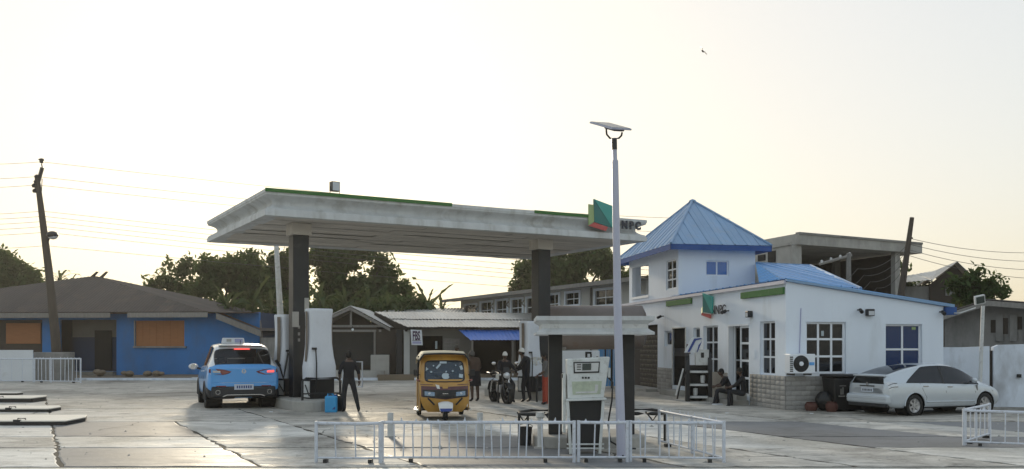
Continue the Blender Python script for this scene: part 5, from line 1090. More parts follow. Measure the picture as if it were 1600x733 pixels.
# curved black guards either side
for i, (px, Z, lb, sx_) in enumerate(((846, 17.4, 'curved black guard rail left of the old dispenser', 1), (1004, 17.6, 'curved black guard rail right of the old dispenser', -1))):
    t = thing('guard_rail', lb, 'guard rail', fr(px, Z), 0, 'curved black guard rails around the dispenser')
    rw = .42; arc = [(-rw * math.cos(k * math.pi / 10) * 1.0, -.28 * math.sin(k * math.pi / 10) * 1.0, .58) for k in range(11)]
    q = MB(); q.tube(arc, .035, 8); q.build('curved_rail', M['black_metal'], t, smooth=60)
    q = MB(); q.tube([(-rw, .0, .60), (-rw * .5, .22, .62), (rw * .5, .22, .62), (rw, .0, .60)], .03, 8); q.build('top_rail', M['black_metal'], t, smooth=60)
    for x, y in ((-rw, 0), (rw, 0), (-rw * .62, -.22)): q = MB(); q.tube([(x, y, 0), (x, y, .6)], .026, 6); q.build('leg', M['black_metal'], t)
    for k in (-.45, .05): q = MB(); q.tube([(k, -.05, .6), (k + .12, -.15, .44), (k + .24, -.1, .6)], .018, 6); q.build('brace', M['black_metal'], t)
# old dispenser, leaning back, in front
dp = thing('fuel_dispenser', 'old dirty white fuel dispenser with small screen and black open front', 'fuel dispenser', Vector((fr(914, 15.9)[0], 15.9, .02)), .02)
Sh = lambda x, y, z: Vector((x + .10 * (z - .3) * -.0 + .022 * z, y + .16 * (z - .9) * 0, z))
def dpoly(pts, y0, y1, name, m_, bevel=0): q = MB(); q.prism([Sh(x, y0, z) for x, z in pts], (0, y1 - y0, 0)); return q.build(name, m_, dp, bevel=bevel)
dpoly([(-.33, .92), (.28, .94), (.37, 1.64), (-.36, 1.60)], -.2, .22, 'head', M['dispenser'], .02)
dpoly([(-.30, .08), (.24, .08), (.29, .90), (-.28, .90)], -.14, .2, 'cabinet', M['black'])
dpoly([(-.36, .89), (.32, .91), (.32, .945), (-.36, .925)], -.26, -.0, 'shelf', M['dispenser'], .008)
hd_ = dpoly([(-.24, 1.36), (.19, 1.37), (.20, 1.56), (-.25, 1.55)], -.212, -.201, 'display_frame', M['black'])
dpoly([(-.22, 1.385), (.17, 1.395), (.18, 1.54), (-.23, 1.53)], -.220, -.213, 'display_panel', M['old_white']); dpoly([(-.10, 1.41), (.05, 1.415), (.05, 1.53), (-.10, 1.525)], -.227, -.221, 'screen', M['screen'])
for k, z in enumerate((1.50, 1.46, 1.42)): dpoly([(-.19, z), (-.12, z), (-.12, z + .015), (-.19, z + .015)], -.227, -.221, 'label_strip', M['column'])
for x in (-.10, -.05, .0): dpoly([(x, 1.27), (x + .03, 1.27), (x + .03, 1.30), (x, 1.30)], -.215, -.201, 'button', M['black'])
dpoly([(-.25, 1.00), (.22, 1.01), (.24, 1.23), (-.27, 1.22)], -.208, -.201, 'lower_panel', M['dispenser_green']); dpoly([(-.2, 1.02), (.16, 1.03), (.16, 1.06), (-.2, 1.05)], -.216, -.209, 'label_strip', M['old_white']); dpoly([(.12, 1.06), (.17, 1.06), (.18, 1.17), (.13, 1.17)], -.216, -.209, 'label_strip', M['old_white'])
for x0, x1 in ((-.335, -.385), (.27, .36)):
    q = MB(); q.tube([Sh(x0 * .78 + (.0 if x0 < 0 else .02), -.21, .0), Sh(x0, -.2, .9)], .028, 6); q.build('leg', M['dispenser'], dp)
q = MB(); q.box(-.385, -.34, -.1, .15, .35, 1.35); q.build('side_panel', M['dispenser'], dp); q = MB(); q.box(-.40, -.385, -.06, .1, 1.28, 1.34); q.build('latch', M['black'], dp)
for z in (.09, .16): q = MB(); q.tube([Sh(-.33, -.2, z), Sh(.3, -.2, z)], .014, 6); q.build('crossbar', M['dispenser'], dp)
q = MB(); q.tube([Sh(.36, -.02, 1.3), Sh(.44, -.08, 1.2), Sh(.43, -.1, .9), Sh(.37, -.12, .5), Sh(.42, -.1, .2), Sh(.65, .1, .06), Sh(.9, .2, .04)], .016, 6); q.build('hose', M['black'], dp, smooth=60); q = MB(); q.box(.385, .43, -.07, .03, 1.28, 1.45); q.build('nozzle', M['dispenser'], dp, bevel=.01)
bt_ = thing('bucket', 'black plastic bucket at the left of the old dispenser', 'bucket', fr(821, 17.0), 0); q = MB(); q.lathe([(0, .01), (.10, 0), (.125, .36), (.135, .36), (.125, .35), (.1, .03), (0, .03)], 16); q.build('pail', M['black'], bt_, smooth=40); q = MB(); q.tube([(.13 * math.cos(k * math.pi / 8), 0, .36 + .06 * math.sin(k * math.pi / 8)) for k in range(9)], .006, 5); q.build('handle', M['black_metal'], bt_)
# brown tank, blue gate leaf and white sign seen between the small columns
tk = thing('storage_tank', 'dusty grey brown horizontal tank seen under the small canopy', 'tank', P(928, 560, 36).xy.to_3d(), 0)
za_, zb2 = P(0, 546, 36).z, P(0, 522, 36).z; rr_ = .85
q = MB(); q.lathe([(0, -2), (.6, -1.98), (rr_, -1.85), (rr_, 1.85), (.6, 1.98), (0, 2)], 28, (0, 0, za_ + rr_), 'x'); q.build('shell', M['tank_red'], tk, smooth=40)
for x in (-1.2, 1.2): q = MB(); q.box(x - .1, x + .1, -.5, .5, 0, za_ + .1); q.build('saddle', M['grey_wall'], tk)
gt = thing('blue_gate', 'blue sheet gate leaf seen beside the old dispenser', 'gate', P(944, 600, 40).xy.to_3d(), 0)
for k in range(4): box_obj('gate_sheet', M['suv_blue'], gt, -.25 + k * .22, -.04 + k * .22, 0, .03, .1, 1.75)
box_obj('post', M['black_metal'], gt, .28, .36, -.06, -.01, 0, 1.7); box_obj('post', M['black_metal'], gt, .02, .07, -.06, -.01, .3, 1.72)
wb = thing('white_cabinet', 'white cabinet with black markings behind the old dispenser', 'cabinet', P(905, 600, 34).xy.to_3d(), 0)
box_obj('casing', M['white_frame'], wb, -.95, .75, 0, .5, .2, P(0, 548, 34).z, bevel=.02); box_obj('post', M['white_frame'], wb, -1.15, -.75, .1, .4, 0, 2.2)
for x0, x1, z0, z1 in ((.22, .45, 1.55, 1.62), (.22, .30, 1.42, 1.55), (.22, .45, 1.36, 1.43), (.40, .46, 1.36, 1.55), (.52, .6, 1.36, 1.43), (.62, .7, 1.38, 1.45)): box_obj('marking', M['black'], wb, x0, x1, -.012, -.002, z0, z1)

# ---------------------------------------------------------------- solar street light
sp = thing('solar_street_light', 'tall grey solar street light pole with tilted panel on top', 'street light', fr(972, 15.3), 0)
o0 = sp.location; rl = lambda px, py: P(px, py, 15.3) - o0
q = MB(); q.tube([rl(971, 716), rl(965, 480), rl(961, 251)], [.078, .066, .053], 14); q.build('lower_shaft', M['steel_pole'], sp, smooth=50)
q = MB(); q.tube([rl(961, 252), rl(960, 216)], [.038, .036], 12); q.build('upper_shaft', M['steel_pole'], sp, smooth=50)
q = MB(); q.tube([rl(960, 234), rl(959.7, 217)], .047, 10); q.build('collar', M['black_metal'], sp)
b0 = rl(959.7, 217)
q = MB(); q.tube([rl(947, 201), rl(948, 210), rl(953, 216), rl(959.7, 217), rl(967, 216), rl(971, 212), rl(972, 207)], .016, 8); q.build('yoke', M['black_metal'], sp, smooth=60)
ex = Vector((.32, -.46, -.21)); ey = Vector((.41, .10, -.02)); Lx, Ly = ex.length / 2, ey.length / 2
ex.normalize(); ey = (ey - ex * ey.dot(ex)).normalized(); ez = ex.cross(ey)
if ez.z < 0: ez = -ez; ey = -ey
cc = rl(954, 195.5); Mp = Matrix((ex, ey, ez)).transposed().to_4x4(); Mp.translation = cc
q = MB(); q.box(-Lx, Lx, -Ly, Ly, -.03, .0, 0, Mp); q.build('panel_frame', M['steel_pole'], sp, bevel=.006)
q = MB(); q.box(-Lx + .02, Lx - .02, -Ly + .02, Ly - .02, .0005, .005, 0, Mp); q.build('solar_cells', M['screen'], sp)
q = MB(); q.box(-.02, .24, -.11, .11, -.06, -.0305, 0, Mp); q.build('lamp_head', M['column'], sp, bevel=.006)
for k in range(3): q = MB(); q.box(.0 + k * .08, .06 + k * .08, -.09, .09, -.066, -.0605, 0, Mp); q.build('led_lens', M['lens'], sp)
q = MB(); q.lathe([(0, 0), (.17, 0), (.17, .02), (.08, .03), (0, .03)], 4); q.build('base_plate', M['steel_pole'], sp)
for k in range(4): q = MB(); a = k * math.pi / 2; q.lathe([(0, .02), (.014, .02), (.014, .06), (0, .06)], 6, (.12 * math.cos(a), .12 * math.sin(a), 0)); q.build('bolt', M['black_metal'], sp)

# ---------------------------------------------------------------- cars
def interp(xs, ys, x):
    if x <= xs[0]: return ys[0]
    for i in range(len(xs) - 1):
        if x <= xs[i + 1]:
            p0, p1, p2, p3 = ys[max(i - 1, 0)], ys[i], ys[i + 1], ys[min(i + 2, len(ys) - 1)]
            x0, x1, x2, x3 = xs[max(i - 1, 0)], xs[i], xs[i + 1], xs[min(i + 2, len(xs) - 1)]
            h = x2 - x1; t = (x - x1) / h
            m1 = (p2 - p0) / max(x2 - x0, 1e-6) * h; m2 = (p3 - p1) / max(x3 - x1, 1e-6) * h
            return (2 * t ** 3 - 3 * t ** 2 + 1) * p1 + (t ** 3 - 2 * t ** 2 + t) * m1 + (-2 * t ** 3 + 3 * t ** 2) * p2 + (t ** 3 - t ** 2) * m2
    return ys[-1]
class CarShape:
    """stations: x, half width, bottom z, belt z, top z, roof half width; S(x, v) with v 0 = floor centre, .58 = belt, .86 = roof edge, 1 = roof centre"""
    VK = [0, .10, .16, .28, .44, .58, .68, .78, .86, .93, 1.0]
    def __init__(s, st): s.st = st; s.xs = [q[0] for q in st]; s.L = st[-1][0]
    def par(s, x): return [interp(s.xs, [q[i] for q in s.st], x) for i in range(1, 6)]
    def S(s, x, v, side=1):
        W, zb, zl, r, wr = s.par(x); cap = 1.0
        h = max(r - zl, .02)
        ys = [0, W * .80, W * .95, W, W * .995, W * .95, W * .93 + (wr - W * .93) * .30, W * .93 + (wr - W * .93) * .68, wr, wr * .62, 0]
        zs = [zb, zb, zb + .06, zb + (zl - zb) * .38, zb + (zl - zb) * .75, zl, zl + h * .34, zl + h * .68, zl + h * .92, zl + h * .985, zl + h]
        return Vector((x, side * interp(s.VK, ys, v), interp(s.VK, zs, v)))
    def N(s, x, v, side):
        e = .004; x0, x1 = max(x - e, s.xs[0]), min(x + e, s.L); v0, v1 = max(0, v - e), min(1, v + e)
        n = (s.S(x1, v, side) - s.S(x0, v, side)).cross(s.S(x, v1, side) - s.S(x, v0, side)); n.normalize()
        c = s.S(x, .5, side); c.y = 0; c.z = .8
        if n.dot(s.S(x, v, side) - c) < 0: n = -n
        return n
    def shell(s, parent, name, mt, v0, v1, wheels=(), Rw=.36, holes=(), nx=110, nv=34, dx=()):
        xs = sorted(set([s.xs[0] + (s.L - s.xs[0]) * i / nx for i in range(nx + 1)] + [h for ho in holes for h in ho[:2]])); vs_ = sorted(set([v0 + (v1 - v0) * j / nv for j in range(nv + 1)] + [h for ho in holes for h in ho[2:4]]))
        q = MB()
        for side in (1, -1):
            b = len(q.v); nv_ = len(vs_); pts = []
            for x in xs:
                for v in vs_:
                    p = s.S(x, v, side)
                    for (wx, wz) in wheels:
                        dx_, dz = p.x - wx, p.z - wz; dd = math.hypot(dx_, dz)
                        if v < .58 and v > .12 and abs(dd - Rw) < .055 and dd > 1e-6: p.x = wx + dx_ * Rw / dd; p.z = max(wz + dz * Rw / dd, s.par(x)[1])
                    pts.append(p)
            fs = []
            for i in range(len(xs) - 1):
                for j in range(nv_ - 1):
                    xm, vm = (xs[i] + xs[i + 1]) / 2, (vs_[j] + vs_[j + 1]) / 2; pm = s.S(xm, vm, side)
                    if any(math.hypot(pm.x - wx, pm.z - wz) < Rw - .004 for wx, wz in wheels) and vm < .57: continue
                    if any(a < xm < b_ and c_ < vm < d_ for a, b_, c_, d_ in holes): continue
                    f = (i * nv_ + j, (i + 1) * nv_ + j, (i + 1) * nv_ + j + 1, i * nv_ + j + 1); fs.append(f if side > 0 else f[::-1])
            q.add(pts, fs)
        return q.build(name, mt, parent, smooth=42)
    def patch(s, parent, name, mt, x0, x1, vlo, vhi, off=.006, sides=(1, -1), nx=24, nv=8):
        out = []
        vl = vlo if callable(vlo) else (lambda t: vlo); vh = vhi if callable(vhi) else (lambda t: vhi)
        if vhi == 1.0 and len(sides) == 2:
            q = MB()
            for side in (1, -1): q.grid(lambda a, b: (lambda x, v: s.S(x, v, side) + s.N(x, v, side) * off)(x0 + (x1 - x0) * a, vl(a) + (vh(a) - vl(a)) * b), nx, nv)
            return [q.build(name, mt, parent, smooth=60)]
        for side in sides:
            q = MB(); q.grid(lambda a, b: (lambda x, v: s.S(x, v, side) + s.N(x, v, side) * off)(x0 + (x1 - x0) * a, vl(a) + (vh(a) - vl(a)) * b), nx, nv); out.append(q.build(name, mt, parent, smooth=60))
        return out
    def line(s, parent, name, mt, pts, r=.006, sides=(1, -1), off=.001):
        for side in sides:
            q = MB(); q.tube([s.S(x, v, side) + s.N(x, v, side) * off for x, v in pts], r, 5); q.build(name, mt, parent)
    def cap(s, parent, name, mt, x, v1=1.0):
        q = MB(); n = 40; pts = [s.S(x, k / n * v1, 1) for k in range(n + 1)] + [s.S(x, k / n * v1, -1) for k in range(n, -1, -1)]; q.add(pts, [tuple(range(len(pts)))]); q.build(name, mt, parent)
def car_wheel(parent, x, y, r, w, spokes, mt='alloy'):
    s_ = 1 if y > 0 else -1
    wl_ = MB(); wl_.lathe([(r * .50, -w * .3), (r * .62, w * .36), (r * .66, w * .42), (r * .64, w * .30), (r * .56, w * .26), (r * .40, w * .20)], 28, (0, 0, 0), 'y')
    wl_.lathe([(0, w * .40), (r * .14, w * .38), (r * .17, w * .24), (r * .2, .0)], 14, (0, 0, 0), 'y')
    for k in range(spokes):
        a = k * 2 * math.pi / spokes; ca_, sa_ = math.cos(a), math.sin(a); ta, tb = (-sa_, ca_), None
        wd = r * .11
        p = [(ca_ * r * .12 - sa_ * wd, sa_ * r * .12 + ca_ * wd), (ca_ * r * .63 - sa_ * wd * .9, sa_ * r * .63 + ca_ * wd * .9), (ca_ * r * .63 + sa_ * wd * .9, sa_ * r * .63 - ca_ * wd * .9), (ca_ * r * .12 + sa_ * wd, sa_ * r * .12 - ca_ * wd)]
        wl_.prism([(u, w * .24, v) for u, v in p], (0, w * .1, 0))
    o = wl_.build('wheel', M[mt], parent, loc=(x, y, r), rot=(0, R.uniform(0, 6), 0 if s_ > 0 else math.pi), smooth=40)
    t_ = MB(); t_.lathe([(r * .62, -w * .45), (r * .9, -w * .5), (r * .985, -w * .40), (r, -w * .2), (r, w * .2), (r * .985, w * .40), (r * .9, w * .5), (r * .66, w * .46), (r * .63, w * .35)], 36, (0, 0, 0), 'y'); t_.build('tyre', M['rubber'], o, smooth=50)
    d_ = MB(); d_.lathe([(0, -w * .1), (r * .6, -w * .1)], 20, (0, 0, 0), 'y'); d_.build('brake_disc', M['black'], o)
    return o
def well(parent, x, R_, ymax, z):
    for s_ in (1, -1):
        q = MB(); q.lathe([(0, -.25 * s_), (R_ - .002, -.25 * s_), (R_ - .002, .14 * s_)], 28, (x, s_ * (ymax - .16) if s_ > 0 else -(ymax - .16), z), 'y'); o = q.build('wheel_well', M['dark'], parent)
# blue and white taxi, seen from behind
suv = thing('taxi_car', 'pale blue taxi car with white roof being refuelled, tail lamp lit', 'car', P(381, 600, 26.75).xy.to_3d(), rad(112), None, 1.12)
SV = CarShape([(0, .62, .42, .66, .70, .5), (.02, .78, .36, .76, .84, .56), (.07, .86, .33, .92, 1.02, .60), (.14, .885, .31, 1.05, 1.13, .62), (.24, .90, .29, 1.10, 1.26, .645), (.36, .905, .29, 1.11, 1.42, .65), (.50, .91, .285, 1.11, 1.57, .64), (.64, .91, .28, 1.105, 1.645, .64), (.95, .915, .27, 1.10, 1.69, .645), (1.7, .915, .27, 1.08, 1.715, .645), (2.35, .915, .27, 1.05, 1.67, .63), (2.75, .915, .27, 1.02, 1.50, .62), (3.1, .915, .27, 1.0, 1.22, .64), (3.3, .91, .27, .98, 1.09, .66), (3.7, .90, .28, .93, 1.02, .66), (4.05, .86, .30, .82, .90, .62), (4.22, .76, .35, .68, .76, .52), (4.28, .6, .42, .58, .62, .4)])
ww = [(.78, .33), (3.36, .33)]
hb = (.175, .50, .80, 1.0); hs = (.80, 2.68, .60, .83); hf = (2.50, 3.02, .84, 1.0)
SV.shell(suv, 'body', M['suv_blue'], 0, .58, ww, .385, (), 120, 30); SV.shell(suv, 'roof', M['suv_white'], .58, 1.0, (), .38, (hb, hs, hf), 120, 18)
SV.cap(suv, 'tail_panel', M['plastic'], 0.0); SV.cap(suv, 'nose_panel', M['suv_blue'], 4.28)
SV.patch(suv, 'rear_window', M['car_glass'], .165, .505, .78, 1.0, .008); SV.patch(suv, 'windscreen', M['clear_glass'], 2.49, 3.03, .83, 1.0, .004)
SV.patch(suv, 'side_window', M['car_glass'], .80, 2.70, .595, .835, .004); SV.patch(suv, 'door_pillar', M['suv_white'], 1.70, 1.79, .59, .84, .009)
SV.patch(suv, 'bumper', M['plastic'], .012, .42, .03, lambda t: .27 if True else .2, .012); SV.patch(suv, 'sill', M['plastic'], .42, 3.9, .03, .19, .008)
SV.patch(suv, 'tailgate', M['suv_blue'], .075, .175, .59, 1.0, .006)
for wx, wz in ww: well(suv, wx, .385, .90, wz)
for x in (.78, 3.36):
    for y in (.80, -.80): car_wheel(suv, x, y, .335, .22, 5)
    for s_ in (1, -1): q = MB(); q.tube([(x + .395 * math.cos(math.pi * k / 14), s_ * .905, .33 + .395 * math.sin(math.pi * k / 14)) for k in range(-1, 16)], .028, 6); q.build('wheel_arch', M['plastic'], suv, smooth=60)
def rear_poly(pts, name, m_, y_out=-.03, th=.03, root=suv, bev=0):
    q = MB(); q.prism([(y_out if not callable(y_out) else y_out(y, z), y, z) for y, z in pts], (th, 0, 0)); return q.build(name, m_, root, bevel=bev)
box_obj('rear_bumper', M['plastic'], suv, -.035, .10, -.80, .80, .33, .60, bevel=.05); box_obj('bumper_trim', M['suv_blue'], suv, -.006, .09, -.82, .82, .602, .699, bevel=.012)
q = MB(); q.tube([(-.045, -.52, .35), (-.05, -.42, .39), (-.05, .42, .39), (-.045, .52, .35)], .018, 6); q.build('skid_trim', M['chrome'], suv, smooth=60)
box_obj('tailgate_skin', M['suv_blue'], suv, -.004, .10, -.81, .81, .7005, 1.07, bevel=.012)
for s_ in (1, -1):
    q = MB(); q.lathe([(.035, 0), (.05, -.03), (.058, -.03), (.06, .02)], 16, (-.03, s_ * .64, .46), 'x'); q.build('exhaust_tip', M['chrome'], suv, smooth=40)
    yo = [(.30, .985), (.48, 1.035), (.70, 1.06), (.85, 1.05), (.86, .965), (.72, .905), (.50, .90), (.36, .94)]
    q = MB(); q.prism([(-.016 + max(0, abs(y) - .74) * .9, s_ * y, z) for y, z in yo], (.06, 0, 0)); tl = q.build('tail_lamp', M['tail_red'] if s_ > 0 else M['tail_red'], suv, bevel=.01)
    q = MB(); q.prism([(.07, s_ * .66, .855), (.055, s_ * .80, .86), (.06, s_ * .80, .915), (.075, s_ * .66, .90)] if False else [(-.024, s_ * .58, .955), (-.024, s_ * .76, .96), (-.024, s_ * .76, 1.02), (-.024, s_ * .58, 1.0)], (.006, 0, 0)); q.build('lamp_bulb', M['tail_lit'] if s_ < 0 else M['lamp_clear'], tl)
    q = MB(); q.box(-.015, .02, s_ * .56 - .12, s_ * .56 + .12, .60, .625); q.build('reflector', M['tail_red'], suv)
    q = MB(); q.tube([(2.62, s_ * .90, 1.0), (2.60, s_ * 1.0, 1.03)], .025, 6); mr_ = q.build('door_mirror', M['black'], suv); q = MB(); q.sphere((2.62, s_ * 1.09, 1.07), (.06, .13, .085), 12); q.build('mirror_shell', M['suv_white'], mr_, smooth=60); q = MB(); q.lathe([(0, 0), (.075, 0)], 14, (2.557, s_ * 1.09, 1.07), 'x'); q.build('mirror_glass', M['chrome'], mr_)
pt = box_obj('number_plate', M['plate'], suv, -.048, -.036, -.24, .24, .52, .66)
for k in range(7): box_obj('plate_mark', M['plate_ink'], pt, -.052, -.0485, -.19 + k * .056, -.155 + k * .056, .555, .625)
q = MB(); q.lathe([(.035, -.008), (.055, -.008), (.055, .004), (.035, .004)], 18, (-.004, 0, .99), 'x'); q.box(-.01, .0, -.05, .05, .985, .995); q.build('emblem', M['chrome'], suv)
q = MB(); q.prism([(.515, -.2, 1.575), (.495, -.2, 1.545), (.495, .2, 1.545), (.515, .2, 1.575)], (-.04, 0, 0)); q.build('brake_lamp', M['tail_lit'], suv)
q = MB(); q.box(.44, .74, -.58, .58, 1.645, 1.668); q.build('roof_spoiler', M['suv_white'], suv, bevel=.012)
q = MB(); q.tube([(.9, 0, 1.69), (.82, 0, 1.79)], .008, 5); q.build('aerial', M['black'], suv)
SV.line(suv, 'door_seam', M['black'], [(1.0, .2), (1.05, .40), (.98, .58)], .005); SV.line(suv, 'door_seam', M['black'], [(1.74, .2), (1.74, .4), (1.74, .58)], .005); SV.line(suv, 'door_seam', M['black'], [(2.75, .2), (2.8, .4), (2.78, .58)], .005)
for s_ in (1, -1):
    for x in (1.12, 1.88): q = MB(); p = SV.S(x, .50, s_); q.box(p.x, p.x + .16, p.y - .02, p.y + .02, p.z - .015, p.z + .015); q.build('door_handle', M['suv_white'], suv, bevel=.006)
box_obj('floor', M['dark'], suv, .2, 3.5, -.78, .78, .30, .36); box_obj('dashboard', M['plastic'], suv, 2.7, 3.1, -.72, .72, .75, 1.0, bevel=.04)
for x, y in ((1.95, .37), (1.95, -.37)): st_ = box_obj('seat', M['column'], suv, x, x + .16, y - .24, y + .24, .5, 1.12, bevel=.05); box_obj('headrest', M['column'], st_, x + .02, x + .12, y - .13, y + .13, 1.16, 1.34, bevel=.04)
box_obj('rear_seat', M['column'], suv, .95, 1.12, -.66, .66, .5, 1.05, bevel=.05)
ts_ = thing('taxi_sign', 'pale plastic sign box standing on the white taxi roof', 'sign', suv.matrix_basis @ Vector((1.5, .12, 1.71)), rad(112), None, 1.0)
q = MB(); q.prism([(0, -.34, 0), (0, .34, 0), (0, .31, .17), (0, -.31, .17)], (.18, 0, 0)); q.build('box', M['white_board'], ts_, bevel=.02); box_obj('panel', M['lilac'], ts_, -.008, -.002, -.27, -.04, .03, .14); box_obj('panel', M['grey_wall'], ts_, -.008, -.002, -.2, .2, .05, .16) if False else box_obj('panel', M['concrete'], ts_, -.008, -.002, .06, .2, .05, .13)

# silver hatchback
pr = thing('hatchback_car', 'dusty silver hatchback car with dark windows parked by the office', 'car', (9.38, 24.5, 0), rad(22), None, .925)
PR = CarShape([(0, .60, .42, .74, .80, .45), (.02, .72, .34, .80, .92, .52), (.06, .79, .30, .88, 1.08, .56), (.14, .83, .27, .93, 1.165, .575), (.30, .85, .25, .95, 1.215, .58), (.6, .86, .23, .955, 1.30, .58), (1.0, .865, .22, .95, 1.39, .58), (1.5, .865, .22, .94, 1.462, .58), (2.05, .865, .22, .92, 1.485, .585), (2.5, .865, .22, .905, 1.445, .575), (2.95, .865, .22, .89, 1.30, .57), (3.35, .86, .22, .875, 1.09, .59), (3.6, .85, .225, .85, .965, .60), (3.95, .82, .24, .78, .865, .58), (4.25, .74, .28, .66, .73, .52), (4.38, .62, .32, .57, .63, .42), (4.42, .5, .38, .52, .55, .35)])
ww = [(.92, .31), (3.60, .31)]
PR.shell(pr, 'body', M['silver'], 0, .58, ww, .365, (), 130, 34); PR.shell(pr, 'roof', M['silver'], .58, 1.0, (), .3, (), 120, 18)
PR.cap(pr, 'tail_panel', M['silver'], 0.0); PR.cap(pr, 'nose_panel', M['silver'], 4.42)
top_l = lambda t: .58 + .265 * min(1, (t / .26)) ** .8 if t < .26 else .845
PR.patch(pr, 'side_window', M['car_glass_dark'], .62, 3.36, .575, top_l, .006, nx=40)
PR.patch(pr, 'door_pillar', M['black'], 1.98, 2.05, .577, .843, .010)
PR.patch(pr, 'rear_window', M['car_glass_dark'], .22, 1.35, .885, 1.0, .006); PR.patch(pr, 'windscreen', M['car_glass_dark'], 2.62, 3.42, .87, 1.0, .005)
for wx, wz in ww: well(pr, wx, .365, .85, wz)
for x in (.92, 3.60):
    for y in (.755, -.755): car_wheel(pr, x, y, .312, .2, 6)
    for s_ in (1, -1): q = MB(); q.tube([(x + .372 * math.cos(math.pi * k / 14), s_ * PR.S(x, .3, 1).y * .992, .31 + .372 * math.sin(math.pi * k / 14)) for k in range(0, 15)], .016, 6); q.build('wheel_arch', M['silver'], pr, smooth=60)
box_obj('rear_bumper', M['silver'], pr, -.06, .16, -.80, .80, .36, .62, bevel=.06); box_obj('bumper_valance', M['plastic'], pr, -.02, .14, -.74, .74, .27, .358, bevel=.02); box_obj('bumper_strip', M['silver'], pr, -.068, -.02, -.78, .78, .50, .53, bevel=.008)
box_obj('tailgate', M['silver'], pr, -.0, .10, -.62, .62, .622, .92, bevel=.03)
q = MB(); q.prism([(.0, -.60, .925), (.0, .60, .925), (.07, .54, 1.11), (.07, -.54, 1.11)], (.03, 0, 0)); q.build('tail_window', M['car_glass_dark'], pr)
q = MB(); q.box(.02, .26, -.60, .60, 1.125, 1.165); q.build('tail_spoiler', M['silver'], pr, bevel=.014)
box_obj('plate_bar', M['black'], pr, -.022, -.001, -.28, .28, .84, .87, bevel=.006); np_ = box_obj('number_plate', M['plate'], pr, -.016, -.002, -.23, .23, .68, .80)
for k in range(7): box_obj('plate_mark', M['paper_ink'], np_, -.019, -.0165, -.19 + k * .056, -.16 + k * .056, .71, .77)
q = MB(); q.lathe([(.028, -.006), (.045, -.006), (.045, .004), (.028, .004)], 16, (-.004, 0, .905), 'x'); q.build('emblem', M['chrome'], pr)
for s_ in (1, -1):
    tl = PR.patch(pr, 'tail_lamp', M['lamp_clear'], .05, .31, lambda t: .45 + .03 * t, lambda t: .70 - .16 * t, .016, (s_,), 10, 10)[0]
    for k, v in enumerate((.50, .58)): q = MB(); q.tube([PR.S(x, v - .03 * (x - .05), s_) + PR.N(x, v, s_) * .02 for x in (.06, .12, .18, .24, .29)], .010, 5); q.build('lamp_rib', M['black'], tl)
    q = MB(); q.prism([(3.92, s_ * .80, .66), (4.28, s_ * .66, .62), (4.22, s_ * .62, .70), (3.80, s_ * .76, .84)], (0, s_ * .03, .01)); q.build('headlamp', M['lamp_clear'], pr)
    q = MB(); q.tube([(3.02, s_ * .82, .95), (3.0, s_ * .93, .97)], .02, 6); mr_ = q.build('door_mirror', M['black'], pr); q = MB(); q.sphere((3.02, s_ * .98, 1.0), (.06, .1, .07), 10); q.build('mirror_shell', M['silver'], mr_, smooth=60)
    for x in (1.22, 2.13): q = MB(); p = PR.S(x, .505, s_); q.box(p.x, p.x + .19, p.y - .02, p.y + .028, p.z - .018, p.z + .018); q.build('door_handle', M['chrome'], pr, bevel=.008)
    q = MB(); q.tube([PR.S(x, .235, s_) + PR.N(x, .235, s_) * .012 for x in (1.34, 1.9, 2.5, 3.15)], .02, 6); q.build('side_moulding', M['silver'], pr)
    PR.patch(pr, 'sill', M['plastic'], 1.30, 3.22, .11, .15, .006, (s_,))
PR.line(pr, 'door_seam', M['black'], [(1.28, .18), (1.34, .30), (1.20, .44), (1.12, .58)], .005); PR.line(pr, 'door_seam', M['black'], [(2.05, .18), (2.07, .40), (2.02, .59)], .005); PR.line(pr, 'door_seam', M['black'], [(3.18, .18), (3.20, .40), (3.06, .59)], .005)
q = MB(); q.tube([PR.S(x, .80, s) + Vector((0, 0, .012)) for x, s in ((1.5, 1),)] + [PR.S(1.5, .80, 1)], .001, 4) if False else None
q = MB(); q.tube([(1.2, 0, PR.par(1.2)[3] + .0), (1.1, 0, PR.par(1.2)[3] + .10)], .006, 5); q.build('aerial', M['black'], pr)
q = MB(); p = PR.S(3.28, .47, -1); q.prism([(p.x - .06, p.y - .006, p.z + .1), (p.x + .01, p.y - .006, p.z + .12), (p.x + .02, p.y - .006, p.z - .14), (p.x - .02, p.y - .006, p.z - .16), (p.x - .03, p.y - .006, p.z - .02)], (0, .012, 0)); q.build('scrape', M['grey_wall'], pr)
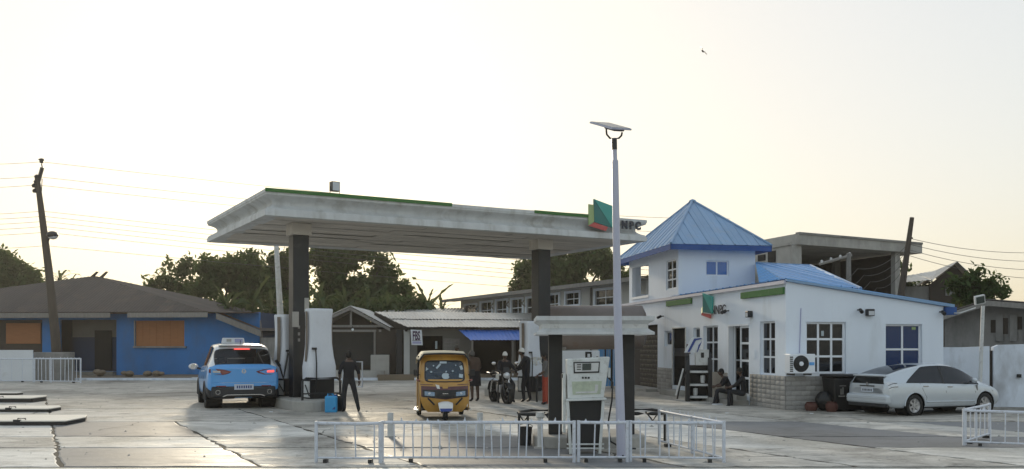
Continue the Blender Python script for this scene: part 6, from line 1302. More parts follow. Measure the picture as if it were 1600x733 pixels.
# ---------------------------------------------------------------- yellow tricycle taxi, facing the camera
kk = thing('tricycle_taxi', 'ochre yellow three wheeled taxi with cream canvas roof facing the camera', 'tricycle', Vector((-1.64, 22.75, 0)), rad(-82), None, 1.0)
def KS(y, z):
    """front skin: x depth at width y and height z"""
    xf = interp([.22, .40, .62, .90, 1.0, 1.52, 1.62], [-.02, .06, .09, .02, -.03, -.34, -.42], z)
    w = .66; return xf - .30 * (abs(y) / w) ** 3.2
def KW(z): return interp([.22, .32, .55, .95, 1.1, 1.45, 1.58, 1.64], [.42, .52, .60, .625, .62, .585, .56, .50], z)
q = MB(); q.grid(lambda a, b: (lambda z: (lambda y: (KS(y, z), y, z))((2 * a - 1) * KW(z)))(.22 + .80 * b), 26, 16); q.build('front_cowl', M['keke_yellow'], kk, smooth=60)
def kpatch(name, m_, y0, y1, z0, z1, off=.008, parent=kk, sh=None, n=10, zc=None):
    q = MB()
    def f(a, b):
        y = y0 + (y1 - y0) * a; lo = z0(y) if callable(z0) else z0; hi = z1(y) if callable(z1) else z1; z = lo + (hi - lo) * b
        return (KS(y, z) + off, y, z)
    q.grid(f, n, n); return q.build(name, m_, parent, smooth=60)
# windscreen frame with an opening, the glass and its rubber
wsy, wz0, wz1 = .49, .96, 1.47
fr_ = MB()
def ring_pts(hy, z0, z1, n=40, e=.28, off=0):
    o_ = []
    for k in range(n):
        a = 2 * math.pi * k / n; c_, s_ = math.cos(a), math.sin(a); y = hy * math.copysign(abs(c_) ** e, c_); z = (z0 + z1) / 2 + (z1 - z0) / 2 * math.copysign(abs(s_) ** e, s_); tp_ = (z - 1.0) / .5
        y *= 1 - .05 * tp_; o_.append((KS(y, z) + off, y, z))
    return o_
A1, A2 = ring_pts(.60, .90, 1.60, off=.0), ring_pts(wsy, wz0, wz1, off=.006)
fr_.add(A1 + A2, [(k, (k + 1) % 40, 40 + (k + 1) % 40, 40 + k) for k in range(40)]); fr_.build('windscreen_frame', M['keke_yellow'], kk, smooth=50)
q = MB(); q.tube(A2 + A2[:1], .016, 6, cap=False); q.build('windscreen_rubber', M['black'], kk, smooth=60)
q = MB(); A3 = ring_pts(wsy - .005, wz0 + .005, wz1 - .005, off=.003); q.add(A3, [tuple(range(40))]); ws = q.build('windscreen', glass('screen_glass', (.05, .075, .10), .35, .04), kk)
def sticker(name, y, z, w, h, rot=0, mt='sticker', pts=None):
    q = MB(); pts = pts or [(-.5, -.5), (.5, -.5), (.5, .5), (-.5, .5)]; c_, s_ = math.cos(rot), math.sin(rot)
    q.add([(KS(y + u * w * c_ - v * h * s_, z + u * w * s_ + v * h * c_) + .014, y + u * w * c_ - v * h * s_, z + u * w * s_ + v * h * c_) for u, v in pts], [tuple(range(len(pts)))]); q.build(name, M[mt], ws)
circ = [(.5 * math.cos(k * math.pi / 5), .5 * math.sin(k * math.pi / 5)) for k in range(10)]
sticker('sticker', -.03, 1.43, .17, .05); sticker('sticker', -.15, 1.34, .15, .045, .75 * -1 if False else .8); sticker('sticker', .20, 1.22, .05, .04, 0, 'sticker', circ); sticker('sticker', -.27, 1.35, .035, .035, 0, 'sticker', circ); sticker('sticker', .40, 1.10, .10, .09, -.2); sticker('sticker', .42, 1.30, .07, .10, .3); sticker('sticker', -.44, 1.28, .09, .09, .4, 'sticker', [(-.5, -.5), (.5, -.3), (.2, 0), (.1, .5)]); sticker('sticker', -.33, 1.20, .05, .045, 0, 'sticker', circ); sticker('sticker', .28, 1.36, .03, .03, 0, 'sticker', circ)
apple = []
for k in range(28):
    a = math.pi / 2 + 2 * math.pi * k / 28; r_ = .5 * (1 - .16 * math.exp(-((k % 28 if k < 14 else k - 28) / 2.2) ** 2) - .10 * math.exp(-((k - 14) / 2.0) ** 2)); x_, y_ = r_ * math.cos(a), r_ * .95 * math.sin(a)
    d_ = math.hypot(x_ - .56, y_ - .06)
    if d_ < .2: x_ -= (.2 - d_)
    apple.append((x_, y_))
sticker('round_fruit_sticker', .02, 1.10, .19, .17, 0, 'sticker', apple); sticker('round_fruit_sticker', .035, 1.205, .035, .05, -.5, 'sticker', circ)
q = MB(); q.tube([(KS(.06, 1.03) + .02, .06, .98), (KS(.0, 1.08) + .02, -.02, 1.04), (KS(-.2, 1.2) + .02, -.25, 1.13)], .007, 5); q.build('wiper', M['black'], kk)
# dark lamp band with its lamps, badge and trim
kpatch('lamp_band', M['keke_maroon'], -.58, .58, lambda y: .57 + .05 * abs(y) - .04 * (1 - abs(y) / .58), lambda y: .86 - .02 * (1 - abs(y) / .58), .010)
kpatch('lamp_band', M['black'], -.55, .55, lambda y: .55 + .07 * abs(y), lambda y: .76 + .02 * abs(y), .016)
for s_ in (1, -1):
    hl = kpatch('headlamp', M['lamp_blue'], s_ * .26, s_ * .50, lambda y: .60 + .05 * abs(y), lambda y: .71 + .10 * (abs(y) - .26), .026)
    q = MB(); q.sphere((KS(s_ * .37, .73) + .028, s_ * .37, .675), (.012, .05, .03), 8); q.build('lamp_bulb', M['lamp_clear'], hl)
    q = MB(); q.tube([(KS(s_ * y, z) + .008, s_ * y, z) for y, z in ((.26, .40), (.36, .50), (.42, .56))], .022, 6); q.build('vent_slot', M['black'], kk)
    kpatch('trim_stripe', M['keke_maroon'], s_ * .30, s_ * .60, .885, .90, .014)
q = MB(); q.prism([(KS(.0, .86) + .02, -.06, .80), (KS(0, .86) + .02, .06, .80), (KS(0, .9) + .02, .08, .90), (KS(0, .9) + .02, -.08, .90)], (.012, 0, 0)); q.build('badge', M['keke_yellow'], kk)
q = MB(); q.prism([(KS(-.2, .85) + .02, -.24, .90), (KS(-.2, .85) + .02, -.15, .88), (KS(-.15, .8) + .02, -.13, .79), (KS(-.15, .8) + .02, -.20, .80)], (.008, 0, 0)); q.build('paper_notice', M['fender_white'], kk)
q = MB(); q.box(KS(0, .68) + .018, KS(0, .68) + .03, -.07, .07, .665, .685); q.build('badge', M['chrome'], kk)
# mudguard, fork, front wheel, number plate
q = MB(); q.grid(lambda a, b: (.08 + .30 * math.cos(math.pi * (.12 + .62 * a)) * 1.0, (2 * b - 1) * (.15 + .03 * math.sin(math.pi * a)), .19 + .30 * math.sin(math.pi * (.12 + .62 * a)) - .04 * (2 * b - 1) ** 2), 12, 6); q.build('mudguard', M['fender_white'], kk, smooth=60)
q = MB(); q.prism([(.375, -.13, .26), (.375, .13, .26), (.36, .15, .33), (.36, -.15, .33)], (.01, 0, 0)); q.build('number_plate', M['deep_blue'], kk)
def bike_wheel(parent, c, r, w, name='wheel', rot=None, spokes=5, mt='alloy'):
    q = MB(); q.lathe([(r * .62, -w * .3), (r * .72, -w * .35), (r * .72, w * .35), (r * .62, w * .3)], 24, (0, 0, 0), 'y'); q.lathe([(0, -w * .5), (r * .16, -w * .5), (r * .16, w * .5), (0, w * .5)], 12, (0, 0, 0), 'y')
    for k in range(spokes): a = k * 2 * math.pi / spokes; q.tube([(r * .1 * math.cos(a), 0, r * .1 * math.sin(a)), (r * .66 * math.cos(a), 0, r * .66 * math.sin(a))], r * .05, 5)
    o = q.build(name, M[mt], parent, loc=c, rot=rot, smooth=40)
    q = MB(); q.lathe([(r * .70, -w * .42), (r * .85, -w * .5), (r * .97, -w * .34), (r, 0), (r * .97, w * .34), (r * .85, w * .5), (r * .70, w * .42)], 28, (0, 0, 0), 'y'); q.build('tyre', M['rubber'], o, smooth=60)
    return o
bike_wheel(kk, (.08, 0, .205), .205, .11)
for s_ in (1, -1):
    q = MB(); q.tube([(.06, s_ * .085, .2), (-.05, s_ * .085, .6)], .022, 6); q.build('fork', M['black_metal'], kk)
    bike_wheel(kk, (-2.0, s_ * .56, .205), .205, .12)
    q = MB(); q.grid(lambda a, b: (-2.28 + .56 * a, s_ * (.50 + .12 * b), .22 + .28 * math.sin(math.pi * a)), 10, 2); q.build('rear_mudguard', M['black'], kk, smooth=60)
    # side skins: lower panel, pillars, dark opening with its curtain
    q = MB(); q.prism([(-.30, s_ * .615, .30), (-.48, s_ * .63, .26), (-.52, s_ * .63, .92), (-.32, s_ * .62, .98)], (0, -s_ * .03, 0)); q.build('side_panel', M['keke_yellow'], kk)
    q = MB(); q.prism([(-1.25, s_ * .635, .26), (-1.72, s_ * .635, .26), (-1.78, s_ * .635, .50), (-2.25, s_ * .635, .50), (-2.42, s_ * .62, .45), (-2.42, s_ * .62, .98), (-1.25, s_ * .635, .95)], (0, -s_ * .03, 0)); q.build('side_panel', M['keke_yellow'], kk)
    q = MB(); q.box(-1.26, -.48, s_ * .60 - .02, s_ * .60 + .02, .22, .30); q.build('step', M['keke_yellow'], kk)
    q = MB(); q.tube([(-.33, s_ * .60, .97), (-.42, s_ * .585, 1.30), (-.5, s_ * .56, 1.58)], .028, 6); q.build('front_pillar', M['keke_yellow'], kk)
    q = MB(); q.tube([(-1.28, s_ * .62, .95), (-1.3, s_ * .6, 1.58)], .022, 6); q.build('door_pillar', M['black'], kk)
    q = MB(); q.prism([(-1.30, s_ * .62, .95), (-2.40, s_ * .60, .96), (-2.30, s_ * .56, 1.56), (-1.32, s_ * .585, 1.58)], (0, -s_ * .012, 0)); q.build('side_curtain', M['canvas'], kk)
    q = MB(); q.tube([(-.34, s_ * .60, 1.12), (-.28, s_ * .70, 1.16)], .012, 5); mr_ = q.build('mirror', M['black'], kk); q = MB(); q.box(-.31, -.27, s_ * .70 - .06, s_ * .70 + .06, 1.10, 1.26); q.build('mirror_shell', M['black'], mr_, bevel=.015)
    q = MB(); q.tube([(-.20, s_ * .62, .98), (-.12, s_ * .66, 1.0)], .03, 6); q.build('indicator', M['tail_red'], kk)
q = MB(); q.tube([(-.35, .66, .25), (-.95, .70, .22), (-1.25, .66, .25)], .03, 6); q.build('side_bumper', M['chrome'], kk); q = MB(); q.tube([(-.35, -.66, .25), (-.95, -.70, .22), (-1.25, -.66, .25)], .03, 6); q.build('side_bumper', M['chrome'], kk)
q = MB(); q.box(-2.42, -2.36, -.6, .6, .3, 1.0); q.build('rear_panel', M['keke_yellow'], kk); q = MB(); q.prism([(-2.40, -.58, 1.0), (-2.40, .58, 1.0), (-2.28, .5, 1.56), (-2.28, -.5, 1.56)], (.02, 0, 0)); q.build('rear_curtain', M['canvas'], kk)
q = MB()
def roofp(a, b):
    x = -.26 - 2.1 * a; y = (2 * b - 1) * .63; e = abs(2 * b - 1); zt = 1.70 + .02 * math.sin(math.pi * a * 3) - .05 * (1 - min(1, a * 6)) ** 2 * 1.0 - .16 * max(0, a - .8) / .2
    return (x - .02, y, zt - .03 * e ** 2 - .16 * max(0, e - .82) / .18)
q.grid(roofp, 20, 20); q.build('canvas_roof', M['canvas'], kk, smooth=60)
q = MB(); q.tube([roofp(0, b / 20) for b in range(21)], .022, 6); q.build('roof_hem', M['black'], kk, smooth=60)
q = MB(); q.grid(lambda a, b: (lambda y, t: (KS(y, 1.58) - .02 + .11 * t, y, 1.575 + .085 * t - .03 * (abs(y) / .6) ** 4))((2 * a - 1) * .57, b), 12, 2); q.build('visor', M['keke_yellow'], kk, smooth=60)
box_obj('floor', M['dark'], kk, -2.35, -.3, -.58, .58, .24, .28); st_ = box_obj('driver_seat', M['black'], kk, -.95, -.6, -.28, .28, .3, .68, bevel=.04); box_obj('backrest', M['black'], st_, -1.02, -.93, -.28, .28, .7, 1.05, bevel=.04); st_ = box_obj('bench', M['black'], kk, -2.0, -1.5, -.55, .55, .3, .7, bevel=.04); box_obj('backrest', M['black'], st_, -2.1, -2.0, -.55, .55, .7, 1.15, bevel=.04)
q = MB(); q.tube([(-.38, -.32, 1.0), (-.35, 0, .98), (-.38, .32, 1.0)], .018, 6); q.build('handlebar', M['black'], kk)

# ---------------------------------------------------------------- motorbike
mb_ = thing('motorbike', 'black motorbike with white tank flashes parked at the right pumps', 'motorbike', G(794, 632.5) + Vector((0, 0, .0)), rad(-70), None, 1.06)
bike_wheel(mb_, (-.05, 0, .32), .32, .17, rot=(0, 0, .12), mt='black_metal'); bike_wheel(mb_, (-1.30, 0, .32), .32, .17, mt='black_metal')
q = MB(); q.tube([(-.15, 0, .62), (-.45, 0, .45), (-.85, 0, .40), (-1.05, 0, .55), (-.4, 0, .78), (-.22, 0, .82)], .035, 6); q.build('frame', M['black_metal'], mb_, smooth=60)
for s_ in (1, -1):
    q = MB(); q.tube([(-.05, s_ * .09, .30), (-.16, s_ * .09, .62), (-.24, s_ * .08, .90)], .026, 8); q.build('fork', M['chrome'] if s_ > 0 else M['black_metal'], mb_)
    q = MB(); q.tube([(-1.30, s_ * .10, .30), (-.85, s_ * .09, .42)], .024, 6); q.build('swingarm', M['black_metal'], mb_); q = MB(); q.tube([(-1.25, s_ * .12, .34), (-1.10, s_ * .12, .70)], .032, 8); q.build('shock_absorber', M['chrome'], mb_)
    q = MB(); q.prism([(-.34, s_ * .17, .72), (-.62, s_ * .17, .76), (-.58, s_ * .16, .90), (-.38, s_ * .15, .92)], (0, s_ * .015, 0)); q.build('tank_flash', M['fender_white'], mb_)
    q = MB(); q.sphere((-.16, s_ * .2, .88), (.05, .03, .035), 8); q.build('indicator', M['lamp_clear'], mb_)
    q = MB(); q.tube([(-.28, s_ * .28, 1.03), (-.26, s_ * .34, 1.18)], .008, 5); mr_ = q.build('mirror', M['black'], mb_); q = MB(); q.sphere((-.26, s_ * .36, 1.22), (.02, .07, .05), 8); q.build('mirror_glass', M['chrome'], mr_)
q = MB(); q.sphere((-.48, 0, .83), (.27, .17, .15), 16); q.build('tank', M['black'], mb_, smooth=60); q = MB(); q.sphere((-1.0, 0, .82), (.38, .15, .07), 14); q.sphere((-1.3, 0, .88), (.15, .12, .06), 12); q.build('seat', M['rubber'], mb_, smooth=60)
q = MB(); q.box(-.72, -.38, -.14, .14, .34, .58); e = q.build('engine', M['alloy'], mb_, bevel=.03)
for k in range(4): box_obj('fin', M['black_metal'], e, -.70, -.40, -.16, .16, .59 + k * .028, .605 + k * .028)
q = MB(); q.tube([(-.40, .12, .45), (-.36, .17, .28), (-.7, .19, .25), (-1.35, .20, .38)], [.025, .03, .04, .05], 8); q.build('exhaust', M['chrome'], mb_, smooth=60)
q = MB(); q.grid(lambda a, b: (-.05 + .34 * math.cos(math.pi * (.15 + .6 * a)), (2 * b - 1) * .08, .31 + .34 * math.sin(math.pi * (.15 + .6 * a))), 12, 4); q.build('front_mudguard', M['black'], mb_, smooth=60); q = MB(); q.grid(lambda a, b: (-1.30 + .36 * math.cos(math.pi * (.35 + .6 * a)), (2 * b - 1) * .09, .32 + .36 * math.sin(math.pi * (.35 + .6 * a))), 12, 4); q.build('rear_mudguard', M['black'], mb_, smooth=60)
q = MB(); q.tube([(-.42, .36, .98), (-.30, .28, 1.02), (-.24, .1, .97), (-.24, -.1, .97), (-.30, -.28, 1.02), (-.42, -.36, .98)], .017, 6); q.build('handlebar', M['black_metal'], mb_, smooth=60)
q = MB(); q.lathe([(0, .07), (.07, .05), (.10, 0), (.09, -.1), (0, -.13)], 14, (-.10, 0, .86), 'x'); q.build('headlamp', M['lamp_clear'], mb_, smooth=50); q = MB(); q.prism([(-.09, -.11, .93), (-.09, .11, .93), (-.17, .08, 1.10), (-.17, -.08, 1.10)], (-.02, 0, 0)); q.build('fly_screen', M['black'], mb_)
q = MB(); q.tube([(-.6, .1, .3), (-.6, .28, .02)], .016, 6); q.build('kickstand', M['black_metal'], mb_)
q = MB(); q.tube([(-1.2, .16, .9), (-1.55, .14, .92), (-1.55, -.14, .92), (-1.2, -.16, .9)], .014, 6); q.build('carrier', M['chrome'], mb_)

# ---------------------------------------------------------------- people
BASE = dict(pelvis=(0, 0, .94), waist=(0, .0, 1.10), chest=(0, .0, 1.30), neck=(0, -.01, 1.47), headb=(0, .01, 1.55),
            shL=(-.165, -.01, 1.40), elL=(-.225, -.03, 1.13), wrL=(-.235, .04, .90), shR=(.165, -.01, 1.40), elR=(.225, -.03, 1.13), wrR=(.235, .04, .90),
            hipL=(-.095, 0, .90), knL=(-.105, .02, .50), anL=(-.11, -.02, .09), toL=(-.125, .13, .035), hipR=(.095, 0, .90), knR=(.105, .02, .50), anR=(.11, -.02, .09), toR=(.125, .13, .035))
RAD = dict(pelvis=(.155, .115), waist=(.145, .105), chest=(.165, .115), neck=(.058, .058), headb=(.06, .06), shL=.075, elL=.05, wrL=.032, shR=.075, elR=.05, wrR=.032, hipL=.095, knL=.066, anL=.043, toL=.036, hipR=.095, knR=.066, anR=.043, toR=.036)
EDG = [('pelvis', 'waist'), ('waist', 'chest'), ('chest', 'neck'), ('neck', 'headb'), ('chest', 'shL'), ('shL', 'elL'), ('elL', 'wrL'), ('chest', 'shR'), ('shR', 'elR'), ('elR', 'wrR'), ('pelvis', 'hipL'), ('hipL', 'knL'), ('knL', 'anL'), ('anL', 'toL'), ('pelvis', 'hipR'), ('hipR', 'knR'), ('knR', 'anR'), ('anR', 'toR')]
def skin_mesh(verts, edges, rads, root=0, sub=1):
    me = bpy.data.meshes.new('skeleton'); me.from_pydata(verts, edges, []); o = bpy.data.objects.new('skeleton', me); col.objects.link(o)
    md = o.modifiers.new('skin', 'SKIN'); md.use_smooth_shade = True
    for i, r_ in enumerate(rads): me.skin_vertices[0].data[i].radius = r_ if isinstance(r_, tuple) else (r_, r_); me.skin_vertices[0].data[i].use_root = i == root
    s_ = o.modifiers.new('sub', 'SUBSURF'); s_.levels = s_.render_levels = sub
    bpy.context.view_layer.update(); out = bpy.data.meshes.new_from_object(o.evaluated_get(bpy.context.evaluated_depsgraph_get())); bpy.data.objects.remove(o)
    return out
def person(label, loc, rotz, hgt, shirt, trouser, pose={}, loose=1.0, sleeve=.5, shorts=False, head=(0, 0), cap=None, shoe='black', group=None, skirt=None, hair=True, name='person'):
    J = {k: Vector(v) for k, v in BASE.items()}; J.update({k: Vector(v) for k, v in pose.items()})
    rd_ = dict(RAD)
    for k in ('pelvis', 'waist', 'chest'): rd_[k] = tuple(x * loose for x in rd_[k])
    for k in ('knL', 'knR', 'anL', 'anR'): rd_[k] = rd_[k] * (1 if shorts else 1.22)
    for k in ('elL', 'elR'): rd_[k] *= (1.15 if sleeve > .3 else 1)
    keys = list(J); verts = [J[k] for k in keys]; edges = [(keys.index(a), keys.index(b)) for a, b in EDG]; rads = [rd_[k] for k in keys]
    me = skin_mesh(verts, edges, rads, keys.index('pelvis'))
    V = [v.co.copy() for v in me.vertices]; FC = [tuple(p.vertices) for p in me.polygons]
    slots = [M['skin'], M[shirt], M[trouser], M[shoe], M['hair']]
    def seg(p, a, b):
        ab = b - a; t = max(0, min(1, (p - a).dot(ab) / ab.length_squared)); return (p - a - ab * t).length, t
    mi = []
    for f in FC:
        c = sum((V[i] for i in f), Vector()) / len(f); best = min(((seg(c, J[a], J[b])[0] - (.06 if a in ('waist', 'pelvis') and b in ('chest', 'waist') else 0), a, b, seg(c, J[a], J[b])[1]) for a, b in EDG), key=lambda z: z[0]); a, b, t = best[1:]
        if (a, b) in (('neck', 'headb'),) or (b == 'neck' and t > .75): m_ = 0
        elif b in ('toL', 'toR'): m_ = 3
        elif b in ('anL', 'anR'): m_ = 3 if t > .92 else (0 if shorts else 2)
        elif b in ('knL', 'knR', 'hipL', 'hipR'): m_ = 2 if not (shorts and b[0] == 'k' and t > .85) else 0
        elif b in ('elL', 'elR'): m_ = 1 if t < max(.35, sleeve * 2) else 0
        elif b in ('wrL', 'wrR'): m_ = 1 if sleeve > .5 and t < (sleeve - .5) * 2 else 0
        elif (a, b) == ('pelvis', 'waist') and t < .15: m_ = 2
        else: m_ = 1
        mi.append(m_)
    mb = MB(); mb.v = [tuple(v) for v in V]; mb.f = FC; mb.m = mi
    # hands: palm, four unequal bent fingers and a thumb
    for sd_ in 'LR':
        w_, e_ = J['wr' + sd_], J['el' + sd_]; d_ = (w_ - e_).normalized(); out = Vector((-1 if sd_ == 'L' else 1, 0, 0)); side_ = d_.cross(out).normalized() if d_.cross(out).length > .1 else Vector((0, 1, 0)); nrm_ = side_.cross(d_).normalized()
        inw = -out
        hv = [w_, w_ + d_ * .05, w_ + d_ * .085]; he = [(0, 1), (1, 2)]; hr = [(.03, .022), (.040, .016), (.038, .014)]
        for k in range(4):
            off = side_ * (.03 - .02 * k); ln = (.07, .08, .075, .058)[k]; b_ = len(hv)
            hv += [w_ + d_ * .09 + off, w_ + d_ * (.09 + ln * .5) + off + inw * .012, w_ + d_ * (.09 + ln * .85) + off + inw * .035]; he += [(2, b_), (b_, b_ + 1), (b_ + 1, b_ + 2)]; hr += [.0095, .009, .0075]
        b_ = len(hv); hv += [w_ + d_ * .035 + side_ * .04 + inw * .01, w_ + d_ * .075 + side_ * .055 + inw * .03]; he += [(1, b_), (b_, b_ + 1)]; hr += [.011, .009]
        hm = skin_mesh(hv, he, hr, 0, 1); mb.add([v.co.copy() for v in hm.vertices], [tuple(p.vertices) for p in hm.polygons], 0); bpy.data.meshes.remove(hm)
    # head: skull, jaw, nose, ears, eyes
    hb_ = J['headb']; yaw, pitch = head; Rh = Matrix.Rotation(yaw, 4, 'Z') @ Matrix.Rotation(-pitch, 4, 'X')
    def hp_(x, y, z): return hb_ + (Rh @ Vector((x, y, z)))
    def skull(a, b):
        th = math.pi * b; ph = 2 * math.pi * a; x, y, z = .076 * math.sin(th) * math.cos(ph), .095 * math.sin(th) * math.sin(ph), .118 * math.cos(th)
        if z < 0: k = 1 + z * 2.6; x *= k; y = y * (1 + z * 1.6) + (.012 if y > 0 else 0)
        f_ = max(0, y) / .095 if abs(x) < .05 else 0
        y += .022 * math.exp(-((x / .013) ** 2 + ((z + .012) / .022) ** 2)) * (y > 0) - .008 * math.exp(-(((abs(x) - .03) / .014) ** 2 + ((z - .02) / .012) ** 2)) * (y > 0) + .007 * math.exp(-((x / .024) ** 2 + ((z + .052) / .008) ** 2)) * (y > 0)
        return hp_(x, y + .01, z + .085)
    mb.grid(skull, 28, 20, 0)
    for s_ in (-1, 1):
        mb.sphere(hp_(s_ * .077, .0, .08), (.012, .018, .03), 8, 0); mb.sphere(hp_(s_ * .03, .088, .104), (.011, .008, .007), 6, 4)
    t = thing(name, label, 'person', loc, rotz, group, hgt / 1.74)
    mb.build('body', slots, t, smooth=180)
    if hair:
        q = MB(); q.grid(lambda a, b: (lambda p: p)(hp_(*(lambda th, ph: (.082 * math.sin(th) * math.cos(ph), .101 * math.sin(th) * math.sin(ph) + .006, .124 * math.cos(th) + .087))(math.pi * b * (.50 + .18 * (1 - math.sin(2 * math.pi * a)) / 2), 2 * math.pi * a))), 24, 8); q.build('hair', M['hair'], t, smooth=60)
    if cap:
        q = MB(); q.grid(lambda a, b: hp_(*(lambda th, ph: (.088 * math.sin(th) * math.cos(ph), .107 * math.sin(th) * math.sin(ph) + .006, .132 * math.cos(th) + .092))(math.pi * b * .5, 2 * math.pi * a)), 24, 7); q.build('cap', M[cap], t, smooth=60)
    if skirt:
        z0, z1, w0, w1 = skirt; q = MB(); c0 = J['pelvis']
        q.grid(lambda a, b: (c0.x + (w0 + (w1 - w0) * b) * math.cos(2 * math.pi * a) * (1 + .06 * math.sin(10 * math.pi * a) * b), c0.y + .7 * (w0 + (w1 - w0) * b) * math.sin(2 * math.pi * a), z0 + (z1 - z0) * b), 32, 8); q.build('skirt', M[trouser], t, smooth=60)
    return t
person('attendant in dark uniform standing with legs apart beside the jerrycans', G(545, 644.5), rad(25), 1.70, 'cloth_dark', 'cloth_trouser',
       dict(elL=(-.27, -.02, 1.14), wrL=(-.22, .16, .98), elR=(.27, -.05, 1.15), wrR=(.30, .0, .90), knL=(-.13, .04, .5), anL=(-.13, .0, .09), toL=(-.15, .15, .035), knR=(.19, .0, .50), anR=(.27, -.06, .09), toR=(.30, .08, .035), neck=(0, .01, 1.47), headb=(0, .04, 1.54)), 1.08, .6, head=(0, -.25))
person('person in brown top and dark knee shorts standing right of the yellow tricycle', G(742, 628), rad(35), 1.76, 'cloth_brown', 'cloth_dark',
       dict(chest=(0, .08, 1.28), neck=(0, .18, 1.42), headb=(0, .25, 1.46), shL=(-.18, .08, 1.37), shR=(.18, .08, 1.37), elL=(-.26, .14, 1.12), wrL=(-.18, .34, 1.08), elR=(.27, .12, 1.10), wrR=(.30, .30, 1.0)), 1.2, .45, True, head=(.3, -.5), cap='cloth_grey', skirt=(1.0, .52, .19, .23))
person('rider in dark jacket and pale cap seated on the motorbike', G(795, 632.5) + Vector((-.18, .80, .0)), rad(-70) - math.pi / 2, 1.68, 'cloth_dark', 'cloth_trouser',
       dict(pelvis=(0, 0, .90), waist=(0, .04, 1.06), chest=(0, .10, 1.26), neck=(0, .14, 1.43), headb=(0, .17, 1.50), shL=(-.17, .1, 1.36), shR=(.17, .1, 1.36), elL=(-.28, .28, 1.16), wrL=(-.30, .48, 1.02), elR=(.28, .28, 1.16), wrR=(.30, .48, 1.02), hipL=(-.11, .04, .88), hipR=(.11, .04, .88), knL=(-.24, .36, .62), anL=(-.26, .20, .12), toL=(-.28, .34, .05), knR=(.24, .36, .62), anR=(.26, .20, .12), toR=(.28, .34, .05)), 1.1, 1.0, head=(-.3, .05), cap='cloth_white')
person('person in black bending over the pump nozzle with white cloth on the head', G(822, 629), rad(70), 1.78, 'cloth_dark', 'cloth_dark',
       dict(chest=(0, .06, 1.30), neck=(0, .12, 1.46), headb=(0, .16, 1.52), elL=(-.24, .14, 1.14), wrL=(-.16, .36, 1.05), elR=(.24, .14, 1.12), wrR=(.15, .38, 1.0), knL=(-.12, .06, .5), anL=(-.14, .02, .09), knR=(.13, -.02, .5), anR=(.15, -.1, .09), toR=(.16, .05, .035)), 1.25, 1.0, head=(.2, -.2), cap='cloth_white')
person('person in grey shirt and orange wrapper standing by the right column', G(852, 633), rad(95), 1.62, 'cloth_grey', 'cloth_orange', dict(elL=(-.25, .06, 1.13), wrL=(-.16, .24, 1.0)), 1.05, .5, skirt=(1.02, .05, .15, .135))
person('person standing behind the tricycle with only the dark head showing, left one', Vector((P(706, 560, 40).x, 40, 0)), rad(180), 1.60, 'cloth_dark', 'cloth_trouser')
person('person with a pale headband behind the tricycle roof, right one', Vector((P(714, 560, 36).x, 36, 0)), rad(160), 1.86, 'cloth_brown', 'cloth_trouser', cap='cloth_grey')
# two people sitting on the office doorstep
seat = lambda lx, ly, kx=0: dict(pelvis=(0, 0, .50), waist=(0, .07, .66), chest=(0, .20, .84), neck=(0, .28, .99), headb=(0, .33, 1.05), shL=(-.17, .2, .93), shR=(.17, .2, .93), hipL=(-.1, .05, .48), hipR=(.1, .05, .48), knL=(-.16, .46, .56), anL=(-.15 + lx, .48 + ly, .09), toL=(-.16 + lx, .62 + ly, .035), knR=(.16, .46, .54), anR=(.17, .42, .09), toR=(.19, .56, .035), elL=(-.24, .30, .72), wrL=(-.10, .50, .66), elR=(.25, .30, .72), wrR=(.12, .50, .68))
def fsit(px, off): s = sL(px); return OC + e2 * s - e1 * off
person('hunched person in dark clothes sitting leftmost on the doorstep', fsit(1158, .33) + Vector((0, 0, -.07)), OA + rad(75), 1.66, 'cloth_dark', 'cloth_trouser', seat(.02, .1), 1.12, .6, head=(0, -.1))
person('person in dark clothes sitting upright right on the doorstep', fsit(1180, .33) + Vector((0, 0, -.07)), OA + rad(60), 1.68, 'cloth_dark', 'cloth_trouser', {**seat(-.03, 0), 'chest': (0, .08, .86), 'neck': (0, .12, 1.02), 'headb': (0, .15, 1.09), 'shL': (-.17, .08, .95), 'shR': (.17, .08, .95), 'waist': (0, .02, .67)}, 1.1, .6, head=(.5, 0))

# ---------------------------------------------------------------- small things
def jerry(label, loc, rotz, m_, w=.32, d_=.24, h=.50, group=None):
    t = thing('jerrycan', label, 'jerrycan', loc, rotz, group)
    box_obj('can', M[m_], t, -w / 2, w / 2, -d_ / 2, d_ / 2, 0, h * .9, bevel=.045)
    q = MB(); q.tube([(-w * .3, 0, h * .88), (-w * .28, 0, h * .99), (w * .15, 0, h * .99), (w * .18, 0, h * .88)], .022, 8); q.build('handle', M[m_], t, smooth=60); q = MB(); q.lathe([(0, h * .88), (.035, h * .88), (.035, h * .97), (0, h * .97)], 12, (w * .36, 0, 0)); q.build('stopper', M[m_] if m_ != 'jerry_blue' else M['deep_blue'], t)
    return t
j_ = jerry('bright blue plastic jerrycan standing below the left pumps', G(517.5, 645), .1, 'jerry_blue', .33, .25, .52); q = MB(); q.prism([(.03, -.128, .10), (.12, -.128, .10), (.12, -.128, .17), (.09, -.128, .16)], (0, .004, 0)); q.build('mark', M['deep_blue'], j_)
jerry('black plastic jerrycan between the blue one and the attendant', G(531, 643), -.2, 'black', .28, .24, .50)
gp = thing('goal_frame', 'white tubular frame standing behind the attendant', 'frame', P(536, 600, 36).xy.to_3d(), 0)
q = MB(); w_ = (566 - 536) / F * 36; q.tube([(0, 0, 0), (0, 0, 1.22), (w_, 0, 1.22), (w_, 0, .25), (.1, 0, .25)], .035, 8); q.build('tube', M['fence_paint'], gp)
op = thing('old_dispenser', 'broken open fuel dispenser with black curved sides by the office wall', 'fuel dispenser', G(1091, 627.5), OA - rad(18), None, 1.0)
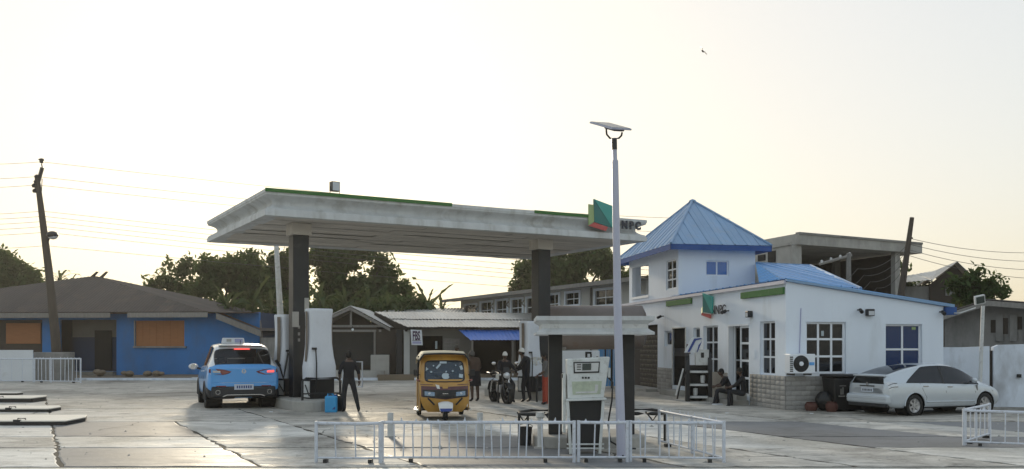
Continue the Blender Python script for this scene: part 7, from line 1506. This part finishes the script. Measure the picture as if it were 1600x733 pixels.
for s_ in (-1, 1):
    q = MB(); q.prism([(s_ * .36, -.28, 0), (s_ * .36, .28, 0), (s_ * .36, .28, 1.62), (s_ * .36, .12, 1.62), (s_ * .36, -.02, 1.50), (s_ * .36, -.14, 1.32), (s_ * .36 - .06, -.24, 1.05)] if False else [(s_ * .36 - .06, -.34, 0), (s_ * .36 - .06, .28, 0), (s_ * .36 - .06, .28, 1.62), (s_ * .36 - .06, .14, 1.62), (s_ * .36 - .06, -.04, 1.52), (s_ * .36 - .06, -.2, 1.34), (s_ * .36 - .06, -.32, 1.05)], (.13, 0, 0)); q.build('side_guard', M['black'], op)
for z in (.12, .52, .95): box_obj('shelf', M['old_white'], op, -.34, .34, -.25, .25, z, z + .07, bevel=.01)
box_obj('back_panel', M['black'], op, -.34, .34, .2, .26, .0, 1.2); box_obj('head', M['old_white'], op, -.1, .34, -.1, .25, 1.2, 1.72, bevel=.02); box_obj('mark', M['black'], op, .08, .18, -.112, -.1, 1.45, 1.62)
for x, z in ((-.1, .3), (.14, .72)): q = MB(); q.lathe([(0, -.1), (.06, -.1), (.08, -.02), (.08, .14), (0, .16)], 12, (x, -.1, z), 'z'); q.build('meter', M['old_white'], op, smooth=40)
q = MB(); q.tube([(-.42, -.3, 1.0), (-.62, -.35, .5), (-.7, -.35, .1)], .03, 6); q.build('hose', M['black'], op); q = MB(); q.tube([(-.5, -.34, 1.1), (-.74, -.36, .22)], .03, 6); q.build('hose', M['old_white'], op)
q = MB(); q.prism([(-.46, -.1, 1.62), (-.02, -.1, 1.62), (.16, -.1, 2.12), (-.22, -.1, 2.12)], (0, .07, 0)); hd2 = q.build('top_sign', M['white_board'], op); q = MB(); q.prism([(-.36, -.112, 1.64), (-.28, -.112, 1.64), (-.08, -.112, 2.02), (.1, -.112, 2.06), (.1, -.112, 2.10), (-.14, -.112, 2.08)], (0, .008, 0)); q.build('swoosh', M['deep_blue'], hd2); q = MB(); q.prism([(-.05, -.112, 1.64), (-.03, -.112, 1.64), (.12, -.112, 2.0), (.0, -.112, 1.86)], (0, .008, 0)); q.build('swoosh', M['deep_blue'], hd2)
bn = thing('wheelie_bin', 'large black wheeled bin with pale emblem against the stone wall', 'bin', OC + e1 * sR(1302) - e2 * .62, OA - .05)
q = MB(); q.add([(-.42, -.3, .06), (.42, -.3, .06), (.42, .3, .06), (-.42, .3, .06), (-.52, -.38, .95), (.52, -.38, .95), (.52, .36, .98), (-.52, .36, .98)], [(3, 2, 1, 0), (4, 5, 6, 7), (0, 1, 5, 4), (1, 2, 6, 5), (2, 3, 7, 6), (3, 0, 4, 7)]); q.build('tub', M['black'], bn, bevel=.03); q = MB(); q.box(-.56, .56, -.42, .40, .982, 1.05); q.build('lid', M['black'], bn, bevel=.02)
for s_ in (-1, 1): q = MB(); q.lathe([(0, -.03), (.09, -.03), (.09, .03), (0, .03)], 14, (s_ * .36, .25, .09), 'x'); q.build('wheel', M['rubber'], bn)
Mt = Matrix.Translation((0, -.385, 0))
for x0, x1, z0, z1 in ((-.31, -.28, .5, .66), (-.26, -.22, .5, .70), (-.36, -.18, .44, .47), (-.34, -.16, .73, .75)): y_ = -.30 - .08 * (z0 - .06) / .89; box_obj('emblem', M['grey_wood'], bn, x0, x1, y_ - .035, y_ - .004, z0, z1)
t_ = text_obj('ELEC', 'lettering', .15, M['grey_wood'], bn, Matrix.Translation((.12, -.352, .46)) @ Matrix.Rotation(rad(90), 4, 'X'), .004, .006); t_ = text_obj('SP', 'lettering', .12, M['grey_wood'], bn, Matrix.Translation((.30, -.365, .62)) @ Matrix.Rotation(rad(90), 4, 'X'), .004, .004)
bg_ = thing('rubbish_sack', 'slumped black sack left of the black bin', 'sack', OC + e1 * sR(1275) - e2 * .5, 0); q = MB(); q.grid(lambda a, b: ((.26 + .03 * math.sin(a * 31 + b * 5)) * math.sin(math.pi * min(1, b * .92 + .08)) ** .6 * math.cos(2 * math.pi * a), (.24 + .02 * math.sin(a * 25)) * math.sin(math.pi * min(1, b * .92 + .08)) ** .6 * math.sin(2 * math.pi * a), .56 * (1 - b)), 24, 12); q.build('bag', M['black'], bg_, smooth=60)
for i, (px, r_, h_, lb) in enumerate(((1256, .18, .27, 'dull brown clay pot at the foot of the stone corner'), (1275, .17, .30, 'reddish brown clay pot in front of the black sack'))):
    t = thing('clay_pot', lb, 'pot', OC + e1 * sR(px) - e2 * (.42 + i * .45), 0, 'clay pots by the stone wall'); q = MB(); q.lathe([(0, .01), (r_ * .7, 0), (r_, h_ * .45), (r_ * .95, h_ * .75), (r_ * .7, h_ * .92), (r_ * .8, h_), (r_ * .68, h_), (r_ * .6, h_ * .9), (0, h_ * .5)], 18); q.build('pot', M['brown_bag'], t, smooth=50)
pc_ = thing('paper_packet', 'small white packet lying on the ground beside the seated people', 'packet', OC + e2 * sL(1166) - e1 * .95, .4); q = MB(); q.prism([(-.16, -.09, 0), (.16, -.07, 0), (.15, .09, 0), (-.14, .1, 0)], (0, 0, .05)); q.build('packet', M['white_board'], pc_, bevel=.012)
for i, (px, py, lb) in enumerate(((1268, 648, 'tiny scrap of litter before the stone corner'), (1136, 647, 'tiny pale scrap of litter before the doorstep'), (424, 645, 'white scrap on the ground behind the blue taxi'))):
    q = MB(); q.prism([(-.05, -.03, 0), (.05, -.02, 0), (.03, .04, 0), (-.04, .03, 0)], (0, 0, .02)); o = q.build('litter', M['white_board'], loc=G(px, py) + Vector((0, 0, .02))); tag(o, lb, 'litter', 'scraps of litter')
